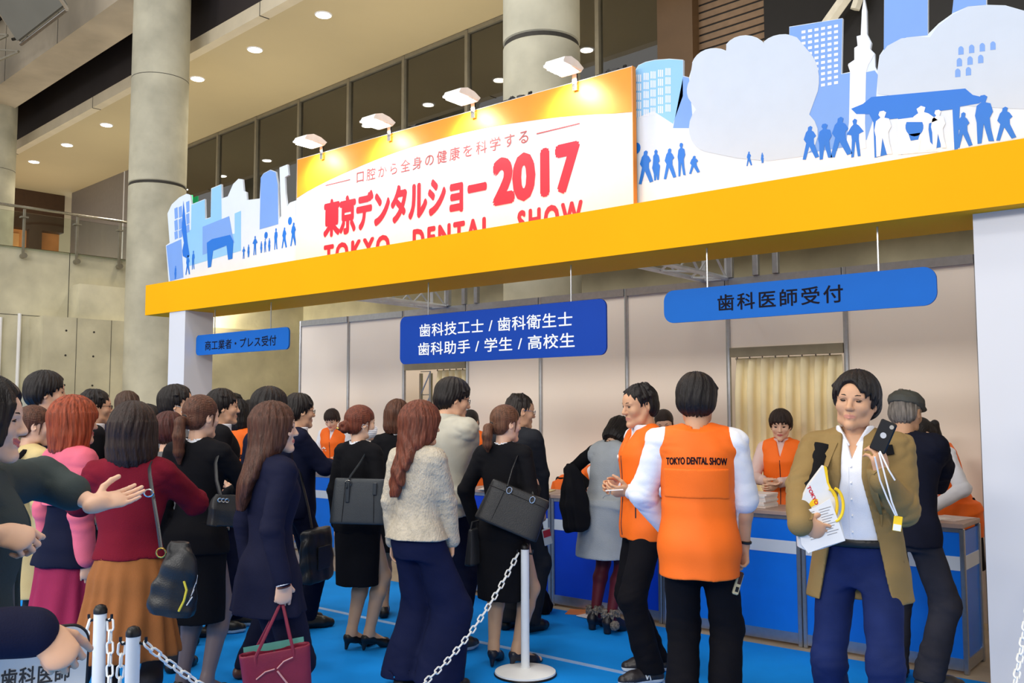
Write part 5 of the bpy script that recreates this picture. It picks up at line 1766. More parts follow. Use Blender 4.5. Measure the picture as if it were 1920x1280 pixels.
project_text(p14, v14, 'TOKYO DENTAL SHOW', -.135, .135, 1.16, 1.195, M_TB, 'back', fat=.0018)
A15 = At(472, 8.9, -82, 1.69)
p15 = A15.make('staff person with tied black hair in profile, right of the far lettered vest', res=.006, seed=26, skin_c=SK1)
staff(p15, far=True); p15.skirt(K_TROU, h=.012); p15.shoes(L_BLK); p15.hair(HB, 'ponytail'); p15.brows(HB)
A16 = At(438, 10.2, 10, 1.77)
p16 = A16.make('dark-haired person at the very back, only the crown showing over the queue', res=.007, sex='m', seed=27)
suit(p16, K_CHAR, h=.012); p16.pants(K_CHAR, h=.013); p16.shoes(L_BLK); p16.hair(HB, 'short'); p16.brows(HB)
A17 = At(506, 5.78, -62, 1.72)
p17 = A17.make('person with thick black hair, navy suit and brown loafers behind the burgundy tote', res=.005, sex='m', seed=28, skin_c=SK2, feet={'L': (-.10, .17, 0), 'R': (.09, -.17, -8)})
suit(p17, K_NAVY2); p17.pants(K_NAVY2, h=.010); p17.shoes(L_BRN, 'loafer'); p17.hair(HB, 'short', vol=.010); p17.brows(HB)
A17b = At(560, 6.9, -80, 1.705)
p17b = A17b.make('person with glasses, navy suit and folded arms left of the far counter', res=.005, sex='m', seed=29, skin_c=SK2, head=(10, 2, 0),
                 armR=dict(to=A17b.loc(np.array(A17b.pos)+np.array([0, 0, 1.14]))+np.array([-.06, .24, 0]), pole=(.8, .3, -.6), h=(-1, .1, .1), n=(0, -1, 0)),
                 armL=dict(to=(.08, .27, 1.16), pole=(-.8, .3, -.6), h=(1, .1, .1), n=(0, -1, 0)), feet={'L': (-.1, .02, 5), 'R': (.1, .06, -5)})
suit(p17b, K_NAVY2, h=.009, fit=.024); p17b.pants(K_NAVY2, h=.010); p17b.shoes(L_BLK, 'loafer'); p17b.hair(HB, 'short', vol=.004); p17b.brows(HB); p17b.glasses(M_BLKP)
ALLP['p17b'] = p17b

A18 = At(512, 4.3, -62, 1.625)
p18 = A18.make('person with long straight brown hair in navy suit, carrying the burgundy tote', res=.004, seed=30, head=(-24, 0, 0), skin_c=SK1,
               armR=dict(to=A18.to(530, 1090, -.235), pole=A18.dir(-1, .1, .6), h=A18.dir(.02, -1, .0), n=A18.dir(-.5, 0, -.8), curl=.8), feet={'L': (-.07, .03, -5), 'R': (.07, -.03, -8)})
ALLP['p18'] = p18
suit(p18, K_NAVY, hem=.70, flare=.040, waist=.012, fit=.018, collar=False, pleat=(7, .008, .95, .70)); p18.pants(K_NAVY, hemr=.075, kneer=.072)
p18.shoes(L_BLK, 'loafer'); h18 = p18.hair(hairm((78, 48, 36)), 'long', length=.39, vol=.006, front=.05, part=0); p18.brows(HBR)
w = p18.arm['R']; dd = nrm(w['W']-w['E'])
MB().tube([(w['W']-dd*.006)*p18.sc, (w['W']+dd*.014)*p18.sc], .035*p18.sc, 16).build('shirt_cuff', K_WHITE, p18.o, smooth=True)
MB().tube([(w['W']+dd*.022+np.cross(dd, w['n'])*.031*math.cos(a)+w['n']*.026*math.sin(a))*p18.sc for a in np.linspace(0, 2*PI, 15)[:-1]], .0035, 6, closed=True).build('bracelet', mat('bracelet_brown', (70, 36, 30), rough=.4), p18.o)

A20 = At(675, 6.22, -42, 1.615)
p20 = A20.make('person with auburn bun, white mask and black skirt suit, carrying a grey handbag', res=.0045, seed=31, head=(-26, 0, 0), heel=.055, skin_c=SK1, feet={'L': (-.055, .0, -14), 'R': (.065, .05, -18)},
               armR=dict(e=(.25, -.1, -1), f=(-.3, .9, .1), h=(-.3, .8, .3), curl=.7))
ALLP['p20'] = p20
suit(p20, K_BLACK, hem=.82, waist=.014); p20.skirt(K_BLACK, hem=.455, hemw=.160, hemd=.135, top=1.0); p20.stockings(K_NUDE); p20.shoes(L_BLK, 'pump'); hb = p20.hair(HAUB, 'bun', vol=.006); p20.brows(HBR); p20.mask(K_WHITE)
MB().lathe([(.014, -.006), (.016, 0), (.010, .008)], tuple(p20.hp((-.030, -.162, -.03))), 12).build('hair_clip', mat('gold', (214, 180, 96), rough=.25, metal=1), hb, smooth=True)
A21 = At(745, 7.2, -8, 1.655)
p21 = A21.make('person with a brown bob in a black jacket, seen from behind before the counter', res=.0055, seed=32)
suit(p21, K_BLACK, h=.010); p21.skirt(K_BLACK, h=.011); p21.stockings(K_NUDE); p21.shoes(L_BLK); p21.hair(HBR, 'bob', length=.13, vol=.016); p21.brows(HBR)

A22 = At(786, 5.35, -42, 1.62)
p22 = A22.make('person with long wavy auburn hair, cream knit sweater and wide navy trousers', res=.004, seed=33, head=(-34, 2, 0), skin_c=SK2,
               armR=dict(to=A22.to(850, 1030, -.03), pole=A22.dir(.4, 0, -.8), h=A22.dir(-.12, -1, .05), n=A22.dir(-.7, 0, .5), curl=.75), feet={'L': (-.10, .0, -8), 'R': (.14, .03, -26)})
p22.top('sweater', mat('cream_knit', (196, 186, 168), rough=.9, var=.07, scale=26, bump=.9, bscale=95, spec=.1, stretch=(1, 1, .6)), fit=.032, hem=.90, sfit=.024, flare=.02, fold=.005)
p22.pants(cloth((24, 30, 62)), hemr=.150, kneer=.115, fit=.016, hem=.075); p22.shoes(leather((36, 34, 34)), 'sneaker', M_BLKP)
p22.hair(hairm((106, 56, 40)), 'long', length=.43, vol=.024, wave=.006, front=.05); p22.brows(HBR)
A23 = At(832, 6.2, -40, 1.80)
p23 = A23.make('person with black hair and glasses in a pale grey-beige jacket at the counter', res=.0045, sex='m', seed=34, head=(-34, 6, 0), skin_c=SK2, lean=6,
               armR=dict(to=A23.to(868, 905, .32), pole=A23.dir(1, -.7, -.3), h=A23.dir(-.3, -.1, -.9)), armL=dict(e=(-.2, .1, -1), f=(.3, 1, -.1)))
p23.top('denim_jacket', cloth((184, 180, 166), rough=.8, var=.08), fit=.030, hem=.84, sfit=.022, collar=.02, fold=.006)
p23.collar(cloth((184, 180, 166), rough=.8, var=.08), 'jacket_collar', z=1.475, out=.010, open_=.03)
p23.pants(K_NAVY2); p23.shoes(leather((60, 60, 60)), 'sneaker', M_RUB); p23.hair(HB, 'short', vol=.010); p23.brows(HB); p23.glasses(M_BLKP)

A25 = At(970, 6.75, -40, 1.705)
p25 = A25.make('person with thinning dark hair and glasses in a charcoal suit at the counter', res=.005, sex='m', seed=35, head=(-30, 6, 0), skin_c=SK2,
               armR=dict(to=A25.to(1022, 985, .0), pole=A25.dir(.5, 0, -.8), h=A25.dir(.1, -1, 0), n=A25.dir(-1, 0, .2), curl=.85), armL=dict(e=(-.15, .1, -1), f=(.2, 1, .0)))
ALLP['p25'] = p25
suit(p25, K_CHAR, fit=.026, hem=.74); p25.pants(K_CHAR, hemr=.085); p25.shoes(L_BLK, 'loafer'); p25.hair(hairm((44, 38, 36)), 'short', vol=-.003); p25.brows(HB); p25.glasses(M_CHROME)
A26 = At(945, 5.82, -24, 1.62)
p26 = A26.make('person with light brown ponytail and black skirt suit carrying a big tilted handbag', res=.0045, seed=36, head=(-34, 2, 0), heel=.055, skin_c=SK1, feet={'L': (-.075, .0, 10), 'R': (.085, .02, -32)},
               armR=dict(e=(.22, -.1, -1), f=(-.25, .9, .1), h=(-.2, .8, .3), curl=.7), armL=dict(to=A26.to(893, 985, .05), pole=A26.dir(-1, 0, 0), h=A26.dir(0, -1, 0), n=A26.dir(1, 0, 0), curl=.9))
ALLP['p26'] = p26
suit(p26, K_BLACK, hem=.80, waist=.012); p26.skirt(K_BLACK, hem=.44, hemw=.175, hemd=.15, top=1.0); p26.stockings(K_NUDE); p26.shoes(leather((22, 26, 44)), 'pump'); p26.hair(HBR2, 'ponytail', tail=.17); p26.brows(HBR)

A27 = At(1130, 6.75, -34, 1.60)
p27 = A27.make('person in grey sleeveless dress, burgundy tights and fur-trimmed boots leaning over counter', res=.005, seed=37, lean=17, head=(-10, 32, -6), heel=.05, feet={'L': (-.085, .0, -4), 'R': (.085, -.04, -10)},
               armL=dict(to=A27.to(1108, 915, .10), pole=A27.dir(-.3, -1, 0), h=A27.dir(.5, .1, -.8)), armR=dict(e=(.25, .3, -1), f=(-.4, 1, .1)))
ALLP['p27'] = p27
p27.top('turtleneck', K_BLACK, fit=.010, hem=.95, collar=.03); p27.top('dress', cloth((166, 172, 178), bump=.4, bscale=150), fit=.026, hem=.56, flare=.035, sleeve='none', fold=.004)
p27.stockings(K_BURG); bt = p27.shoes(leather((22, 20, 30)), 'boot'); p27.hair(HB, 'bob', length=.12, vol=.012); p27.brows(HB)
K_FUR = mat('fur_grey', (120, 112, 104), rough=.95, var=.45, scale=60, bump=1.0, bscale=120)
for sd in 'LR':
    l = p27.leg[sd]; rr = random.Random(3)
    v = Vox(np.array([l['A'][0]-.12, l['A'][1]-.12, .05]), np.array([l['A'][0]+.12, l['A'][1]+.12, .26]), .005)
    for k in range(60):
        a = rr.uniform(0, 6.28); q = np.array([l['A'][0]+.050*math.cos(a), l['A'][1]+.050*math.sin(a), .15+rr.uniform(-.02, .025)])
        v.cone(q, q+np.array([.024*math.cos(a), .024*math.sin(a), rr.uniform(-.03, .01)]), .014, .004, .004)
    p27.garment('fur_trim', v, K_FUR)
v = Vox(p27.leg['R']['A']+np.array([.0, -.11, -.12]), p27.leg['R']['A']+np.array([.14, .03, .02]), .005)
v.ell(p27.leg['R']['A']+np.array([.065, -.045, -.055]), (.036, .036, .036), 0); v.folds(.004, 9, f=(40, 40, 40)); p27.garment('fur_pompom', v, K_FUR)

# -- staff
A19 = At(626, 0, 158, 1.61, y=7.14)
p19 = A19.make('staff person with dark hair behind the far left counter, looking down', res=.006, seed=40, head=(0, 26, 0), skin_c=SK1,
               armR=dict(to=A19.to(596, 868, -.28), h=A19.dir(-.7, -.3, .4)), armL=dict(to=A19.to(640, 866, -.25), h=A19.dir(-.8, -.2, .3)))
v19 = staff(p19, far=True); surf_line(v19, [(.055, 1.13), (.075, 1.15), (.10, 1.13)], M_RUB, 'front', .009, 'emblem'); surf_line(v19, [(.045, 1.11), (.11, 1.11)], M_RUB, 'front', .004, 'emblem'); p19.skirt(K_TROU, h=.012); p19.hair(HB2, 'shortf', vol=.010, bang=True); p19.brows(HB); p19.shoes(L_BLK)
A24 = At(886, 0, 150, 1.60, y=6.98)
p24 = A24.make('staff person with a black ponytail behind the counter under the middle doorway', res=.0055, seed=41, head=(6, 22, 0), skin_c=SK1,
               armR=dict(to=A24.to(862, 900, -.30), h=A24.dir(-.4, -.3, .7)), armL=dict(to=A24.to(893, 888, -.22), h=A24.dir(-.7, -.2, .3)))
staff(p24, far=True); p24.skirt(K_TROU, h=.012); p24.hair(HB, 'ponytail', tail=.14, bang=True); p24.brows(HB); p24.shoes(L_BLK)
A28 = At(1074, 0, -126, 1.58, y=6.98)
p28 = A28.make('staff person bent low behind the counter so that only an orange back shows', res=.006, seed=42, lean=66, head=(0, 10, 0), armL=dict(e=(0, .5, -1), f=(.1, .6, -1)), armR=dict(e=(0, .5, -1), f=(-.1, .6, -1)))
staff(p28, far=True, marks=False); p28.skirt(K_TROU, h=.012); p28.hair(HB, 'ponytail'); p28.brows(HB); p28.shoes(L_BLK)
A29 = At(1248, 0, 168, 1.60, y=6.98)
p29 = A29.make('staff person with dark hair peeping between the two men in orange vests', res=.0055, seed=43, head=(8, 20, 6), skin_c=SK1)
staff(p29, far=True); p29.skirt(K_TROU, h=.012); p29.hair(HB2, 'ponytail', bang=True); p29.brows(HB); p29.shoes(L_BLK)
A32 = At(1464, 0, 172, 1.585, y=7.02)
p32 = A32.make('staff person with short dark crop and pink shirt behind the bright blue counter', res=.005, seed=44, head=(2, 12, 0), skin_c=SK1,
               armR=dict(to=A32.to(1430, 900, -.25), h=A32.dir(.7, -.3, .4)), armL=dict(to=A32.to(1462, 905, -.26), h=A32.dir(-.7, -.3, .3)))
staff(p32, K_PINKW); p32.skirt(K_TROU, h=.012); p32.hair(HB2, 'shortf', vol=.012, bang=True); p32.brows(HB); p32.shoes(L_BLK)
A35 = At(1786, 0, 105, 1.60, y=6.98)
p35 = A35.make('staff person with a long black ponytail leaning over the right end of the counter', res=.005, seed=45, head=(10, 34, 0), lean=16, skin_c=SK1,
               armL=dict(to=A35.to(1752, 950, -.28), h=A35.dir(-1, -.2, .2), pole=A35.dir(.6, -.6, .5)), armR=dict(to=A35.to(1745, 930, -.05), h=A35.dir(-1, -.2, .2)))
staff(p35, sleeve='long'); p35.skirt(K_TROU, h=.012); p35.hair(HB, 'ponytail', tail=.26); p35.brows(HB); p35.shoes(L_BLK)

A30 = At(1206, 5.6, 112, 1.746)
p30 = A30.make('staff person in an orange vest and white shirt facing left, sorting a slip of paper', res=.004, sex='m', seed=46, head=(6, 8, 0), skin_c=SK3, feet={'L': (-.12, .02, 8), 'R': (.10, -.10, -12)},
               armL=dict(to=A30.to(1182, 922, -.18), pole=A30.dir(.8, -.9, .3), h=A30.dir(-1, .05, .15), n=A30.dir(-.1, .5, -.8), curl=.65),
               armR=dict(to=A30.to(1166, 910, .06), pole=A30.dir(.3, -1, -.4), h=A30.dir(-1, .0, .1), n=A30.dir(0, -.2, .9), curl=.8))
ALLP['p30'] = p30
v30 = staff(p30, hem=.80); p30.pants(K_TROU, hemr=.075); sh30 = p30.shoes(leather((34, 30, 34)), 'sneaker', M_RUB); p30.hair(HB, 'short', vol=-.002); p30.brows(HB)
surf_line(v30, linspace2((-.125*p30.sc, .93*p30.sc), (-.115*p30.sc, 1.06*p30.sc), 6), M_ZIP, 'front', .0045, 'pocket_zip')
for q_, V_, P_ in ((0, v30, p30),):
    s_ = P_.sc
    surf_line(V_, [(.062*s_, 1.262*s_), (.080*s_, 1.275*s_), (.098*s_, 1.262*s_)], M_RUB, 'front', .007*s_, 'emblem')
    surf_line(V_, [(.050*s_, 1.246*s_), (.110*s_, 1.246*s_)], M_RED, 'front', .003*s_, 'emblem')
w = p30.arm['L']; dd = nrm(w['W']-w['E'])
MB().tube([(w['W']+dd*.0+np.cross(dd, w['n'])*.036*math.cos(a)+w['n']*.032*math.sin(a))*p30.sc for a in np.linspace(0, 2*PI, 15)[:-1]], .006, 6, closed=True).build('wristwatch', M_BLKP, p30.o)
for k, (a0, sgn) in enumerate([('L', 1), ('R', 1)]):
    l = p30.leg[a0]; fr = Fr((l['A'][0], l['A'][1], 0), np.stack([np.array([l['d'][1], -l['d'][0], 0]), l['d'], np.array([0, 0, 1.])], 1))
    sh = sh30[k]
    b = MB()
    for q in range(5):      # laces
        b.tube([fr.p((-.026, .05+.018*q, .082-.007*q))*p30.sc, fr.p((0, .048+.018*q, .098-.009*q))*p30.sc, fr.p((.026, .05+.018*q, .082-.007*q))*p30.sc], .0035, 5)
    b.build('laces', M_RUB, sh)
    me = sh.data
    bv = BVHTree.FromPolygons([tuple(q.co) for q in me.vertices], [tuple(q.vertices) for q in me.polygons])
    for sx_ in (-1, 1):
        pts = [(-.005, .030), (.003, .066), (.018, .036), (.028, .070)]
        out = []
        for (a, b_), (c, d_) in zip(pts[:-1], pts[1:]):
            for t in np.linspace(0, 1, 6):
                o_ = fr.p((sx_*.12, .03+a+(c-a)*t, b_+(d_-b_)*t))*p30.sc
                h_ = bv.ray_cast(Vector(o_), Vector(fr.d((-sx_, 0, 0))))
                if h_[0] is not None: out.append(tuple(h_[0]))
        if len(out) > 3: MB().tube(out, .0038, 6).build('letter_mark', M_RUB, sh)

A31 = At(1306, 4.66, -4, 1.762)
p31 = A31.make('staff person seen from behind in an orange vest lettered across the shoulders', res=.004, sex='m', seed=47, head=(-4, 4, 0), skin_c=SK3, twist=4, feet={'L': (-.09, -.02, 0), 'R': (.10, .03, -14)},
               armR=dict(to=A31.to(1398, 1052, .02), pole=A31.dir(1, 0, .6), h=A31.dir(-.06, -1, .0), n=A31.dir(-.8, 0, .5), curl=.8),
               armL=dict(to=A31.to(1250, 985, .15), pole=A31.dir(-1, 0, .4), h=A31.dir(.1, -1, -.2), n=A31.dir(1, 0, 0), curl=.6))
ALLP['p31'] = p31
p31.top('shirt', K_WHITE, fit=.012, hem=.92, sleeve='long', sfit=.022, fold=.005, collar=0) if False else None
def mixed_shirt(p):
    v = p.top('shirt', K_WHITE, fit=.012, hem=.92, sleeve='long', sfit=.022, fold=.005, h=.007, ret=True)
    a = p.arm['R']; E, Wr = a['E'], a['W']; d = nrm(Wr-E)
    o = E+d*.02
    X, Y, Z = v.ax[0][:, None, None], v.ax[1][None, :, None], v.ax[2][None, None, :]
    f = (X-o[0])*d[0]+(Y-o[1])*d[1]+(Z-o[2])*d[2]
    rr = np.sqrt((X-o[0])**2+(Y-o[1])**2+(Z-o[2])**2)
    cut = np.where(X > p.SX+.02, f, -1)
    v.d = np.maximum(v.d, cut.astype(F32))
    u = nrm(E-a['S'])
    v.cone(E-u*.045, E+d*.012, .068, .070, .008)
    v.cone(E-u*.085, E-u*.04, .062, .068, .01)
    return p.garment('shirt', v, K_WHITE)
mixed_shirt(p31)
v31 = p31.top('vest', K_ORANGE, fit=.034, hem=.735, sleeve='none', collar=.028, fold=.004, h=.006)
p31.pants(K_TROU, hemr=.08); p31.shoes(L_BLK, 'sneaker'); p31.hair(HB, 'short', vol=.010); p31.brows(HB)
z0 = 1.6+(767-865)/1721*4.52; 
project_text(p31, v31, 'TOKYO DENTAL SHOW', -.145, .150, 1.318, 1.352, M_TB, 'back', fat=.0013, arc_=.006)
# yoke flap across the vest back
v = p31.top('vest', K_ORANGE, fit=.041, hem=1.115, sleeve='none', collar=0, fold=.003, h=.006, ret=True)
X, Y, Z = v.ax[0][:, None, None], v.ax[1][None, :, None], v.ax[2][None, None, :]
v.d = np.maximum(v.d, (Y+.02+0*X+0*Z).astype(F32)); v.d = np.maximum(v.d, (Z-1.255+0*X+0*Y).astype(F32)); v.d = np.maximum(v.d, (np.abs(X)-.155+0*Y+0*Z).astype(F32))
p31.garment('yoke_flap', v, K_ORANGE)
w = p31.arm['R']; dd = nrm(w['W']-w['E'])
MB().tube([(w['W']-dd*.02+np.cross(dd, w['n'])*.034*math.cos(a)+w['n']*.030*math.sin(a))*p31.sc for a in np.linspace(0, 2*PI, 15)[:-1]], .008, 6, closed=True).build('wristband', M_BLKP, p31.o)

A33 = At(1602, 4.2, 171, 1.75)
p33 = A33.make('person in a tan blazer and jeans facing the camera, lifting a phone', res=.0035, sex='m', seed=48, head=(-5, -2, -5), skin_c=SK3, wide=1.05, feet={'L': (-.12, .10, 8), 'R': (.12, -.06, -8)},
               armR=dict(to=A33.to(1492, 1016, -.41), pole=A33.dir(-1, -.2, -.3), h=A33.dir(.9, -.35, .1), n=A33.dir(.1, .25, -1), curl=.55),
               armL=dict(to=A33.to(1652, 896, -.34), pole=A33.dir(.22, -1, .1), h=A33.dir(-.10, 1, .0), n=A33.dir(-.35, .05, -.9), curl=.75, thumb=.3))
ALLP['p33'] = p33
K_TAN = cloth((140, 116, 74), rough=.75, var=.05)
sh33 = p33.top('shirt', K_WHITE, fit=.014, hem=.975, sleeve='none', fold=.004, h=.006, vneck=(1.33, .03))
p33.collar(K_WHITE, z=1.475, out=.008, open_=.045)
bl33 = p33.top('blazer', K_TAN, fit=.030, hem=.72, sfit=.020, opening=(.085, .15, 1.05), fold=.0055, collar=.018, h=.006, waist=0, flare=.03)
p33.pants(cloth((26, 38, 82), rough=.8, var=.12), fit=.014, hemr=.075, kneer=.066, fold=.004, top=.99); p33.shoes(L_BRN, 'loafer'); p33.hair(HB, 'short', vol=.012, front=.066, part=.012); p33.brows(HB)
sc = p33.sc
for q in (-1, 1):       # lapels
    b = MB()
    e1 = surf_line
    me = bl33.data; bv = BVHTree.FromPolygons([tuple(k.co) for k in me.vertices], [tuple(k.vertices) for k in me.polygons])
    L = []
    for z, xi, xo in [(1.40, .060, .085), (1.34, .080, .118), (1.30, .088, .135), (1.285, .090, .120), (1.20, .098, .128), (1.10, .108, .118), (1.05, .112, .114)]:
        row = []
        for x in (xi, (xi+xo)/2, xo):
            h_ = bv.ray_cast(Vector((q*x*sc, .8, z*sc)), Vector((0, -1, 0)))
            y = h_[0].y if h_[0] is not None else None
            row.append((q*x*sc, y, z*sc))
        ys = [r[1] for r in row if r[1] is not None and r[1] > .03]
        yv = max(ys) if ys else .12
        L.append([(r[0], (max(r[1] or 0, yv-.012))+.006, r[2]) for r in row])
    vs = [pp for row in L for pp in row]+[(x, y-.006, z) for row in L for x, y, z in row]
    n_ = len(L)*3; fs = []
    for i in range(len(L)-1):
        for j in range(2):
            a_ = i*3+j
            fs.append((a_, a_+1, a_+4, a_+3) if q < 0 else (a_, a_+3, a_+4, a_+1))
            fs.append((n_+a_, n_+a_+3, n_+a_+4, n_+a_+1) if q < 0 else (n_+a_, n_+a_+1, n_+a_+4, n_+a_+3))
        for j in (0, 2):
            a_ = i*3+j; fs.append((a_, a_+3, n_+a_+3, n_+a_))
    b.add(vs, fs).build('lapel', K_TAN, bl33, smooth=True)
surf_line(sh33, linspace2((.012*sc, 1.0*sc), (.012*sc, 1.30*sc), 16), K_WHITE, 'front', .004, 'placket', flat=.5)
for k in range(5):
    z = (1.02+.07*k)*sc
    surf_line(sh33, [(-.002, z), (.004, z)], M_WHITE, 'front', .006, 'button')
v = Vox((-.24, -.2, .90), (.24, .2, 1.02), .006); v.stack([(.955, .186, .140, 0, -.004), (.99, .184, .138, 0, -.002)], 0, fr=Fr((0, 0, 0))); p33.garment('belt', v, M_BLKP)
for q, xs in ((1, [(.118, 1.395), (.124, 1.36), (.128, 1.33), (.130, 1.28), (.132, 1.24), (.132, 1.20)]), (-1, [(-.120, 1.39), (-.128, 1.35), (-.135, 1.31), (-.140, 1.26)])):
    surf_line(bl33, [(x*1.08*sc, z*sc) for x, z in xs], cloth((22, 22, 24)), 'front', .034, 'rucksack_strap', flat=.2, lift=.004)
surf_line(bl33, [(-.19*sc, .90*sc), (-.10*sc, .885*sc)], cloth((120, 98, 64)), 'front', .006, 'pocket_flap')

A34 = At(1690, 5.42, -16, 1.70)
p34 = A34.make('person in grey flat cap, navy jacket and charcoal jeans at the right counter', res=.0045, sex='m', seed=49, head=(-8, 8, 0), skin_c=SK3, wide=1.05, lean=5, feet={'L': (-.09, .0, 0), 'R': (.11, -.03, -52)},
               armR=dict(to=A34.to(1760, 915, .30), pole=A34.dir(1, -.1, .2), h=A34.dir(-.7, -.1, -.6)), armL=dict(e=(-.25, .3, -1), f=(.2, 1, .1)))
p34.top('jacket', cloth((24, 26, 40)), fit=.030, hem=.80, sfit=.024, collar=.02, fold=.005, flare=.01); p34.pants(cloth((50, 50, 58), var=.12), hemr=.082, fold=.004); p34.shoes(leather((48, 46, 46)), 'sneaker', M_BLKP)
p34.hair(hairm((120, 112, 104)), 'short', vol=-.005); p34.brows(HB)
v = Vox((-.13, -.15, -.02), (.13, .19, .16), .004); v.ell((0, -.005, .065), (.096, .122, .068), 0); v.ell((0, .085, .045), (.075, .070, .022), .02); v.plane((0, 0, .032), (0, -.12, -1)); v.folds(.002, 2, f=(20, 20, 20))
V, Q = v.mesh(); link_mesh('flat_cap', (V*1.04)@p34.H.R.T+p34.H.o, Q, cloth((92, 92, 86), bump=.4), p34.o, None, p34.sc)
# ---------------------------------------------------------------- posts and chains
M_PW = mat('post_white', (238, 240, 240), rough=.4, var=.02)
M_CH = mat('chain_white', (240, 242, 240), rough=.4, var=.02)
def stanchion(pos, h, lab):
    e = empty('barrier_post', (pos[0], pos[1], .006), label=lab, cat='post', group='white chain posts')
    MB().lathe([(.185, .012), (.183, .022), (.15, .030), (.03, .042), (.03, .05)], (0, 0, 0), 40).build('base', M_PW, e, smooth=True)
    MB().lathe([(.188, .0), (.190, .006), (.186, .0125)], (0, 0, 0), 40).build('rubber_rim', M_BLKP, e, smooth=True)
    MB().lathe([(.026, .04), (.0255, h-.03)], (0, 0, 0), 18).build('pole', M_PW, e, smooth=True)
    MB().lathe([(.027, h-.03), (.027, h-.015), (.02, h), (.008, h+.006)], (0, 0, 0), 18).build('cap', M_BLKP, e, smooth=True)
    b = MB()
    for a in (0, PI):
        c_, s_ = math.cos(a+_ya), math.sin(a+_ya)
        b.tube([(.024*c_, .024*s_, h-.055), (.040*c_, .040*s_, h-.06), (.047*c_, .047*s_, h-.048), (.047*c_, .047*s_, h-.034)], .006, 6)
    b.build('hooks', M_BLKP, e, smooth=True)
    return (pos[0], pos[1], h-.055+.006)
def chain(p, q, sag, lab, pitch=.044):
    p = np.array(p, float); q = np.array(q, float)
    n = 600
    t = np.linspace(0, 1, n)[:, None]
    pts = p+(q-p)*t; pts[:, 2] -= (4*sag*t*(1-t))[:, 0]
    pts[:, 2] = np.maximum(pts[:, 2], .03)
    seg = np.linalg.norm(np.diff(pts, axis=0), axis=1); cum = np.concatenate([[0], np.cumsum(seg)])
    m = int(cum[-1]/pitch)
    b = MB()
    for k in range(m):
        s0 = (k+.5)*cum[-1]/m
        c = np.array([np.interp(s0, cum, pts[:, j]) for j in range(3)])
        c2 = np.array([np.interp(min(s0+.01, cum[-1]), cum, pts[:, j]) for j in range(3)]); c1 = np.array([np.interp(max(s0-.01, 0), cum, pts[:, j]) for j in range(3)])
        d = nrm(c2-c1)
        up = np.array([0, 0, 1.]) if abs(d[2]) < .95 else np.array([1., 0, 0])
        u = nrm(np.cross(d, up)); w = np.cross(u, d)
        a = R_(40 if k % 2 else 130)
        sd = u*math.cos(a)+w*math.sin(a)
        ring = []
        L, Wd = .0185, .0125
        for j in range(12):
            an = 2*PI*j/12
            ex = L if math.cos(an) > 0 else -L
            ring.append(c+d*(ex*.65+math.cos(an)*Wd)+sd*math.sin(an)*Wd)
        b.tube(ring, .0046, 6, closed=True)
    return b.build('barrier_chain', M_CH, smooth=True, label=lab, cat='chain')
f1 = floor_at(985, 1266)
s1 = stanchion(f1, .775, 'white chain post on a round base in front of the big tilted handbag')
s2 = stanchion(spot(262, 3.46), .79, 'white chain post in front of the brown gathered skirt, the nearer of two')
s3 = stanchion(spot(200, 3.84), .79, 'white chain post left of the brown gathered skirt, the farther of two')
f4 = floor_at(452, 1126)
s4 = stanchion(f4, .775, 'white chain post hidden behind the queue, its round white base showing between legs')
s5 = stanchion(spot(1936, 4.30), .85, 'white chain post at the right edge before the white column')
def hk(p, sd):
    return (p[0]+sd*.042*math.cos(_ya), p[1]+sd*.042*math.sin(_ya), p[2])
chain(hk(s2, 1), hk(s1, -1), .60, 'white plastic chain sagging from the near left post to the middle post')
chain(hk(s3, 1), hk(s2, -1), .66, 'white plastic chain hanging between the two left posts')
chain(hk(s3, -1), tuple(at_depth(-190, 1200, 3.1)), .55, 'white plastic chain hanging on the left side of the farther left post')
chain(hk(s5, -1), tuple(at_depth(1745, 1330, 2.9)), .42, 'white plastic chain hanging at the right edge in front of the white column')

# ---------------------------------------------------------------- bags
def cam_obj(px_, py_, dep, yaw=0.0, tilt=0.0):
    """matrix of a thing whose front looks at the camera: x right, y away, z up, then turned by yaw and tilted in its own plane"""
    o = at_depth(px_, py_, dep)
    return Matrix.Translation(Vector(o)) @ Matrix.Rotation(_ya+R_(yaw)-math.atan((px_-960)/FPX), 4, 'Z') @ Matrix.Rotation(R_(tilt), 4, 'Y')
def vox_obj(name, v, m, M, **kw):
    V, Q = v.mesh()
    o = link_mesh(name, V, Q, m, **kw); o.matrix_world = M
    return o
def into(M, pts):
    Mi = M.inverted()
    return [tuple(Mi @ Vector(p)) for p in pts]

# grey structured handbag
M = cam_obj(674, 938, 5.88, -6, 2)
v = Vox((-.22, -.09, -.18), (.22, .09, .18), .005); v.stack([(-.145, .178, .055), (-.135, .180, .058), (.13, .160, .028), (.14, .158, .022)], 0, sq=6)
LG = mat('grey_leather', (54, 60, 66), rough=.42, var=.04, scale=20, bump=.15, bscale=180)
b1 = vox_obj('handbag', v, LG, M, label='dark grey structured handbag under the arm of the auburn bun', cat='bag')
sh = [at_depth(650, 915, 5.82), at_depth(657, 893, 5.86), at_depth(675, 868, 5.98), at_depth(688, 846, 6.12), at_depth(700, 842, 6.2)]
MB().tube(into(M, sh), .011, 8, flat=.35).build('strap', LG, b1, smooth=True)
MB().box((-.085, -.055, -.01), (-.06, -.040, .12), .004).box((.085, -.050, .04), (.11, -.036, .12), .004).build('strap_tab', LG, b1)
MB().tube([(-.072+.018*math.cos(a), -.048, .11+.018*math.sin(a)) for a in np.linspace(0, 2*PI, 13)[:-1]], .004, 6, closed=True).build('buckle', M_CHROME, b1)
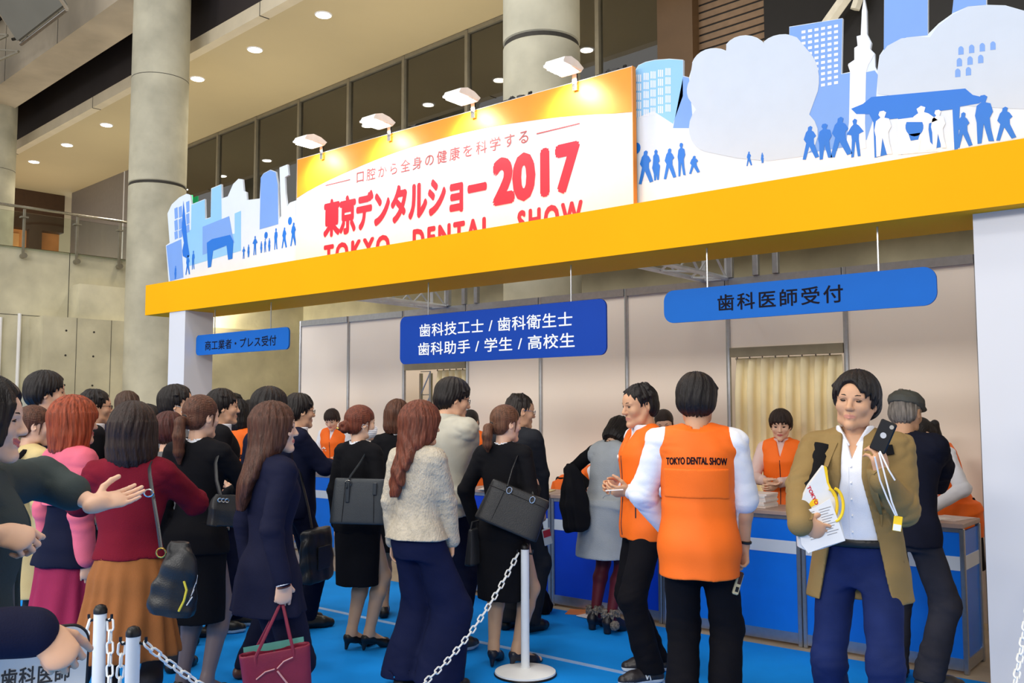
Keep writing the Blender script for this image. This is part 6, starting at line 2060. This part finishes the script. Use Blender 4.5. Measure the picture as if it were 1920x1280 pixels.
MB().tube([(-.10, -.058, -.13), (-.09, -.045, .12)], .0015, 4).tube([(.10, -.058, -.13), (.09, -.045, .12)], .0015, 4).build('seam', M_BLKP, b1)
# big tilted black handbag
M = cam_obj(963, 954, 5.58, -4, 22)
v = Vox((-.25, -.10, -.17), (.25, .10, .17), .005); v.stack([(-.128, .200, .070), (-.118, .202, .072), (.115, .185, .035), (.125, .183, .030)], 0, sq=6)
LB = mat('black_bag_leather', (34, 35, 38), rough=.38, var=.05, scale=20, bump=.15, bscale=180)
b2 = vox_obj('handbag', v, LB, M, label='big black handbag hanging tilted on the arm of the light brown ponytail', cat='bag')
sh = [at_depth(951, 912, 5.54), at_depth(960, 880, 5.6), at_depth(970, 855, 5.68), at_depth(980, 846, 5.76), at_depth(986, 852, 5.82)]
MB().tube(into(M, sh), .010, 8, flat=.4).build('strap', LB, b2, smooth=True)
sh = [at_depth(1003, 940, 5.58), at_depth(998, 925, 5.62), at_depth(992, 905, 5.7)]
MB().tube(into(M, sh), .009, 8, flat=.4).build('strap', LB, b2, smooth=True)
for x in (-.065, .085):
    MB().tube([(x+.015*math.cos(a), -.048, .10+.02*math.sin(a)) for a in np.linspace(0, 2*PI, 13)[:-1]], .0045, 6, closed=True).build('buckle', M_CHROME, b2)
MB().tube([(-.19, -.050, .085), (.19, -.050, .085)], .0018, 4).tube([(-.10, -.070, -.12), (-.09, -.050, .085)], .0015, 4).build('seam', M_BLKP, b2)
# small black bag below it
M = cam_obj(896, 1022, 5.75, 40, -6)
v = Vox((-.13, -.07, -.16), (.13, .07, .16), .005); v.stack([(-.11, .100, .038), (-.10, .102, .04), (.10, .06, .02), (.11, .055, .018)], 0, sq=4)
b3 = vox_obj('handbag', v, LB, M, label='small black bag hanging from a hand below the big tilted handbag', cat='bag')
MB().tube([(-.05, 0, .10), (-.03, 0, .15), (.03, 0, .15), (.05, 0, .10)], .007, 6).build('handle', LB, b3, smooth=True)
# slouchy shoulder bag on the brown skirt
M = cam_obj(330, 1082, 3.90, -16, 6)
v = Vox((-.15, -.11, -.21), (.15, .11, .20), .005)
v.stack([(-.155, .085, .055), (-.13, .098, .065), (-.03, .090, .062), (.06, .062, .05), (.13, .045, .03), (.15, .04, .02)], .02, sq=2.6)
v.ell((.03, -.03, .045), (.062, .045, .075), .03); v.folds(.004, 8, f=(11, 11, 7))
b4 = vox_obj('shoulder_bag', v, LB, M, label='slouchy black shoulder bag with yellow zip against the brown gathered skirt', cat='bag')
MB().tube([(.045, -.062, -.125), (.062, -.066, -.08), (.066, -.062, -.035), (.05, -.06, .0)], .005, 6).build('yellow_zip', mat('zip_yellow', (220, 204, 70), rough=.4), b4, smooth=True)
for k in range(4):
    MB().tube([(.072+.006*k, -.055+.012*k, -.10+.028*k), (.088, -.042+.012*k, -.065+.028*k)], .0028, 5).build('piping', M_WHITE, b4)
MB().tube(into(M, [at_depth(302, 1030, 3.86), at_depth(296, 985, 3.9), at_depth(287, 930, 3.95), at_depth(281, 893, 4.02), at_depth(280, 876, 4.10), at_depth(283, 868, 4.2)]), .014, 8, flat=.3).build('strap', LB, b4, smooth=True)
MB().tube(into(M, [at_depth(302+9*math.cos(a), 1036+9*math.sin(a), 3.85) for a in np.linspace(0, 2*PI, 13)[:-1]]), .0035, 6, closed=True).build('ring', mat('gold', (214, 180, 96), rough=.25, metal=1), b4)
MB().tube(into(M, [at_depth(279+9*math.cos(a), 924+7*math.sin(a), 3.93) for a in np.linspace(0, 2*PI, 13)[:-1]]), .0035, 6, closed=True).build('buckle', M_CHROME, b4)
# burgundy tote
M = cam_obj(520, 1272, 4.02, 4, -6)
TB = mat('burgundy_leather', (124, 28, 56), rough=.45, var=.05, scale=14, bump=.12, bscale=150)
v = Vox((-.2, -.11, -.19), (.2, .11, .16), .005); v.stack([(-.15, .135, .07), (-.14, .137, .072), (.10, .150, .05), (.13, .152, .045)], 0, sq=4)
v.stack([(.06, .140, .036), (.14, .142, .036)], 0, 's', sq=4)
b5 = vox_obj('tote_bag', v, TB, M, label='burgundy leather tote with teal lining held low by the long-haired navy suit', cat='bag')
MB().box((-.138, -.034, .05), (.138, .034, .058)).build('teal_lining', mat('teal_lining', (96, 168, 160), rough=.7), b5)
MB().box((-.13, .036, .06), (.13, .040, .150)).build('teal_lining', mat('teal_lining', (96, 168, 160), rough=.7), b5)
hd_ = p18.world(p18.handfr['R'].p((0, .085, .02)))
for yy in (-.047, .047):
    for x in (-.085, .075):
        e_ = into(M, [hd_+np.array([0, 0, -.005])])[0]
        MB().tube([(x, yy, .06), (x, yy*1.02, .12), (x*.15+e_[0]*.85, yy*.3+e_[1]*.7, e_[2]-.03), (e_[0], e_[1], e_[2])], .007, 6, flat=.5).build('handle', TB, b5, smooth=True)
MB().tube([(-.09, -.058, .03), (-.05, -.06, .055), (-.01, -.061, .06)], .003, 5).tube([(-.0, -.062, .05), (.03, -.064, .0), (.05, -.066, -.03)], .004, 5).tube([(0, -.062, .06), (.03, -.062, .085), (.07, -.060, .095)], .003, 5).build('tie_cord', mat('cord_pink', (206, 150, 150), rough=.6), b5, smooth=True)
# black briefcase on a strap
M = cam_obj(593, 1038, 6.62, 58, 0)
v = Vox((-.22, -.09, -.24), (.22, .09, .24), .006); v.stack([(-.19, .17, .062), (-.18, .175, .065), (.16, .16, .05), (.18, .15, .03)], 0, sq=4); v.folds(.003, 3)
b6 = vox_obj('briefcase', v, LB, M, label='black soft briefcase hanging beside the navy suit with folded arms', cat='bag')
MB().tube(into(M, [at_depth(585, 990, 6.6), at_depth(578, 950, 6.64), at_depth(566, 900, 6.7), at_depth(556, 850, 6.75), at_depth(550, 828, 6.85)]), .014, 8, flat=.3).build('strap', LB, b6, smooth=True)
MB().box((-.08, -.07, -.1), (.08, -.062, .06), .003).build('pocket', LB, b6)
# shoulder bag of the ponytail in black
M = cam_obj(424, 955, 4.98, 20, 8)
v = Vox((-.13, -.07, -.13), (.13, .07, .13), .005); v.stack([(-.09, .085, .045), (.0, .09, .045), (.08, .07, .025)], 0, sq=3); v.folds(.003, 6)
b7 = vox_obj('shoulder_bag', v, LB, M, label='black shoulder bag with silver fittings beside the low brown ponytail', cat='bag')
MB().tube(into(M, [at_depth(414, 932, 4.95), at_depth(406, 900, 4.98), at_depth(404, 868, 5.02), at_depth(410, 845, 5.08), at_depth(416, 840, 5.16)]), .012, 8, flat=.35).build('strap', LB, b7, smooth=True)
for q in range(3):
    MB().tube([(-.06+.02*q+.01*math.cos(a), -.046, .05+.01*math.sin(a)) for a in np.linspace(0, 2*PI, 11)[:-1]], .003, 5, closed=True).build('ring', M_CHROME, b7)
# rucksack of the beige trench coat
M = Matrix.Translation(Vector(p4.world((0, -.20, 1.20)))) @ Matrix.Rotation(p4.o.rotation_euler[2], 4, 'Z')
v = Vox((-.18, -.14, -.26), (.18, .12, .24), .008); v.stack([(-.22, .13, .07), (-.1, .14, .085), (.12, .13, .075), (.19, .10, .05)], 0, sq=3); v.folds(.004, 2)
b8 = vox_obj('rucksack', v, cloth((24, 24, 28)), M, label='black rucksack on the back of the beige trench coat', cat='bag')
for q in (-1, 1):
    MB().tube([(q*.08, .05, .15), (q*.09, .10, .21), (q*.09, .19, .20)], .016, 8, flat=.35).build('strap', cloth((24, 24, 28)), b8, smooth=True)
# slumped bag on the floor by the counter
M = Matrix.Translation(Vector(floor_at(998, 1148))+Vector((0, 0, .006))) @ Matrix.Rotation(.2, 4, 'Z')
v = Vox((-.22, -.16, -.0), (.22, .16, .3), .006); v.stack([(.01, .15, .10), (.06, .165, .11), (.14, .13, .09), (.22, .07, .04)], 0, sq=2.6); v.folds(.007, 4)
b9 = vox_obj('sports_bag', v, cloth((18, 19, 24)), M, label='slumped black bag on the floor at the foot of the deep blue counter', cat='bag')
MB().tube([(-.06, -.04, .18), (-.02, -.07, .26), (.04, -.06, .26), (.06, -.03, .18)], .01, 6).build('handle', cloth((18, 19, 24)), b9, smooth=True)
# coat over the arm of the grey dress
M = cam_obj(1076, 930, 6.55, 10, -5)
v = Vox((-.17, -.13, -.29), (.17, .13, .27), .006)
v.stack([(-.245, .070, .055), (-.22, .088, .07), (-.05, .096, .075), (.12, .070, .065), (.21, .04, .045), (.235, .028, .03)], 0, sq=2.5, pleat=(7, .010, .2, -.25)); v.folds(.006, 14, f=(10, 10, 4))
vox_obj('folded_coat', v, K_BLACK, M, label='black coat draped over the arm of the grey dress', cat='coat')

# ---------------------------------------------------------------- hand-held things
# hand-held sign
M = cam_obj(70, 1265, 2.14, 8, 1.5)
o = MB().prism([(x, z) for x, z in rrect(-.20, .105, -.32, .103, .04)], 0, .012).build('hand_sign', mat('sign_offwhite', (226, 222, 214), rough=.4, var=.01), label='white hand-held sign with dark lettering at the bottom left corner', cat='sign')
o.matrix_world = M
MB().tube([(x, .006, z) for x, z in rrect(-.201, .106, -.321, .104, .04)], .005, 6, closed=True).build('edge_trim', M_BLKP, o, smooth=True)
MT = mat('sign_ink', (66, 60, 54), rough=.6)
writing('lettering', '歯科医師', -.075, .070, -.022, .022, -.001, MT, o, fat=.02, space=1.1)
writing('lettering', '受付', -.04, .04, -.082, -.036, -.001, MT, o, fat=.02, space=1.1)
# shopping bag, papers, phone, lanyard of the tan blazer
D = 3.90
M = cam_obj(1540, 955, D, 12, 0)
k = D/FPX
def q(*pts): return [((x-1540)*k, (955-y)*k) for x, y in pts]
sb = MB().prism(q((1497, 1025), (1494, 960), (1518, 910), (1546, 873), (1553, 905), (1566, 930), (1580, 1000), (1582, 1012), (1540, 1028), (1516, 1034)), 0, .035).build('shopping_bag', mat('paper_white', (230, 230, 230), rough=.35, var=.02, scale=12, bump=.2, bscale=20), label='white carrier bag with red lettering tucked under the arm of the tan blazer', cat='bag')
sb.matrix_world = M
MY = mat('bag_yellow', (250, 204, 30), rough=.4)
b = MB(); sheet_pts = q((1513, 955), (1520, 941), (1527, 934), (1534, 936), (1534, 944)); b.add([(x, -.0012, z) for x, z in sheet_pts], [list(range(len(sheet_pts)))[::-1]]); b.build('yellow_mark', MY, sb)
b = MB(); pp = q((1546, 873), (1552, 876), (1555, 905), (1568, 935), (1562, 930), (1551, 905)); b.add([(x, -.0008, z) for x, z in pp], [list(range(len(pp)))]); b.build('yellow_edge', MY, sb)
lt = writing('lettering', 'TOKYO', 0, .085, 0, .016, 0, M_RED, sb, fat=.04)
lt.matrix_local = Matrix.Translation(Vector((q((1514, 913))[0][0], -.0016, q((1514, 913))[0][1]))) @ Matrix.Rotation(R_(66), 4, 'Y')
for j, (dx, r0) in enumerate(((0, 1.0), (9, 1.05))):
    c0 = q((1552+dx, 945))[0]
    MB().tube([(c0[0]+.058*r0*math.cos(a)*.62, -.012-.012*j, c0[1]+.066*r0*math.sin(a)) for a in np.linspace(-1.45, 1.45, 13)], .0065, 8).build('handle', MY, sb, smooth=True)
M2 = cam_obj(1536, 990, D-.03, 12, 0)
def q2(*pts): return [((x-1536)*k, (990-y)*k) for x, y in pts]
pb = MB().prism(q2((1496, 962), (1530, 952), (1557, 935), (1574, 985), (1582, 1012), (1545, 1024), (1515, 1036), (1503, 1020)), 0, .003).build('leaflet', mat('leaflet_white', (236, 234, 232), rough=.5, var=.01), label='printed white sheet held in front of the carrier bag by the tan blazer', cat='paper')
pb.matrix_world = M2
b = MB()
for r in range(11):
    for s_ in range(2):
        x0 = 1506+r*1.4+s_*30; y0 = 966+r*4.6-s_*9; ln = 22-(r % 3)*4
        a_ = q2((x0, y0), (x0+ln, y0-ln*.3)); b.add([(a_[0][0], -.0012, a_[0][1]), (a_[1][0], -.0012, a_[1][1]), (a_[1][0], -.0012, a_[1][1]+.0022), (a_[0][0], -.0012, a_[0][1]+.0022)], [(0, 1, 2, 3)])
b.build('print', mat('ink_grey', (120, 118, 122), rough=.6), pb)
M = cam_obj(1656, 818, 3.835, -14, 24)
ph = MB().box((-.034, -.005, -.068), (.034, .005, .068), .006).build('phone', mat('phone_black', (20, 20, 22), rough=.3), smooth=True, label='black phone held up beside the face of the tan blazer', cat='phone')
ph.matrix_world = M
b = MB(); b.lathe([(.009, 0), (.009, .0015)], (0, 0, 0), 16); b.v = [(x+.018, -.0055-z, y+.05) for x, y, z in b.v]; b.build('camera_lens', M_CHROME, ph)
b = MB(); b.lathe([(.0125, 0), (.0125, .001)], (0, 0, 0), 20); b.v = [(x, -.0055-z, y+.005) for x, y, z in b.v]; b.build('round_mark', mat('mark_grey', (190, 190, 192), rough=.4), ph)
bd = MB().box((-.017, -.003, -.032), (.017, .003, .030), .002).build('name_badge', MY, label='yellow and white name badge swinging on a white lanyard from the tan blazer', cat='badge')
M = cam_obj(1683, 981, 3.80, 0, 8); bd.matrix_world = M
MB().box((-.015, -.0036, -.030), (.015, -.003, -.004)).build('badge_card', M_WHITE, bd)
MB().tube(into(M, [at_depth(1640, 856, 3.76), at_depth(1650, 900, 3.78), at_depth(1664, 935, 3.78), at_depth(1679, 966, 3.79)]), .0035, 6).tube(into(M, [at_depth(1648, 848, 3.82), at_depth(1662, 902, 3.78), at_depth(1672, 940, 3.78), at_depth(1682, 966, 3.79)]), .0035, 6).tube(into(M, [at_depth(1650, 846, 3.82), at_depth(1666, 880, 3.76), at_depth(1678, 900, 3.76)]), .0035, 6).build('lanyard', M_WHITE, bd, smooth=True)
# tool in the hand of the lettered vest
M = cam_obj(1384, 1092, 4.55, 20, 18)
tl = MB().box((-.016, -.01, -.06), (.016, .01, .05), .006).build('hand_tool', mat('tool_beige', (206, 190, 150), rough=.4), label='small beige and brown tool in the hand of the lettered orange vest', cat='tool')
tl.matrix_world = M
MB().box((-.012, -.012, -.01), (.014, .012, .055), .006).build('grip', mat('tool_brown', (60, 34, 26), rough=.4), tl)
MB().box((-.008, -.0115, -.045), (.008, -.0098, -.02)).build('slot', M_BLKP, tl)
# slip of paper
M = cam_obj(1152, 918, 5.22, 0, -4)
pp = MB().box((-.05, -.02, -.003), (.05, .03, .0), .0).build('paper_slip', M_WHITE, label='slip of paper in the hands of the left-facing orange vest', cat='paper'); pp.matrix_world = M
MB().tube([(-.02, -.01, -.003), (-.03, -.015, -.025), (-.06, -.012, -.03), (-.07, -.01, -.042)], .003, 5).build('cord', mat('cord_grey', (120, 124, 124), rough=.5), pp)
M = cam_obj(1026, 1006, 6.62, 30, -12)
ph2 = MB().box((-.034, -.005, -.06), (.034, .005, .06), .006).build('phone', mat('phone_silver', (190, 196, 198), rough=.3), label='silver and red phone held low beside the deep blue counter', cat='phone'); ph2.matrix_world = M
MB().box((-.030, -.0062, .0), (.030, -.005, .05)).build('screen', mat('phone_red', (170, 40, 54), rough=.3), ph2)
M = cam_obj(324, 868, 6.42, 10, 20)
o = MB().box((-.07, -.006, -.10), (.09, .0, .10)).build('paper_sheets', M_WHITE, label='white papers held by the dark-haired profile right of the dark bob', cat='paper'); o.matrix_world = M

# ---------------------------------------------------------------- things on the counters and floor
cols = [(236, 232, 226), (214, 196, 190), (240, 226, 170), (196, 210, 220), (232, 180, 160)]
names = ['white', 'pinkish', 'pale yellow', 'pale blue', 'peach']
spots = [(-5.35, 6.22, 'left end of the deep blue counters'), (-5.12, 6.30, 'deep blue counter before the staff ponytail'), (-4.85, 6.24, 'deep blue counter beside the charcoal suit'), (-4.35, 6.26, 'deep blue counter left of the grey dress'),
         (-4.05, 6.3, 'deep blue counter under the grey dress'), (-1.75, 6.2, 'right end of the bright blue counter'), (-1.62, 6.36, 'right end of the counter, at the back'), (-2.1, 6.3, 'bright blue counter by the flat cap'), (-8.3, 6.75, 'far left counter before its staff'), (-8.5, 6.8, 'far left counter, farther left')]
for i, (x, y, wh) in enumerate(spots):
    o = MB().box((-.105, -.15, 0), (.105, .15, .003+.002*(i % 3))).build('leaflet', mat('leaflet_%d' % (i % 5), cols[i % 5], rough=.5, var=.10, scale=18), label='%s leaflet lying on the %s' % (names[i % 5], wh), cat='leaflet', group='leaflets on the counters')
    o.location = (x, y, .9005); o.rotation_euler = (0, 0, rnd.uniform(-.5, .5))
for i in range(7):
    o = MB().box((-.15, -.105, 0), (.15, .105, .014), .001).build('form_pad', mat('pad_%d' % (i % 2), [(238, 226, 220), (226, 222, 220)][i % 2], rough=.6), label='pad of forms in the pile before the pink-shirted staff, %s from the bottom' % ordn[i], cat='pad', group='pads of forms on the bright blue counter')
    o.location = (-2.93+rnd.uniform(-.008, .008), 6.28, .9005+.0142*i); o.rotation_euler = (0, 0, rnd.uniform(-.06, .06))
for i, x in enumerate((-1.95, -8.05)):
    b = MB()
    for k_ in range(5):
        b.box((-.12+.05*k_, -.06, 0), (-.08+.05*k_, .06, .02+.006*(k_ % 2)))
    o = b.build('pen_tray', M_BLKP, label=['dark tray of pens on the bright blue counter near the flat cap', 'dark tray of pens on the far left counter'][i], cat='tray')
    o.location = (x, 6.4 if i == 0 else 6.82, .9005)
for i, (x, y, c) in enumerate([(-4.25, 6.02, (226, 130, 60)), (-4.1, 5.98, (236, 226, 214))]):
    o = MB().box((-.12, -.09, 0), (.12, .09, .004)).build('leaflet', mat('fallen_%d' % i, c, rough=.5), label=['orange leaflet fallen on the floor by the fur-trimmed boots', 'white leaflet fallen on the floor by the fur-trimmed boots'][i], cat='leaflet')
    o.location = (x, y, .007+.005*i); o.rotation_euler = (0, 0, .4+i)
